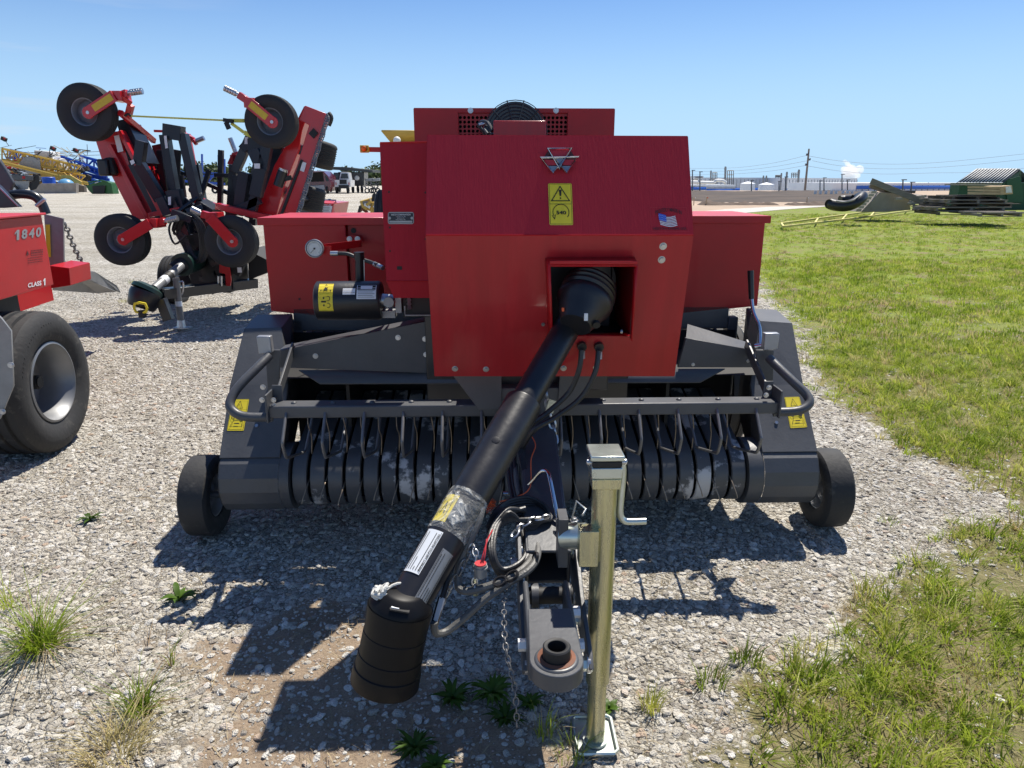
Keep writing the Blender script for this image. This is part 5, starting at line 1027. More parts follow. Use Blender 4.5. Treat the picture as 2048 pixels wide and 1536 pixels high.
caster((246, 479), (300, 447), (355, 436), (330, 442), False, -.25)
caster((464, 483), (420, 435), (384, 418), (404, 428), False, -.25)
for c in ((636, 308), (614, 397)): b = MB(); b.m(RUB); tyre(b, MP(*c, 1.9), (.25, .1, 1), .24, .34, .13, 8, 40, .008); b.build('rear_tyre', None, mw)
def bars(name, lst, mt, parent=mw):
    for l in lst: b = MB(); b.m(mt); (x0, y0, d0), (x1, y1, d1), w_, h_ = l; b.beam(MP(x0, y0, d0), MP(x1, y1, d1), w_, h_, up=(0, 1, 0)); b.build(name, None, parent, bevel=.004)
bars('wing_arm', [((248, 240, .4), (275, 330, .4), .14, .1), ((272, 325, .3), (330, 438, .3), .16, .1), ((284, 282, .1), (278, 330, .1), .10, .1), ((278, 328, .1), (322, 400, .15), .12, .1), ((322, 395, .1), (338, 430, .1), .10, .1), ((262, 250, .5), (300, 330, .5), .09, .3)], MN)
bars('wing_arm', [((508, 300, .2), (524, 336, .2), .13, .1), ((536, 285, .2), (526, 340, .2), .11, .1), ((524, 335, .2), (512, 392, .2), .13, .12), ((560, 290, .6), (512, 430, .6), .16, .3), ((520, 262, .7), (486, 300, .7), .10, .1), ((498, 290, .5), (540, 292, .5), .14, .1), ((512, 390, .3), (500, 436, .3), .10, .1)], MN)
bars('centre_frame', [((330, 262, .3), (366, 268, .3), .16, .14), ((330, 270, .3), (352, 400, .3), .09, .12), ((366, 268, .3), (396, 400, .3), .09, .12), ((348, 380, .2), (372, 470, .2), .16, .12), ((352, 400, .35), (398, 428, .35), .14, .1), ((398, 410, .4), (430, 430, .4), .16, .3), ((490, 345, .4), (478, 430, .4), .12, .12), ((508, 400, .5), (506, 450, .5), .08, .08), ((456, 430, .3), (520, 400, .3), .09, .1), ((345, 425, 0), (385, 440, 0), .08, .08), ((470, 380, .8), (500, 380, .8), .34, .1)], MN)
rr_ = random.Random(21)
bars('frame_rail', [((442, 300, 1.2), (440, 430, 1.2), .06, .06), ((418, 340, 1.0), (400, 400, .9), .05, .05), ((430, 350, 1.1), (476, 352, 1.1), .05, .08), ((392, 330, 1.2), (408, 428, 1.2), .10, .1), ((318, 290, 1.0), (352, 420, .9), .14, .1), ((300, 300, 1.0), (322, 390, 1.0), .12, .2), ((372, 300, 1.0), (376, 352, 1.0), .06, .06), ((468, 330, 1.0), (462, 430, 1.0), .09, .1), ((530, 300, 1.0), (500, 420, 1.0), .14, .2), ((545, 330, 1.0), (520, 430, 1.0), .14, .2), ((350, 340, 1.3), (470, 392, 1.3), .05, .06)], NAVY)
bars('lift_frame', [((512, 250, .9), (470, 344, .9), .10, .1), ((520, 258, .9), (528, 330, .9), .12, .1), ((508, 252, .9), (545, 262, .9), .1, .1)], NAVY)
bars('hitch_strut', [((404, 388, .3), (346, 430, 0), .03, .03), ((404, 414, .2), (372, 424, .1), .06, .05), ((320, 300, .8), (330, 380, .8), .07, .07), ((303, 318, .8), (338, 316, .8), .05, .05), ((306, 344, .8), (338, 340, .8), .04, .04)], NAVY)
bars('red_brace', [((240, 225, .1), (308, 282, .9), .05, .06), ((308, 262, 1.4), (372, 264, 1.5), .03, .05), ((355, 262, 1.3), (386, 280, 1.3), .07, .07), ((300, 430, .1), (362, 418, .1), .05, .08), ((434, 412, .2), (540, 436, .2), .07, .12), ((470, 310, 1.5), (475, 380, 1.5), .10, .1), ((462, 316, 1.5), (486, 330, 1.5), .16, .1), ((392, 400, 1.0), (430, 415, 1.0), .10, .1), ((400, 396, .9), (392, 384, .9), .06, .06), ((372, 268, 1.4), (384, 330, 1.4), .09, .08), ((340, 300, 1.6), (345, 324, 1.6), .12, .1), ((256, 234, .15), (262, 210, .1), .06, .06), ((262, 206, .1), (238, 192, .0), .05, .05)], REDM)
for e0_, e1_ in (((388, 284, 1.3), (408, 276, 1.3)), ((474, 312, 1.5), (460, 276, 1.5))): b = MB(); b.m(STEEL); b.cyl(MP(*e0_), MP(*e1_), .03, seg=10); b.m(REDM); b.cyl(MP(*e0_), MP(*e0_) + (MP(*e1_) - MP(*e0_)) * .2, .045, seg=10); b.build('spindle', None, mw)
b = MB(); b.m(PLAST); b.cyl(MP(352, 350, .8), MP(358, 395, .8), .09, seg=20); b.m(BLACK); b.cyl(MP(355, 300, .8), MP(352, 352, .8), .045, seg=14); b.build('lift_cylinder', None, mw)
b = MB(); b.m(NAVY); b.prism([MP(348, 395, .1), MP(378, 470, .1), MP(362, 470, .1), MP(345, 440, .1)], (0, .04, 0)); b.m(MN); b.prism([MP(345, 372, .25), MP(402, 425, .25), MP(378, 470, .25), MP(358, 450, .25)], (0, .03, 0)); b.build('hitch_cheek', None, mw)
b = MB(); rr_ = random.Random(5)
for k in range(110):
    mt = rr_.choice([BLACK, BLACK, NAVY, NAVY, PLAST, STEEL]); b.m(mt); x, y = rr_.uniform(395, 470), rr_.uniform(435, 575); q = MP(x, y, rr_.uniform(.2, .9)); s_ = .02 if mt is STEEL else 1
    if mt is STEEL: b.cyl(q, q + V((rr_.uniform(-.05, .05), 0, rr_.uniform(.03, .07))), .008, seg=8)
    else: b.box(q, (rr_.uniform(.05, .22), rr_.uniform(.05, .2), rr_.uniform(.05, .2)), Matrix.Rotation(rr_.uniform(-.6, .6), 3, 'Y'))
b.m(BLACK); b.bx(MP(400, 470, .5), MP(430, 570, 1.2)); b.bx(MP(430, 440, .7), MP(500, 570, 1.4)); b.build('valve_bank', None, mw)
b = MB(); b.m(HOSE)
for k in range(9):
    o = rr_.uniform(-7, 7); pts = [MP(352 + o, 450 + 2 * k, .1), MP(362 + o, 432 + k, .05), MP(382 + o, 428 + k, .0), MP(400 + o, 450, -.02), MP(408 + o, 490, 0), MP(402 + o, 515 + k, .02), MP(385 + o, 512 + k, .05), MP(372 + o, 490, .1), MP(360 + o, 470, .1)]
    b.tube(pts, .013, 6, 4, closed=True)
b.tube([MP(345, 438, .1), MP(338, 460, .1), MP(350, 488, .0), MP(372, 470, 0)], .012, 6); b.build('hose_bundle', None, mw)
b = MB(); b.m(mat('dark_green_plastic', (.008, .035, .03), .4)); b.cyl(MP(364, 530, -.05), MP(392, 520, .3), .13, .12, seg=24); b.m(BLACK); b.cyl(MP(345, 540, -.1), MP(368, 528, -.0), .07, .10, seg=20); b.build('gearbox_cone', None, mw)
b = MB(); b.m(ALU); p0, p1 = MP(308, 578, -.65), MP(362, 532, -.1); b.cyl(p0, p1, .048, seg=24); b.m(BLACK); b.cyl(p0.lerp(p1, .45), p0.lerp(p1, .58), .054, seg=24); b.m(WHITE); b.cyl(p0.lerp(p1, .3), p0.lerp(p1, .42), .05, seg=24); sg = b.build('drive_shaft', None, mw)
b = MB(); b.m(mat('dark_green_plastic', (.008, .035, .03))); b.lathe(MP(300, 572, -.62), (MP(280, 608, -.72) - MP(300, 572, -.62)), [(0, .10), (.03, .16), (.07, .165)], 32); b.m(PLAST); b.lathe(MP(294, 583, -.65), (MP(280, 620, -.72) - MP(294, 583, -.65)), [(0, .16), (.05, .165), (.1, .155), (.17, .14), (.19, .12)], 32); b.build('shaft_bell', None, sg)
b = MB(); b.m(YEL); q = MP(281, 616, -.86); b.tube([q + V((-.055, 0, -.04)), q + V((-.055, 0, .045)), q + V((.055, 0, .045)), q + V((.055, 0, -.04))], .014, 8, 2, closed=True); b.m(BLACK); b.cyl(q + V((0, .02, -.1)), q + V((0, .02, -.03)), .04, seg=16); b.build('yoke_cap', None, sg)
bars('hitch_beam', [((322, 588, -.6), (510, 566, .6), .11, .11), ((322, 598, -.65), (338, 640, -.65), .10, .08)], NAVY)
b = MB(); b.m(GUN); b.cyl(MP(352, 556, -.45), MP(362, 648, -.45), .035, seg=16); b.m(STEEL); b.cyl(MP(362, 640, -.45), MP(363, 654, -.45), .038, .05, seg=16); q = MP(363, 655, -.45); b.bx(q + V((-.08, -.06, -.004)), q + V((.1, .06, .006))); b.m(WHITE); b.cyl(MP(357, 602, -.45), MP(358, 612, -.45), .0358, seg=16, caps=False); b.m(STEEL); b.tube([MP(359, 564, -.48), MP(366, 564, -.5), MP(366, 582, -.5), MP(363, 590, -.5)], .009, 8); b.build('parking_jack', None, mw)
b = MB(); b.m(RED); b.prism([MP(439, 517, .1), MP(455, 517, .1), MP(462, 560, .1), MP(460, 572, .1), MP(452, 572, .1), MP(450, 548, .1), MP(438, 545, .1)], (0, .03, 0)); b.m(STEEL)
for px in (437, 443): b.cyl(MP(px, 552, .05), MP(px, 572, .05), .012, seg=10)
b.m(BLACK); b.bx(MP(462, 530, .2), MP(495, 568, .7)); b.prism([MP(495, 500, .5), MP(535, 520, .5), MP(535, 545, .5), MP(498, 560, .5)], (0, .6, 0)); b.m(WHITE); q = MP(479, 540, .19); b.box(q, (.05, .004, .06)); b.build('stabiliser_box', None, mw, bevel=.006)
b = MB(); b.m(RUB); tyre(b, MP(350, 560, 1.5), (1, 0, 0), .33, .2, .2, 3, 40); b.build('transport_tyre', None, mw)
b = MB(); b.m(WHITE)
for pts, yl in (([(260, 322), (267, 319), (270, 326), (263, 330)], .03), ([(328, 272), (333, 271), (336, 296), (331, 297)], .2), ([(508, 327), (520, 327), (520, 337), (509, 337)], .1), ([(490, 274), (496, 274), (496, 288), (489, 288)], .6), ([(336, 394), (342, 393), (342, 410), (337, 410)], .05)): b.prism([MP(x, y, yl) for x, y in pts], (0, -.004, 0))
b.build('frame_label', None, mw)
bars('tail_arm', [((600, 300, .5), (636, 308, 1.9), .1, .1), ((580, 390, .5), (614, 397, 1.9), .1, .1), ((370, 560, .6), (350, 560, 1.5), .12, .12), ((404, 500, .8), (392, 400, 1.2), .12, .12)], NAVY)
# ratchet strap between the wings
st = thing('ratchet_strap', 'yellow ratchet strap stretched across between the two folded cutter wings', 'strap', Mf)
STR = mat('strap_webbing', (.62, .60, .12), .7)
b = MB(); b.m(STR); b.beam(MP(262, 232, .05), MP(455, 241, .1), .004, .018, up=(0, 0, 1)); b.beam(MP(455, 241, .1), MP(520, 242, .25), .004, .04, up=(0, 0, 1)); b.beam(MP(462, 246, .1), MP(488, 265, .15), .004, .035, up=(0, 0, 1)); b.beam(MP(488, 265, .15), MP(520, 278, .2), .004, .05, up=(0, 0, 1)); b.build('webbing', None, st)
b = MB(); b.m(BLACK); b.beam(MP(448, 240, .08), MP(466, 243, .08), .06, .04); b.beam(MP(452, 244, .08), MP(458, 258, .08), .02, .05); b.tube([MP(262, 232, .05), MP(256, 228, .05), MP(250, 232, .05)], .012, 6); b.build('ratchet', None, st)

# ================================================================== YARD, left and far
def root(name, label, cat, px, Y, group=None):
    f = Frame(W.P(px, 400, Y).x, Y, 0, 0); return f, thing(name, label, cat, f, group)
def fpan(f, name, pts, yl, th, mt, parent, bevel=0): b = MB(); b.m(mt); b.prism([f.P(x, y, yl) for x, y in pts], (0, th, 0)); return b.build(name, None, parent, bevel=bevel)
YP = mat('faded_yellow_paint', (.55, .36, .07), .5, 0, .15, 3); BP = mat('blue_paint', (.012, .075, .42), .4, 0, .2, 3); GP = mat('green_paint', (.015, .10, .02), .45, 0, .2, 3)
CONC = mat('weathered_concrete', (.34, .30, .26), .9, 0, .2, 1.5, bump=.3, bscale=12); POLY = mat('white_poly_tank', (.74, .74, .72), .45); LBL = mat('light_blue_plastic', (.12, .32, .52), .35)
# concrete barrier
f, o = root('concrete_barrier', 'long low weathered concrete barrier with blue drums standing behind it', 'barrier', 200, 95)
fpan(f, 'barrier_block', [(60, 386), (150, 386), (150, 366), (82, 367), (66, 376)], 0, .6, CONC, o, .03); fpan(f, 'barrier_block', [(150.6, 386), (152, 386), (152, 366), (150.6, 366)], 0, .6, CONC, o)
f2, o2 = root('concrete_barrier', 'short dark end of concrete barrier nearest the green mower deck', 'barrier', 160, 97); fpan(f2, 'barrier_block', [(152, 384), (169, 384), (168, 372), (152, 368)], 0, .6, mat('dark_concrete', (.14, .12, .10), .9), o2, .03)
def drum(px, Y, x0, x1, y0, y1, lab, dome=False):
    f, o = root('plastic_drum', lab, 'drum', px, Y); a, c = f.P(x0, y1, 0), f.P(x1, y0, 0); r_ = (c.x - a.x) / 2; m_ = (a.x + c.x) / 2; b = MB(); b.m(LBL if dome else BP)
    if dome: b.lathe((m_, 0, .0), (0, 0, 1), [(0, r_), (c.z * .55, r_), (c.z * .8, r_ * .8), (c.z * .95, r_ * .45), (c.z, .02)], 28)
    else: b.lathe((m_, 0, 0), (0, 0, 1), [(0, r_), (c.z * .5, r_ * 1.0), (c.z * .52, r_ * 1.06), (c.z * .55, r_), (c.z * .97, r_), (c.z, r_ * .9)], 24)
    b.build('drum_body', None, o)
drum(102, 99, 89, 108, 354, 380, 'dark blue plastic drum standing behind the concrete barrier'); drum(131, 100, 118, 146, 357, 380, 'light blue domed tank top behind the concrete barrier', True)
# green mower deck
f, o = root('mower_deck', 'low green mower deck on gravel beside the end of concrete barrier', 'mower deck', 195, 87)
fpan(f, 'deck_skirt', [(172, 372), (185, 366), (206, 362), (222, 366), (226, 388), (184, 388), (176, 380)], 0, 1.4, GP, o, .05); fpan(f, 'discharge_chute', [(184, 372), (210, 371), (208, 388), (186, 388)], -.25, .24, BLACK, o, .05)
b = MB(); b.m(GP); b.tube([f.P(176, 366, -.1), f.P(200, 361, -.1), f.P(215, 364, -.1)], .08, 8); b.m(STEEL); b.cyl(f.P(190, 366, -.2), f.P(196, 364, -.2), .08, seg=12); b.build('belt_cover', None, o)
# dark utility trailer with one wheel
f, o = root('utility_trailer', 'dark grey low trailer with a single spoked wheel at the left of the yard', 'trailer', 45, 89)
fpan(f, 'trailer_bed', [(22, 349), (66, 352), (66, 361), (24, 360)], 0, 1.6, DG, o, .03); fpan(f, 'red_marker', [(44.5, 352.5), (50, 352.5), (50, 357.5), (44.5, 357.5)], -.02, .02, RED, o)
b = MB(); b.m(BLACK); b.prism([f.P(66, 347, .2), f.P(77, 350, .2), f.P(79, 366, .2), f.P(72, 378, .2), f.P(60, 382, .2), f.P(64, 366, .2)], (0, .1, 0)); b.build('mud_flap', None, o)
fpan(f, 'side_panel', [(26, 361), (58, 362), (56, 378), (38, 381)], .3, .1, ALU, o, .02)
b = MB(); b.m(RUB); q = f.P(28, 378, -.1); q.z = .56; tyre(b, q, (0, -1, 0), .56, .3, .34, 2, 32); w_ = b.build('tyre', None, o); b = MB(); b.m(POLY); rim_mesh(b, q, (0, -1, 0), .34, .24, bolts=6, seg=24); b.build('rim', None, w_)
b = MB(); rr_ = random.Random(8)
for k in range(16): b.m(rr_.choice([BLACK, DG, ALU, STEEL])); q = f.P(rr_.uniform(10, 60), rr_.uniform(338, 349), rr_.uniform(.1, 1)); b.box(q, (rr_.uniform(.2, .8), .3, rr_.uniform(.08, .3)), Matrix.Rotation(rr_.uniform(-.5, .5), 3, 'Y'))
b.build('engine_parts', None, o)
def truss(b, f, p, q, h0, h1, n, yl, r_, dep=.5):
    """lattice beam from p to q (pixels on the survey plane), depth h in pixels"""
    for yy_ in (yl, yl + dep):
        top = [f.P(p[0] + (q[0] - p[0]) * k / n, p[1] + (q[1] - p[1]) * k / n, yy_) for k in range(n + 1)]; bot = [f.P(p[0] + (q[0] - p[0]) * k / n, p[1] + (q[1] - p[1]) * k / n + h0 + (h1 - h0) * k / n, yy_) for k in range(n + 1)]
        b.tube([top[0], top[-1]], r_, 5, smooth=False); b.tube([bot[0], bot[-1]], r_, 5, smooth=False)
        for k in range(n): b.tube([top[k], bot[k]], r_ * .7, 4, smooth=False); b.tube([bot[k], top[k + 1]] if k % 2 else [top[k], bot[k + 1]], r_ * .7, 4, smooth=False)
# yellow boom sprayer
f, o = root('boom_sprayer', 'faded yellow boom sprayer with white tanks and long lattice booms far left', 'sprayer', 90, 103)
for a_ in (((4, 297), (160, 332), 22, 14, 14, 0, .16), ((0, 322), (176, 366), 3, 2, 10, -1.5, .17), ((60, 326), (170, 352), 26, 12, 10, 1.2, .15)): b = MB(); b.m(YP); truss(b, f, *a_); b.build('boom', None, o)
fpan(f, 'chassis', [(80, 340), (128, 345), (160, 372), (146, 378), (124, 362), (84, 358)], .8, 1.2, YP, o, .05)
fpan(f, 'boom_cradle', [(122, 350), (140, 350), (164, 364), (162, 374), (138, 356), (126, 356), (126, 366), (122, 366)], -1.8, .3, YP, o, .03)
b = MB(); b.m(POLY); b.beam(f.P(78, 308, 3), f.P(112, 311, 3), 2.2, 1.0); b.build('white_tank', None, o, bevel=.12)
b = MB(); b.m(POLY); b.cyl(f.P(82, 326, 2.5), f.P(128, 330, 2.5), .9, seg=28); b.build('round_tank', None, o)
fpan(f, 'steel_shroud', [(38, 326), (48, 314), (66, 313), (80, 322), (82, 348), (44, 348)], -.2, .3, ALU, o, .05); fpan(f, 'red_panel', [(2, 322), (36, 326), (36, 338), (2, 336)], 2, .3, RED, o)
b = MB(); rr_ = random.Random(2)
for k in range(70): b.m(rr_.choice([YP, BLACK, BLACK, GUN, BP, POLY])); p0 = f.P(rr_.uniform(6, 165), rr_.uniform(294, 352), rr_.uniform(-.5, 2)); p0.z = max(p0.z, .4); b.tube([p0, p0 + V((rr_.uniform(-1.4, 1.4), 0, rr_.uniform(-.8, .3))), p0 + V((rr_.uniform(-1.8, 1.8), .3, rr_.uniform(-.8, .8)))], rr_.uniform(.025, .06), 5)
b.build('boom_hoses', None, o)
for px, py, yy_ in ((8, 278, .5), (106, 297, 1.0), (152, 301, 1.0)):
    b = MB(); b.m(BLACK); c_ = f.P(px, py, yy_); b.box(c_, (.62, .5, .5), Matrix.Rotation(.5, 3, 'Y')); b.m(RED); b.cyl(c_ + V((.25, -.26, .05)), c_ + V((.25, -.32, .05)), .14, seg=14); b.m(BLACK); b.tube([c_, c_ + V((.5, 0, -.9))], .05, 5, smooth=False); b.build('rear_light', None, o, bevel=.03)
for px in (70, 120): b = MB(); b.m(RUB); q = f.P(px, 375, 1.5); q.z = .75; tyre(b, q, (0, -1, 0), .75, .4, .4, 2, 32); b.build('tyre', None, o)
for k, (px, Y, w_, mt, lab) in enumerate(((14, 108, 26, RED, 'red implement frame behind the yellow sprayer at the left edge'), (150, 110, 30, BP, 'blue implement stack behind the end of the yellow booms'), (60, 112, 34, YP, 'yellow implement frame behind the white sprayer tank'))):
    f, o = root('parked_implement', lab, 'implement', px, Y, 'implements crowded behind the sprayer'); rr_ = random.Random(90 + k)
    b = MB(); b.m(mt)
    for j in range(26): q = f.P(px + rr_.uniform(-w_, w_), rr_.uniform(318, 368), rr_.uniform(0, 2)); b.beam(q, q + V((rr_.uniform(-2.6, 2.6), rr_.uniform(-.3, .3), rr_.uniform(-.9, .9))), .16, .2)
    b.beam(f.P(px - w_, 362, 1), f.P(px + w_, 366, 1), .4, .5); b.build('frame', None, o)
    b = MB(); b.m(BLACK)
    for j in range(14): q = f.P(px + rr_.uniform(-w_, w_), rr_.uniform(335, 374), rr_.uniform(-.5, 1)); b.box(q, (rr_.uniform(.3, 1.2), .4, rr_.uniform(.3, .9)), Matrix.Rotation(rr_.uniform(-.6, .6), 3, 'Y'))
    b.beam(f.P(px - w_, 370, 1), f.P(px + w_, 372, 1), .5, .5); b.build('running_gear', None, o)
# blue implements
f, o = root('field_cultivator', 'folded blue tillage frame leaning down behind the yellow sprayer', 'cultivator', 180, 112)
for a_ in (((20, 300), (96, 318), 14, 16, 6, 0, .20), ((110, 308), (215, 345), 10, 10, 8, .5, .20), ((160, 312), (216, 326), 16, 22, 4, 1.5, .20), ((150, 345), (218, 372), 8, 8, 6, -.5, .22)): b = MB(); b.m(BP); truss(b, f, *a_); b.build('frame', None, o)
for y in (330, 343, 354, 362): fpan(f, 'blue_beam', [(165, y), (218, y + 14), (218, y + 22), (165, y + 8)], 1, .25, BP, o)
f, o = root('stake_trailer', 'blue stake sided trailer frame seen between the folded cutter wings', 'trailer', 405, 97)
b = MB(); b.m(BP); b.beam(f.P(368, 352, 0), f.P(450, 352, 0), .3, .3); b.beam(f.P(372, 344, 0), f.P(450, 347, 0), .12, .18); b.beam(f.P(366, 362, 0), f.P(450, 368, 0), .12, .3); b.beam(f.P(380, 346, .2), f.P(400, 366, .2), .12, .2); b.beam(f.P(430, 348, .2), f.P(412, 368, .2), .12, .2); b.build('bed_frame', None, o)
for x, y0_, y1_ in ((371, 306, 344), (404, 308, 345), (437, 310, 347), (449, 318, 350)): b = MB(); b.m(BP); b.beam(f.P(x, y0_, 0), f.P(x + .5, y1_, 0), .20, .2); b.build('stake', None, o)
for x in (384, 430): b = MB(); b.m(RUB); q = f.P(x, 380, .4); q.z = .45; tyre(b, q, (0, -1, 0), .45, .3, .22, 2, 28); b.build('tyre', None, o)
# red deck beyond the cutter
f, o = root('cutter_deck', 'low red cutter deck with white label beyond the folded rotary cutter', 'cutter deck', 650, 13)
b = MB(); b.m(REDM); b.prism([f.P(628, 404, 0), f.P(666, 407, 0), f.P(658, 446, 0), f.P(610, 446, 0), f.P(624, 424, 0)], (0, 1.3, 0)); dk = b.build('deck', None, o, bevel=.01); b = MB(); b.m(REDF); b.prism([f.P(634, 400, .3), f.P(671, 402, .3), f.P(666, 407, -.01), f.P(628, 405, -.01)], (0, .02, 0)); b.prism([f.P(667, 406, .0), f.P(673, 404, .3), f.P(666, 446, .3), f.P(659, 446, .0)], (0, .02, 0)); b.build('deck_top', None, o)
d = Decal(f.P(642, 427, 0), f.P(662, 427, 0), f.P(665, 412, 0), f.P(645, 412, 0), .006, (0, -1, 0)); d.sheet(WHITE, .05)
for k in range(4): d.line(ALU, [(.15, .2 + k * .2), (.85 - .1 * (k % 2), .2 + k * .2)], .008, 2)
d.build('white_label', dk)
d = Decal(f.P(632, 411, 0), f.P(664, 412, 0), f.P(665, 408.5, 0), f.P(633, 407.5, 0), .006, (0, -1, 0)); rr_ = random.Random(6); s = 0
while s < .95: d.rect(WHITE, s, rr_.uniform(0, .3), s + .035, rr_.uniform(.7, 1)); s += rr_.uniform(.05, .08)
d.build('worn_lettering', dk)
b = MB(); b.m(CHROME); b.chain([f.P(630 + 3.2 * k, 402 - 1.5 * (k % 2), .35) for k in range(14)], .09, .012); b.m(BLACK); b.beam(f.P(632, 401, .4), f.P(672, 402, .4), .03, .05); b.build('chain_guard', None, o)
b = MB(); b.m(DG); b.prism([f.P(592, 408, -.3), f.P(626, 408, -.3), f.P(620, 446, -.3), f.P(592, 446, -.3)], (0, .4, 0)); b.m(BLACK); b.cyl(f.P(625, 432, -.35), f.P(625, 440, -.35), .06, seg=12); b.build('side_wing', None, o, bevel=.01)
# maroon van with its tailgate open
def wheels(b, f, lst, r_, mt=RUB):
    for px, py, yl in lst: q = f.P(px, py, yl); q.z = r_; tyre(b, q, (1, 0, 0), r_, .24, r_ * .6, 2, 24)
MAR = mat('maroon_car_paint', (.10, .010, .02), .25, 0, .1, coat=.8); GLS = mat('dark_car_glass', (.012, .014, .018), .08); CARW = mat('white_truck_paint', (.66, .67, .68), .3, coat=.5)
f, o = root('van', 'maroon van parked far back with its dark tailgate opening towards us', 'van', 630, 95)
b = MB(); b.m(MAR); b.prism([f.P(*p, .8) for p in ((606, 350), (616, 341), (646, 342), (656, 352), (661, 366), (661, 382), (606, 382))], (0, 4, 0)); b.build('body', None, o, bevel=.08)
fpan(f, 'boot_opening', [(612, 346), (645, 344), (648, 363), (613, 364)], .74, .05, VOID, o); fpan(f, 'bumper', [(610, 372), (648, 370), (650, 379), (611, 380)], .55, .2, mat('silver_grey_bumper', (.3, .3, .31), .4), o, .05)
b = MB(); b.m(MAR); b.beam(f.P(614, 341, .8), f.P(640, 343, -.3), 1.9, .08); b.build('tailgate', None, o, bevel=.02); b = MB(); b.m(GLS); b.prism([f.P(650, 350, .85), f.P(655, 354, .85), f.P(658, 362, .85), f.P(652, 362, .85)], (0, -.05, 0)); b.build('window', None, o)
b = MB(); wheels(b.m(RUB), f, [(609, 380, 1.0)], .5); b.build('tyre', None, o); b = MB(); wheels(b.m(RUB), f, [(655, 380, 1.0)], .5); b.build('tyre', None, o)
def service_truck(px, Y, lab, s, body, grp='service trucks parked far back in the yard'):
    f, o = root('service_truck', lab, 'truck', px, Y, grp); P_ = lambda x, y, yl=0: f.P(px + x * s, y, yl)
    b = MB(); b.m(body); b.prism([P_(-18, 360), P_(14, 360), P_(14, 374), P_(-18, 374)], (0, 2.6, 0)); b.build('utility_body', None, o, bevel=.03)
    b = MB(); b.m(body); b.prism([P_(-6, 345, 2.7), P_(10, 345, 2.7), P_(13, 360, 2.7), P_(-9, 360, 2.7)], (0, 1.6, 0)); cb = b.build('cab', None, o, bevel=.05); b = MB(); b.m(GLS); b.prism([P_(-4, 347, 2.66), P_(8, 347, 2.66), P_(10, 357, 2.66), P_(-6, 357, 2.66)], (0, -.03, 0)); b.build('rear_window', None, cb)
    b = MB(); b.m(BLACK); b.prism([P_(-8, 359, -.1), P_(6, 359, -.1), P_(6, 368, -.1), P_(-8, 368, -.1)], (0, .08, 0)); b.prism([P_(-10, 370, -.3), P_(10, 370, -.3), P_(10, 377, -.3), P_(-10, 377, -.3)], (0, .3, 0)); b.build('tailgate', None, o, bevel=.02)
    for a_ in (-13, 9): b = MB(); wheels(b.m(RUB), f, [(px + a_ * s, 380, .6)], .55); b.build('tyre', None, o)
    for a_ in (-15, 11): b = MB(); b.m(RED); q = P_(a_, 367, -.05); b.box(q, (.1, .05, .3)); b.build('tail_light', None, o)
    return f, o
service_truck(687, 97, 'white utility body pickup with dark tailgate between maroon van and black truck', 1.0, CARW)
f, o = service_truck(672, 110, 'dark blue service truck half hidden behind the white utility pickup', .8, mat('dark_blue_truck', (.02, .035, .09), .35))
f, o = root('flatbed_truck', 'large black truck with long flat dark deck behind the white pickup', 'truck', 715, 104)
fpan(f, 'body', [(676, 344), (728, 344), (728, 372), (676, 372)], 0, 3, NAVY, o, .05); fpan(f, 'flat_deck', [(642, 333), (690, 334), (745, 340), (745, 345), (690, 341), (642, 338)], -1.5, 6, mat('dark_grey_steel_deck', (.05, .055, .055), .6), o, .02)
b = MB(); b.m(POLY); b.ball(f.P(714, 356, -.1), .35, 12, (1, .3, 1)); b.m(ALU); b.box(f.P(690, 352, -.2), (.9, .4, 1.3)); b.build('tank_fitting', None, o)
for px in (706, 716, 724): b = MB(); wheels(b.m(RUB), f, [(px, 380, .0)], .5); b.build('tyre', None, o)
for j, (px, lab) in enumerate(((738, 'dark implement half hidden behind the red baler side, nearer the black truck'), (751, 'dark implement half hidden behind the red baler side, touching its left edge'))):
    f, o = root('field_implement', lab, 'implement', px, 99, 'dark implements in the far row'); b = MB(); rr_ = random.Random(40 + j)
    for k in range(22): b.m(rr_.choice([BLACK, DG, GUN, ALU])); q = f.P(px + rr_.uniform(-8, 8), rr_.uniform(360, 378), rr_.uniform(0, 1.5)); b.beam(q, q + V((rr_.uniform(-.5, .5), 0, rr_.uniform(-.4, .4))), .08, .1)
    b.build('tine_frame', None, o); fpan(f, 'hood', [(px - 8, 358), (px + 8, 356), (px + 8, 362), (px - 8, 363)], .4, .6, ALU, o, .05)
    for a_ in (-4, 5): b = MB(); b.m(RUB); q = f.P(px + a_, 380, .3); q.z = .35; tyre(b, q, (0, -1, 0), .35, .25, .2, 0, 24); b.build('tyre', None, o)
# yellow machinery behind the red baler
f, o = root('grain_cart', 'tall yellow hopper standing behind the red baler, its flared lip above the hood', 'grain cart', 815, 17)
b = MB(); b.m(YP); top = [(763, 261, 0), (890, 262, 0), (890, 262, 2.6), (763, 261, 2.6)]; t_ = [f.P(763, 261, 0), f.P(890, 262, 0)]; lo_ = [f.P(782, 284, .3), f.P(880, 284, .3)]
T4 = [t_[0], t_[1], t_[1] + V((0, 2.6, 0)), t_[0] + V((0, 2.6, 0))]; B4 = [lo_[0], lo_[1], lo_[1] + V((0, 2, 0)), lo_[0] + V((0, 2, 0))]; C4 = [V((a.x * .75 + .15, a.y, .9)) for a in B4]
for A_, B_ in ((T4, B4), (B4, C4)):
    for k in range(4): b.face([A_[k], A_[(k + 1) % 4], B_[(k + 1) % 4], B_[k]])
b.face(C4); b.build('hopper', None, o, solid=.03); b = MB(); b.m(POLY); b.ball(f.P(794, 281, -.1), .09, 10); b.build('sight_cap', None, o)
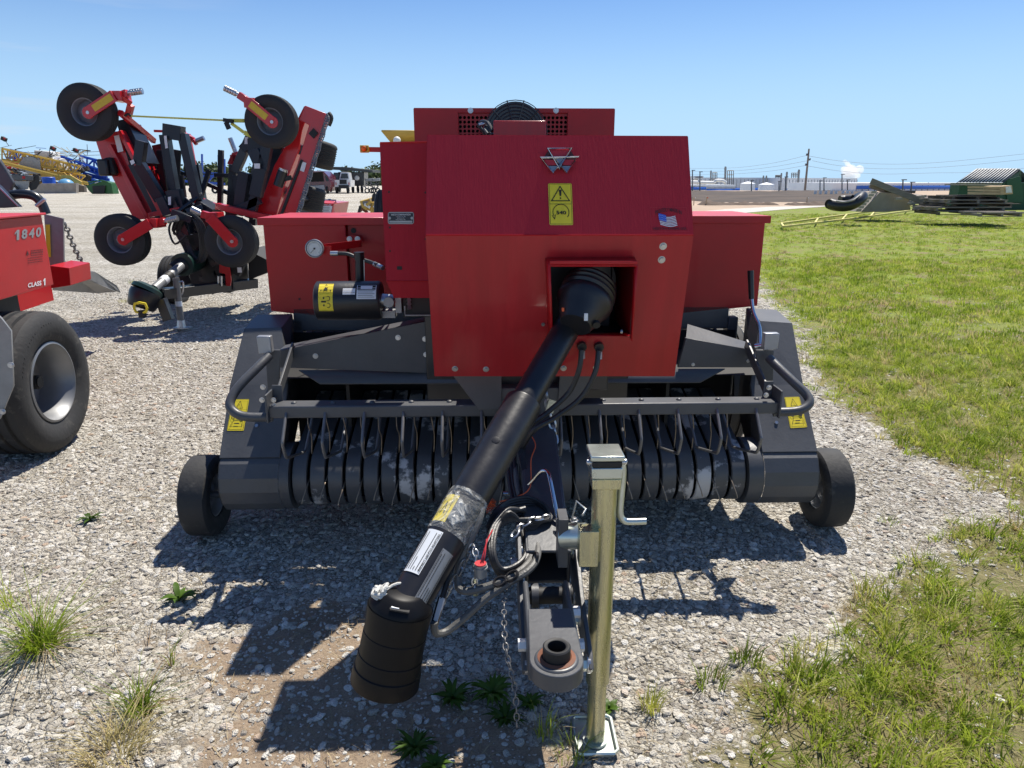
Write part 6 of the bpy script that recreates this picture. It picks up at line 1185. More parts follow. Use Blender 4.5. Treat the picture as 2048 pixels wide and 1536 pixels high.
for s_ in (.2, 1.9): b = MB(); b.m(RUB); tyre(b, (s_ - .9, 1.2, .7), (1, 0, 0), .7, .45, .35, 3, 36); b.build('tyre', None, o)
f, o = root('yellow_loader_arm', 'rusty yellow boom arm with hydraulic parts low behind the red baler', 'loader arm', 745, 24)
b = MB(); b.m(YP); b.beam(f.P(722, 408, 0), f.P(775, 392, .6), .12, .2); b.beam(f.P(740, 416, .2), f.P(800, 414, .4), .3, .4); b.build('arm', None, o, bevel=.02)
b = MB(); rr_ = random.Random(9)
for k in range(34): b.m(rr_.choice([YP, RUST, BLACK, GUN, POLY])); q = f.P(720 + k * 1.2, 411 + 6 * math.sin(k * 2.3) - k * .12, .1 + .1 * math.sin(k)); b.beam(q, q + V((rr_.uniform(-.3, .3), 0, rr_.uniform(-.15, .15))), .07, .09)
b.build('hydraulic_parts', None, o); fpan(f, 'shovel_blade', [(743, 404), (744, 390), (749, 385), (754, 392), (752, 402)], -.2, .05, BLACK, o)
b = MB(); b.m(BLACK); b.beam(f.P(721, 412, -.3), f.P(716, 431, -.3), .04, .08); b.build('support_leg', None, o)
# far hedge
def leafy(name, label, cat, f, c, size, n, seed, m1, parts=True, ls=.5, grp=None):
    o = thing(name, label, cat, f, grp); rr_ = random.Random(seed); b = MB(); b.m(m1)
    cl = [V((rr_.gauss(0, .42) * size[0], rr_.gauss(0, .4) * size[1], c + rr_.uniform(-.5, .5) * size[2])) for _ in range(max(5, n // 60))]
    for k in range(n):
        q = cl[rr_.randrange(len(cl))] + V((rr_.gauss(0, .16) * size[0], rr_.gauss(0, .2) * size[1], rr_.gauss(0, .17) * size[2])); q.z = max(.1, q.z)
        u = V((rr_.gauss(0, 1), rr_.gauss(0, 1), rr_.gauss(0, 1))).normalized() * ls * rr_.uniform(.4, 1); w_ = u.cross(V((rr_.gauss(0, 1), rr_.gauss(0, 1), rr_.gauss(0, 1)))).normalized() * ls * .5; b.face([q - u, q - w_, q + u, q + w_])
    b.build('crown', None, o, flat=True); b = MB(); b.m(mat('bark', (.09, .07, .05), .9)); b.cyl((0, 0, 0), (0, 0, c), size[2] * .06, size[2] * .02, 8)
    for k in range(4): a = rr_.uniform(0, 6.28); b.cyl((0, 0, c * .5), (math.cos(a) * size[0] * .4, math.sin(a) * size[1] * .4, c * 1.1), size[2] * .03, .02, 6)
    b.build('trunk', None, o); return o
LF1 = mat('far_tree_leaves', (.10, .135, .045), .7, 0, .35, .6, col2=None); LF2 = mat('far_tree_leaves_dark', (.06, .09, .03), .7, 0, .35, .6)
tx_ = [(350, 300), (372, 262), (391, 262), (411, 258), (428, 264), (447, 262), (465, 266), (505, 300), (640, 330), (700, 320), (728, 290), (741, 262), (752, 266), (770, 300)]
adj = ['leftmost', 'second', 'third', 'fourth', 'fifth', 'sixth', 'seventh', 'eighth', 'ninth', 'tenth', 'eleventh', 'twelfth', 'thirteenth', 'rightmost']
for i, (px, Y) in enumerate(tx_):
    f = Frame(W.P(px, 360, Y).x, Y); h_ = rnd.uniform(5.2, 7.2)
    leafy('tree', 'pale green far tree on the left horizon, %s from left in its row' % adj[i] if 0 < i < 13 else 'pale green far tree, %s of the row on the left horizon' % adj[i], 'tree', f, h_ * .55, (5.2, 3, h_ * .9), 520, 60 + i, LF1 if i % 3 else LF2, ls=.9, grp='trees along the far left horizon')

# ================================================================== RIGHT HAND SIDE: scrap heaps, shed, factory
def wood(nm, c, r_=.85): return mat(nm, c, r_, 0, .25, 3, bump=.3, bscale=14, stretch=(1, 1, 6))
WDG = wood('weathered_grey_wood', (.23, .20, .17)); WDD = wood('dark_old_wood', (.10, .085, .07)); WDN = wood('fresh_pallet_wood', (.50, .37, .22)); WDP = wood('pale_board', (.42, .37, .30))
# black corrugated pipe coil
f, o = root('drain_pipe', 'black plastic drainage pipe slumped in a loop on the grass', 'pipe', 1690, 27)
BPL = mat('black_pipe', (.015, .015, .017), .4, 0, .2, 6); b = MB(); b.m(BPL)
b.tube([f.P(*p) for p in ((1661, 408, .4), (1672, 411, .2), (1690, 412, 0), (1706, 408, -.1), (1718, 400, 0), (1724, 393, .4), (1716, 397, .8), (1700, 404, .9), (1682, 404, .9))], .20, 14, 6); b.tube([f.P(*p) for p in ((1680, 400, .7), (1690, 399, .7), (1705, 398, .5))], .16, 12, 5); b.build('pipe_wall', None, o)
b = MB(); b.m(VOID); b.cyl(f.P(1657, 408, .3), f.P(1661, 408, .35), .17, seg=20); b.m(ALU); b.tube([f.P(*p) for p in ((1672, 402, 0), (1690, 404, -.2), (1706, 400, -.3), (1720, 390, -.1))], .022, 6); b.build('pipe_seam', None, o)
f, o = root('concrete_block', 'grey stacked block wall under loose planks with faint red markings', 'block wall', 1780, 30)
fpan(f, 'block', [(1722, 424), (1760, 384), (1815, 388), (1822, 420), (1770, 424)], .0, 1.3, CONC, o, .02)
for k in range(7): fpan(f, 'step_board', [(1711 + k * 5, 423 - k * 6), (1722 + k * 5, 423 - k * 6), (1724 + k * 5, 418 - k * 6), (1714 + k * 5, 418 - k * 6)], -.25, .2, WDP, o)
def plank(a, c, w_, h_, mt, lab, grp, Y=30):
    f, o = root('plank', lab, 'plank', (a[0] + c[0]) / 2, Y, grp); b = MB(); b.m(mt); b.beam(f.P(*a), f.P(*c), w_, h_, up=(0, 1, 0)); b.build('board', None, o, bevel=.008)
gq = 'loose planks on the block pile'
plank((1742, 362, -.2), (1856, 408, -.3), .24, .05, WDG, 'longest wide plank sloping down to the right off the block pile', gq)
plank((1746, 366, .0), (1848, 405, .1), .20, .09, WDD, 'dark plank directly beneath the longest sloping plank', gq)
plank((1739, 372, .2), (1800, 394, .3), .14, .06, WDG, 'short grey plank at the left end of the sloping heap', gq)
plank((1768, 382, .1), (1830, 384, .2), .10, .08, WDD, 'dark short plank lying nearly level on the blocks', gq)
plank((1790, 398, -.3), (1852, 392, .1), .10, .06, WDP, 'pale plank crossing under the sloping heap at right', gq)
plank((1815, 407, -.3), (1850, 405, -.2), .08, .06, WDP, 'pale offcut on the grass right of the block pile', gq)
for k, (a_, c_, w_, h_, mt, lab) in enumerate((((1730, 400, .5), (1790, 378, .9), .16, .05, WDG, 'grey plank leaning up behind the step boards'), ((1752, 376, .4), (1812, 384, .6), .12, .06, WDP, 'pale plank resting across the top of the blocks'), ((1800, 384, .6), (1870, 406, .2), .14, .05, WDG, 'thin grey plank running down behind the pallets'), ((1835, 398, .3), (1880, 400, .5), .12, .12, WDD, 'dark squared timber between block pile and pallets'), ((1826, 412, -.4), (1884, 415, -.4), .10, .08, WDG, 'grey timber lying in grass before the heap'))): plank(a_, c_, w_, h_, mt, lab, gq)
# yellow rails
f, o = root('yellow_rail_ladder', 'long pale yellow ladder frame lying in the grass towards the pallets', 'ladder', 1700, 18)
YR = mat('weathered_yellow_rail', (.62, .54, .16), .6, 0, .2, 5); b = MB(); b.m(YR)
r1 = [W.G(1562, 455), W.G(1730, 430), W.G(1878, 410)]; r2 = [W.G(1566, 462), W.G(1720, 442), W.G(1872, 419)]
loc = lambda v, z: f.i @ V((v.x, v.y, z))
A_ = [loc(v, .14) for v in r1]; C_ = [loc(v, .14) for v in r2]
for rail in (A_, C_):
    b = MB(); b.m(YR); b.beam(rail[0], rail[1], .07, .07); b.beam(rail[1], rail[2], .07, .07); b.build('rail', None, o, bevel=.006)
for t in (.0, .18, .36, .55, .75, .95):
    q = lambda r_: r_[0].lerp(r_[1], t * 2) if t < .5 else r_[1].lerp(r_[2], t * 2 - 1)
    b = MB(); b.m(YR); b.beam(q(A_), q(C_), .06, .06); b.build('rung', None, o)
# pallet stack
def pallet(f, o, x0, x1, y, mt, yl, seed, w_=1.1):
    rr_ = random.Random(seed); a = f.P(x0, y, yl); c = f.P(x1, y, yl); z = max(a.z, .07); b = MB(); n = 6
    for k in range(n): b.m(mt); yy_ = yl + w_ * k / n; b.bx((a.x + rr_.uniform(-.3, .3), yy_, z), (c.x + rr_.uniform(-.35, .35), yy_ + w_ / n * .7, z + .022 + rr_.uniform(0, .03))); 
    for xx in (a.x, (a.x + c.x) / 2, c.x - .09): b.bx((xx, yl, z - .09), (xx + .09, yl + w_, z))
    b.bx((a.x, yl - .005, z - .11), (c.x, yl + .12, z - .09)); return b
pg = 'pallets stacked beside the green shed'
rows = [(1876, 2022, 424, WDD, 'bottom dark pallet of the large stack beside the green shed'), (1872, 2010, 416, WDG, 'second pallet up in the large stack beside the green shed'), (1885, 2025, 408.5, WDD, 'third pallet up in the large stack beside the green shed'), (1895, 2015, 401, WDG, 'fourth pallet up in the large stack beside the green shed'), (1905, 2000, 393.5, WDD, 'grey pallet right below the fresh wooden crate')]
for k, (x0, x1, y, mt, lab) in enumerate(rows):
    f, o = root('pallet', lab, 'pallet', 1950, 27 + .12 * (k % 3), pg); b = pallet(f, o, x0, x1, y, mt, 0, k, 1.6); b.build('deck_boards', None, o)
f, o = root('wooden_crate', 'fresh yellowish pallet crate on top of the old pallets', 'crate', 1965, 27, None)
for k in range(3): fpan(f, 'crate_board', [(1936, 372 + 6 * k), (2000, 373 + 6 * k), (2000, 377.5 + 6 * k), (1936, 376.5 + 6 * k)], -.02, .03, WDN, o)
fpan(f, 'crate_lid', [(1934, 368), (2004, 369), (2004, 371.5), (1934, 370.5)], -.05, 1.4, WDP, o); fpan(f, 'crate_end', [(2000.5, 373), (2024, 371), (2026, 388), (2000.5, 390)], .0, 1.0, WDN, o); fpan(f, 'plastic_wrap', [(2012, 374), (2022, 373), (2024, 385), (2012, 386)], -.06, .02, POLY, o)
f, o = root('pallet', 'loose old pallet lying low in front at the right edge', 'pallet', 2000, 25.5, pg); pallet(f, o, 1960, 2045, 427, WDG, 0, 20).build('deck_boards', None, o)
# green shed with slatted panels on its roof
f, o = root('shed', 'dark green shed with white striped panels laid on its roof', 'shed', 1985, 42)
GSH = mat('green_shed_wall', (.012, .07, .03), .55, 0, .2, 3); 
e_l, e_r, rg_l, rg_r = (1912, 366), (2004, 366), (1951, 339), (2040, 339)
zl = f.P(1912, 366, 0).z; zr_ = f.P(1951, 339, 1.2).z; xl_, xr_, xa_, xb_ = f.P(1920, 366, 0).x, f.P(2000, 366, 0).x, f.P(1951, 339, 1.2).x, f.P(2040, 339, 1.2).x
b = MB(); b.m(GSH); b.bx((xl_, 0, 0), (xr_ + .25, .9, zl)); b.prism([(xr_ + .0, 0, zl), (xb_ + .05, 1.2, zr_ - .05), (xb_ + 1.5, 2.8, zl), (xb_ + 1.5, 2.8, 0), (xr_, 0, 0)], (.03, 0, 0)); b.bx((xr_ + .25, .4, 0), (xb_ + 2.0, 2.6, zl)); b.build('wall', None, o)
b = MB(); b.m(mat('shed_roof', (.04, .042, .045), .6)); b.face([(f.P(1910, 367, -.2).x, -.2, zl - .05), (f.P(2004, 367, -.2).x, -.2, zl - .05), (xb_, 1.2, zr_), (xa_, 1.2, zr_)]); b.face([(xb_, 1.2, zr_), (xa_, 1.2, zr_), (xa_ + 1.4, 2.0, zl + .05), (xb_ + 1.5, 2.0, zl + .05)]); rf = b.build('roof', None, o, solid=.04)
p00 = V((f.P(1910, 367, -.2).x, -.25, zl)); p10 = V((f.P(2004, 367, -.2).x, -.25, zl)); p01 = V((xa_, 1.15, zr_ + .05)); p11 = V((xb_, 1.15, zr_ + .05))
for h_ in range(2):
    b = MB(); b.m(POLY)
    for k in range(7): t = (h_ * 7 + k + .3) / 14.6; w_ = .018; b.face([p00.lerp(p10, t), p00.lerp(p10, t + w_), p01.lerp(p11, t + w_), p01.lerp(p11, t)])
    for s_ in (.0, .97): q0_, q1_ = (h_ * .5 + .01), (h_ * .5 + .49); b.face([p00.lerp(p10, q0_).lerp(p01.lerp(p11, q0_), s_), p00.lerp(p10, q1_).lerp(p01.lerp(p11, q1_), s_), p00.lerp(p10, q1_).lerp(p01.lerp(p11, q1_), s_ + .03), p00.lerp(p10, q0_).lerp(p01.lerp(p11, q0_), s_ + .03)])
    b.build('slatted_panel', None, o, solid=.03)
fpan(f, 'door', [(2013, 360), (2040, 352), (2046, 380), (2046, 404), (2014, 404)], .35, .02, mat('green_shed_door', (.018, .09, .04), .5), o)
# dirt works: bank and windrows
def bank(name, y0, y1, x0, x1, hf, mt, nx_=160, ny_=24):
    vs = []; fs = []
    for j in range(ny_ + 1):
        for i in range(nx_ + 1):
            x = x0 + (x1 - x0) * i / nx_; y = y0 + (y1 - y0) * j / ny_; vs.append((x, y, hf(x, y, i / nx_, j / ny_)))
    for j in range(ny_):
        for i in range(nx_): q = j * (nx_ + 1) + i; fs.append((q, q + 1, q + nx_ + 2, q + nx_ + 1))
    m_ = bpy.data.meshes.new(name); m_.from_pydata(vs, [], fs); m_.materials.append(mt); m_.polygons.foreach_set('use_smooth', [True] * len(fs)); o = bpy.data.objects.new(name, m_); sc.collection.objects.link(o); o['kind'] = 'structure'; return o
DIRT = mat('ploughed_dirt_shaded', (.045, .032, .024), .95, 0, .35, .9, bump=.8, bscale=2.2, stretch=(.25, 1.6, 1), col2=(.11, .08, .058), thr=(.42, .66)); DIRTD = mat('dark_turned_dirt', (.10, .07, .052), .95, 0, .3, 2.5, bump=.8, bscale=4)  # bank colours darkened to stand for shade on its front face
def hb(x, y, u, v): e = min(1, u * 40, (1 - u) * 6); g = min(1, max(0, (y - 54) / 20)); h = math.sin(g * math.pi / 2) * (.62 + .12 * noise.noise(V((x * .12, 7, 0)))) + g * (.10 * noise.noise(V((x * .2, y * 1.1, 0))) + .07 * noise.noise(V((x * .9, y * 2.2, 4)))); return -.15 + e * h - 2.2 * max(0, (y - 88) / 16)
bank('dirt_bank', 54, 104, W.P(1350, 380, 67).x, W.P(1750, 380, 84).x, hb, DIRT, 220, 50)
def hw_(x, y, u, v): return -.1 + math.sin(v * math.pi) * (.24 + .5 * max(0, noise.noise(V((x * .35, 3, 0)))) + .25 * noise.noise(V((x * 1.6, y * 2, 4)))) * min(1, u * 9, (1 - u) * 9)
bank('dirt_windrow', 49.5, 52, W.P(1370, 390, 54).x, W.P(1530, 390, 54).x, hw_, DIRTD, 120, 10); bank('dirt_windrow', 49, 51.5, W.P(1542, 390, 53).x, W.P(1660, 390, 53).x, hw_, DIRTD, 100, 10)
def gsheet(name, px, z, mt): b = MB(); b.m(mt); b.face([V((W.G(x, y).x, W.G(x, y).y, z)) for x, y in px]); o = b.build(name, None); o['kind'] = 'structure'; return o
gsheet('dirt_yard', [(1330, 428), (1440, 424), (1560, 417), (1700, 411), (1800, 407), (2300, 406), (2900, 385), (2100, 381), (1330, 381)], .006, mat('tan_dirt', (.40, .30, .215), .95, 0, .2, .25, bump=.4, bscale=3))
gsheet('gravel_path', [(1330, 448), (1400, 437), (1470, 428), (1560, 420), (1650, 413.5), (1650, 411.5), (1540, 414), (1450, 419), (1380, 425), (1330, 430)], .014, mat('pale_path_gravel', (.50, .47, .42), .95, 0, .22, 3.5, bump=.5, bscale=14))
for px in (1413, 1388, 1614): f, o = root('survey_stake', 'small wooden survey stake in the tan dirt, %s' % {1413: 'middle of the left pair', 1388: 'next to the red baler', 1614: 'alone towards the black pipe'}[px], 'stake', px, 50); b = MB(); b.m(WDN); b.beam((0, 0, 0), (0, 0, .55), .05, .05); b.build('stake_post', None, o); b = MB(); b.m(TWINE if px == 1413 else WHITE); b.box((.05, 0, .5), (.1, .01, .08)); b.build('flagging', None, o)
# factory
FW = mat('factory_white_panel', (.80, .82, .84), .6, 0, .05, .3); FW2 = mat('factory_grey_panel', (.60, .63, .67), .6, 0, .05, .3); FB = mat('factory_blue_band', (.04, .16, .62), .5)
def seg_building(name, lab, px0, px1, ytop0, ytop1, Y0, Y1, bands, dep=60, mt=FW, grp=None, zb=-1.55):
    f, o = root(name, lab, 'factory', (px0 + px1) / 2, Y0); c = [f.P(px0, 378, 0), f.P(px1, 378, Y1 - Y0)]; z0_ = f.P(px0, ytop0, 0).z; z1_ = f.P(px1, ytop1, Y1 - Y0).z; zt2 = (z0_ + z1_) / 2
    a, d = c; b = MB(); b.m(mt); q = [(a.x, a.y), (d.x, d.y), (d.x, d.y + dep), (a.x, a.y + dep)]
    for k in range(4): (x0_, y0_), (x1_, y1_) = q[k], q[(k + 1) % 4]; b.face([(x0_, y0_, zb), (x1_, y1_, zb), (x1_, y1_, zt2), (x0_, y0_, zt2)])
    b.face([(x, y, zt2) for x, y in q]); b.build('wall', None, o)
    b = MB(); n = 24; b.m(mat('panel_joint', (.30, .32, .36), .6))
    for k in range(n + 1): t = k / n; x = a.x + (d.x - a.x) * t; y = a.y + (d.y - a.y) * t; b.box((x, y - .04, (zt2 + zb) / 2), (.12, .1, zt2 - zb - .8))
    b.box(((a.x + d.x) / 2, (a.y + d.y) / 2, zt2), (.1, .1, .1)); b.build('panel_joints', None, o)
    for t0_, t1_ in bands:
        b = MB(); b.m(FB); lz = lambda t: zb + (zt2 - zb) * t; b.face([(a.x, a.y - .15, lz(t0_)), (d.x, d.y - .15, lz(t0_)), (d.x, d.y - .15, lz(t1_)), (a.x, a.y - .15, lz(t1_))]); b.build('blue_band', None, o, solid=.06)
    return f, o, a, d, zt2

seg_building('factory_building', 'long pale grey factory hall with blue base band left of the power pole', 1385, 1570, 356.5, 354, 190, 200, [(.04, .34)], mt=FW2)
seg_building('factory_building', 'tall white factory hall with blue base band right of the power pole', 1571, 1712, 354, 358, 185, 205, [(.04, .34)])
seg_building('factory_building', 'low white factory wall with two blue stripes behind the plank heap', 1712, 1985, 365, 366.5, 120, 132, [(.62, .82), (.20, .44)], 30, zb=-1.3)
seg_building('factory_building', 'small low blue and white annex at the left end of factory', 1378, 1412, 369, 369, 160, 160, [(.55, .78), (.05, .3)], 12)
seg_building('factory_building', 'narrow low white annex with blue stripe under the tall stacks', 1412, 1470, 369, 370, 165, 165, [(.3, .62)], 12)
f, o = root('roof_plant', 'grey roof plant box above the left end of factory', 'roof plant', 1399, 188); fpan(f, 'housing', [(1389, 352), (1407, 352), (1407, 357.5), (1389, 357.5)], 0, 6, FW2, o); fpan(f, 'louvre', [(1391, 353), (1405, 353), (1405, 356), (1391, 356)], -.3, .2, ALU, o)
sg_ = 'steel stacks over the factory roof'
def stack(px, y0, y1, w_, lab, Y=182):
    f, o = root('exhaust_stack', lab, 'stack', px, Y, sg_); a = f.P(px, y1, 0); c = f.P(px, y0, 0); r_ = w_ / CAM_F * Y / 2; b = MB(); b.m(ALU); b.cyl((a.x, 0, -1.5), (c.x, 0, c.z), r_, seg=16); b.m(BLACK); b.cyl((c.x, 0, c.z), (c.x, 0, c.z + .1), r_ * .8, seg=16); b.build('flue', None, o); b = MB(); b.m(ALU); b.lathe((c.x, 0, c.z - .6), (0, 0, 1), [(0, r_), (0, r_ * 1.15), (.3, r_ * 1.15), (.3, r_)], 16, closed=True); b.build('collar', None, o)
stack(1422, 342, 365, 3, 'slim grey stack left of the tallest one'); stack(1451, 334, 368, 4, 'tallest grey stack on the factory'); stack(1527, 352, 370, 3, 'left stack of the close pair above white tanks'); stack(1533, 352, 370, 3, 'right stack of the close pair above white tanks')
stack(1563, 347, 355, 3, 'short stack left of the next two on hall roof'); stack(1574, 344.5, 355, 3.5, 'middle of three roof stacks left of power pole'); stack(1598, 340, 356, 4, 'thick roof stack nearest to the power pole')
def lattice(px0, px1, y0, y1, lab, Y=181):
    f, o = root('platform_frame', lab, 'steel platform', (px0 + px1) / 2, Y); b = MB(); b.m(GUN); n = 3
    for k in range(n + 1): x = px0 + (px1 - px0) * k / n; b.tube([f.P(x, y0, 0), f.P(x, y1, 0)], .09, 4, smooth=False)
    b.build('posts', None, o); b = MB(); b.m(GUN)
    for k in range(3): y = y0 + (y1 - y0) * k / 3.4; b.tube([f.P(px0, y, 0), f.P(px1, y, 0)], .09, 4, smooth=False); b.tube([f.P(px0, y, 2), f.P(px1, y, 2)], .09, 4, smooth=False)
    b.build('rails', None, o)
lattice(1455, 1467, 341, 370, 'steel platform frame beside the tallest stack'); lattice(1425, 1434, 345, 368, 'steel platform frame beside the slim left stack'); lattice(1583, 1596, 346, 356, 'steel platform frame beside the thick roof stack'); lattice(1551, 1560, 350.5, 356, 'small platform frame left of the three roof stacks')
f, o = root('pipe_run', 'white insulated pipe run along the factory front under the stacks', 'pipework', 1420, 158); b = MB(); b.m(POLY); b.tube([f.P(1382, 364, 0), f.P(1425, 365, 0), f.P(1432, 361, 0), f.P(1446, 361.5, 0), f.P(1452, 366, 0)], .32, 10); b.tube([f.P(1396, 364, 0), f.P(1399, 357, 0)], .2, 8, smooth=False); b.build('pipe', None, o)
for px, w_, y0, lab in ((1493, 28, 367, 'wide white storage tank left of the other'), (1530, 29, 369, 'white storage tank under the pair of thin stacks')):
    f, o = root('storage_tank', lab, 'tank', px, 150, 'white storage tanks by the factory'); r_ = w_ / CAM_F * 150 / 2; z_ = f.P(px, y0, 0).z; b = MB(); b.m(FW); b.lathe((0, 0, -1.5), (0, 0, 1), [(0, r_), (z_ + 1.5, r_), (z_ + 1.9, .1)], 32); b.build('shell', None, o)
# power pole and lines
f, o = root('power_pole', 'tall leaning wooden power pole in front of the factory', 'power pole', 1612, 120)
b = MB(); b.m(WDG); pb, pt_ = f.P(1610, 381, 0), f.P(1618, 297.5, 0); pb.z = -1.6; b.cyl(pb, pt_, .2, .13, 10); b.build('pole', None, o)
arms = [(1613, 311, 1617, 309), (1620, 320.5, 1616, 319), (1611, 331, 1615, 329)]
for ax0, ay0, ax1, ay1 in arms: b = MB(); b.m(GUN); q = f.P(ax0, ay0, -.3); b.tube([q, f.P(ax1, ay1, -.1)], .07, 5, smooth=False); b.tube([q, f.P(ax1, ay1 - 4, -.1)], .05, 5, smooth=False); b.cyl(q, q + V((0, 0, .3)), .1, seg=8); b.build('insulator_arm', None, o)
wg = 'wires on the wooden power pole'
def wire(pts, lab, Y=119.5, r_=.020): f, o = root('power_line', lab, 'power line', pts[0][0], Y, wg); b = MB(); b.m(GUN); b.tube([f.P(x, y, d) for x, y, d in pts], r_, 4, 8); b.build('cable', None, o)
for (ax0, ay0, _, _), nm, yl_, yr_ in zip(arms, ('top', 'middle', 'bottom'), (337, 343, 349), (310, 321, 338)):
    wire([(ax0, ay0, 0), (1540, ay0 + (yl_ - ay0) * .62, 20), (1460, yl_ - 1, 45), (1370, yl_ + 0, 80)], nm + ' wire running left from the power pole'); my = (ay0 + yr_) / 2
    wire([(ax0 + 5, ay0 + 1, 0), (1680, ay0 + 11, 4), (1760, ay0 + 17, 8), (1860, ay0 + 15, 10), (2000, yr_ + 3, 12), (2300, yr_ - 30, 16)], nm + ' wire running right from the power pole')
f, o = root('power_line', 'faint far wire crossing the sky at left above yellow sprayer', 'power line', 100, 220); b = MB(); b.m(GUN); b.tube([f.P(-60, 298, 0), f.P(90, 306, 0), f.P(200, 303, 0)], .07, 4, 6); b.tube([f.P(-60, 306, 0), f.P(90, 312, 0), f.P(200, 310, 0)], .07, 4, 6); b.build('cable', None, o)
# light poles and fence posts along the works
LP_ = [(1502, 361, 383), (1557, 363, 383), (1570, 354, 383), (1639, 362, 385), (1647, 356, 385), (1683, 349, 387), (1694, 360, 387), (1384, 341, 380), (1399, 344, 380), (1805, 360, 392), (1822, 365, 392)]
dz_ = ['beside the left storage tank', 'short, just left of the hall corner', 'at the hall corner', 'short, right of the power pole', 'tall, second right of the power pole', 'tallest, leaning near the black pipe', 'near the black pipe', 'closest to the red baler', 'second from the red baler', 'above the long planks', 'right of the long planks']
for (px, y0, y1), lab in zip(LP_, dz_):
    f, o = root('yard_post', 'thin grey pole before the factory, ' + lab, 'pole', px, 84 if px < 1750 else 62, 'thin poles before the factory'); b = MB(); b.m(GUN); q = f.P(px + 1, y0, 0); b.cyl((0, 0, 0), q, .08, .06, 6); b.build('shaft', None, o); b = MB(); b.m(GUN); b.box(q + V((.1, 0, .02)), (.4, .12, .08)); b.build('lamp_head', None, o)
for k, px in enumerate((1629, 1639, 1650, 1661, 1670, 1684, 1693, 1702)):
    f, o = root('bollard', 'pale short bollard in the row by the factory, number %d from left' % (k + 1) if False else 'pale short bollard in the row by the factory, %s from left' % adj[k], 'bollard', px, 70, 'pale bollards before the factory')
    b = MB(); b.m(POLY); b.cyl((0, 0, 0), (0, 0, f.P(px, 381 - .1 * k, 0).z), .13, seg=10); b.build('post', None, o)
# chain link fence posts before right building
f, o = root('rock_pile', 'row of grey broken rocks at the foot of the striped factory wall', 'rocks', 1860, 50); b = MB(); b.m(CONC); rr_ = random.Random(77)
for k in range(70): q = f.P(rr_.uniform(1800, 1925), 392, rr_.uniform(-1, 1)); q.z = rr_.uniform(.1, .5); b.ball(q, rr_.uniform(.15, .4), 8, (rr_.uniform(.8, 1.3), 1, rr_.uniform(.5, .9)))
ro = b.build('rocks', None, o, flat=True)
# steam
f, o = root('steam_plume', 'white steam plume drifting over the factory roof', 'steam', 1700, 260); o.name = 'steam_source'
stm = bpy.data.materials.new('steam'); stm.use_nodes = True; n_ = stm.node_tree; n_.nodes.clear(); oo = n_.nodes.new('ShaderNodeOutputMaterial'); pv = n_.nodes.new('ShaderNodeVolumePrincipled'); pv.inputs['Color'].default_value = (1, 1, 1, 1); pv.inputs['Density'].default_value = .4; pv.inputs['Anisotropy'].default_value = .2; n_.links.new(pv.outputs[0], oo.inputs['Volume'])
b = MB(); b.m(stm); rr_ = random.Random(3); path = [(1689, 322, .6), (1693, 328, 1.1), (1698, 334, 1.5), (1704, 341, 1.9), (1708, 347, 2.0), (1707, 353, 1.4), (1706, 358, .9)]
bm = bmesh.new()
for i in range(len(path) - 1):
    for k in range(4):
        t = (k + rr_.random()) / 4; x = path[i][0] + (path[i + 1][0] - path[i][0]) * t; y = path[i][1] + (path[i + 1][1] - path[i][1]) * t; r_ = (path[i][2] + (path[i + 1][2] - path[i][2]) * t) * rr_.uniform(.6, 1.0)
        q = f.P(x, y, 0) + V((rr_.gauss(0, .4), rr_.gauss(0, .8), rr_.gauss(0, .4))) * r_; bmesh.ops.create_icosphere(bm, subdivisions=2, radius=r_, matrix=Matrix.Translation(q))
m_ = bpy.data.meshes.new('steam'); bm.to_mesh(m_); bm.free(); m_.materials.append(stm); so = bpy.data.objects.new('steam', m_); sc.collection.objects.link(so); so.location = f.loc; rm = so.modifiers.new('merge', 'REMESH'); rm.mode = 'VOXEL'; rm.voxel_size = .35; so['kind'] = 'stuff'; so['label'] = 'white steam plume drifting over the factory roof'
bpy.data.objects.remove(o)

# ================================================================== weeds and grass tufts standing alone on the gravel
def weed(px, py, n, l0, l1, w_, lab, seed, name='weed', grp=None):
    g = W.G(px, py); f = Frame(g.x, g.y); o = thing(name, lab, 'weed', f, grp); rr_ = random.Random(seed); b = MB(); b.m(LEAF)
    for k in range(n):
        a = 2.4 * k + rr_.uniform(-.3, .3); L_ = rr_.uniform(l0, l1); up = rr_.uniform(.35, 1.2); pts = []; sd_ = V((-math.sin(a), math.cos(a), 0))
        for j in range(6): t = j / 5; pts.append(V((math.cos(a) * L_ * t * .9, math.sin(a) * L_ * t * .9, .004 + L_ * (up * t - up * .75 * t * t)))); 
        i = b.add([p + sd_ * s_ * w_ * math.sin(min(1, (j / 5) * 1.05 + .08) * math.pi) ** .8 + V((0, 0, .12 * w_ if s_ else 0)) for j, p in enumerate(pts) for s_ in (-1, 0, 1)])
        for j in range(5):
            for s_ in (0, 1): b.fc([i + j * 3 + s_, i + j * 3 + s_ + 1, i + j * 3 + s_ + 4, i + j * 3 + s_ + 3])
    b.build('leaves', None, o, ang=80); b = MB(); b.m(LEAF); b.cyl((0, 0, -.005), (0, 0, .02), .004, seg=6); b.build('stem', None, o)
weed(180, 1040, 13, .04, .09, .009, 'small bright leafy weed alone on gravel left of the pickup wheel', 1)
weed(357, 1200, 15, .04, .10, .012, 'small leafy weed at the left end of the pipe guard shadow', 2)
weed(1218, 1420, 9, .03, .05, .010, 'tiny leafy weed just right of the jack tube', 3)
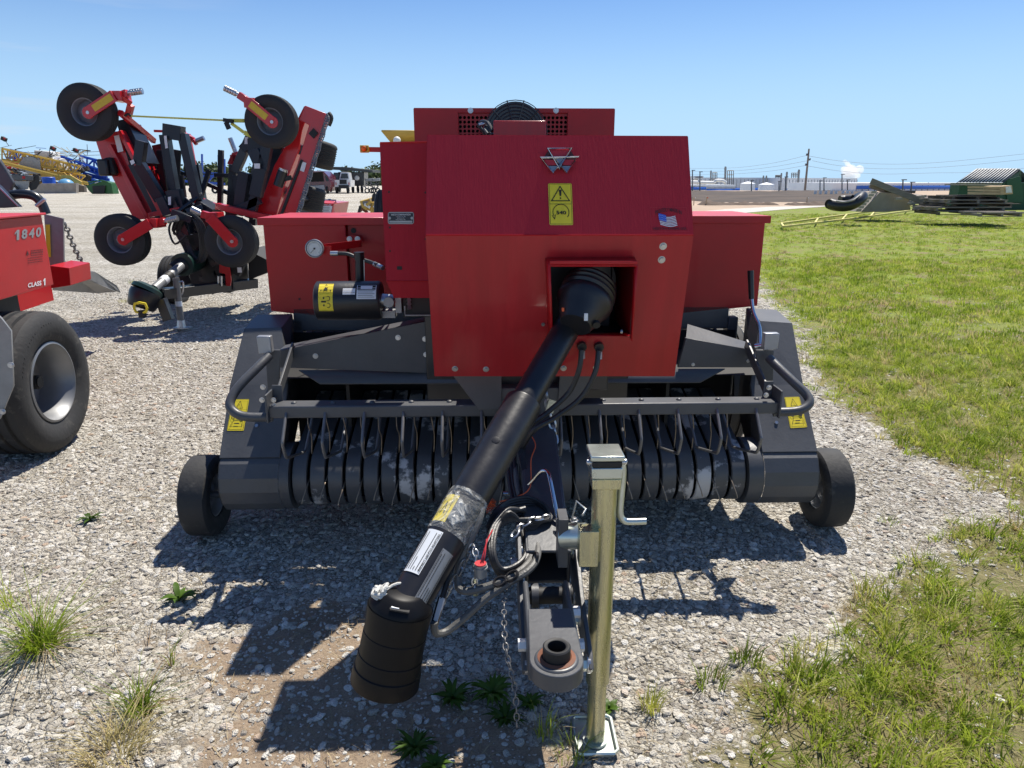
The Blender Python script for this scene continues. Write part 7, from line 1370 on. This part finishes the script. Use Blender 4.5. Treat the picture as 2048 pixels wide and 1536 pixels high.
for k, (px, py, n, l, lab) in enumerate(((905, 1400, 30, .10, 'dark leafy weed clump in the shade under the hitch, left part'), (985, 1390, 34, .11, 'dark leafy weed clump in the shade beside the hanging chain'), (830, 1500, 26, .09, 'dark leafy weed clump at the bottom edge below the shaft bell'), (1010, 1440, 26, .09, 'dark leafy weed clump in the shade nearest the jack foot'), (1060, 1410, 18, .07, 'dark leafy weed right under the hitch ring'), (870, 1535, 22, .07, 'sunlit leafy weed at the very bottom centre left'))): weed(px, py, int(n * 1.9), l * .25, l, .0065, lab, 10 + k)
def gtuft(px, py, n, h0, h1, sp, lean, lab, seed, wd=.0035):
    g = W.G(px, py); f = Frame(g.x, g.y); o = thing('grass_tuft', lab, 'grass tuft', f)
    m_ = tuft_mesh(random.Random(seed), n, h0, h1, wd, sp, lean, BLADE, 5); m_.name = 'blades'; q = bpy.data.objects.new('blades', m_); sc.collection.objects.link(q); q.parent = o
    m_ = tuft_mesh(random.Random(seed + 1), n // 3, h0 * .6, h1 * .8, wd, sp * 1.2, lean * 1.6, STRAWM, 4); q = bpy.data.objects.new('dry_blades', m_); sc.collection.objects.link(q); q.parent = o
gtuft(85, 1300, 230, .06, .27, .045, 1.7, 'big sprawling grass tuft on gravel near the left edge', 1, .0042); gtuft(20, 1215, 24, .06, .2, .03, 1.4, 'sparse grass tuft at the left edge above the big one', 2); gtuft(280, 1425, 110, .05, .17, .035, 1.5, 'grass tuft on the bare soil left of the shaft shadow', 3); gtuft(230, 1505, 170, .04, .14, .08, 1.5, 'low spreading grass tuft near the bottom left corner', 4)
gtuft(345, 1330, 8, .10, .19, .01, .8, 'few tall thin grass stems above the bare soil', 5); gtuft(1300, 1420, 60, .04, .10, .03, .7, 'small grass tuft on gravel right of the jack foot', 6); gtuft(1490, 1325, 70, .04, .10, .05, .8, 'grass tuft on gravel left of the turf edge', 7); gtuft(1420, 1370, 60, .04, .10, .05, .8, 'grass tuft lowest left of the turf edge', 8); gtuft(1090, 1470, 30, .05, .13, .03, .8, 'thin grass tuft between chain and jack foot', 9); gtuft(1775, 1045, 24, .02, .05, .05, .8, 'faint low grass sprigs on gravel by the right wheel shadow', 10)
gtuft(1140, 1510, 40, .03, .09, .05, .8, 'grass sprigs left of the jack foot at the bottom edge', 12); gtuft(245, 605, 30, .04, .10, .06, .9, 'tiny grass tuft in shade by the grey chute', 13); gtuft(262, 567, 24, .04, .10, .05, .9, 'tiny sunlit grass tuft left of the folded cutter', 14)
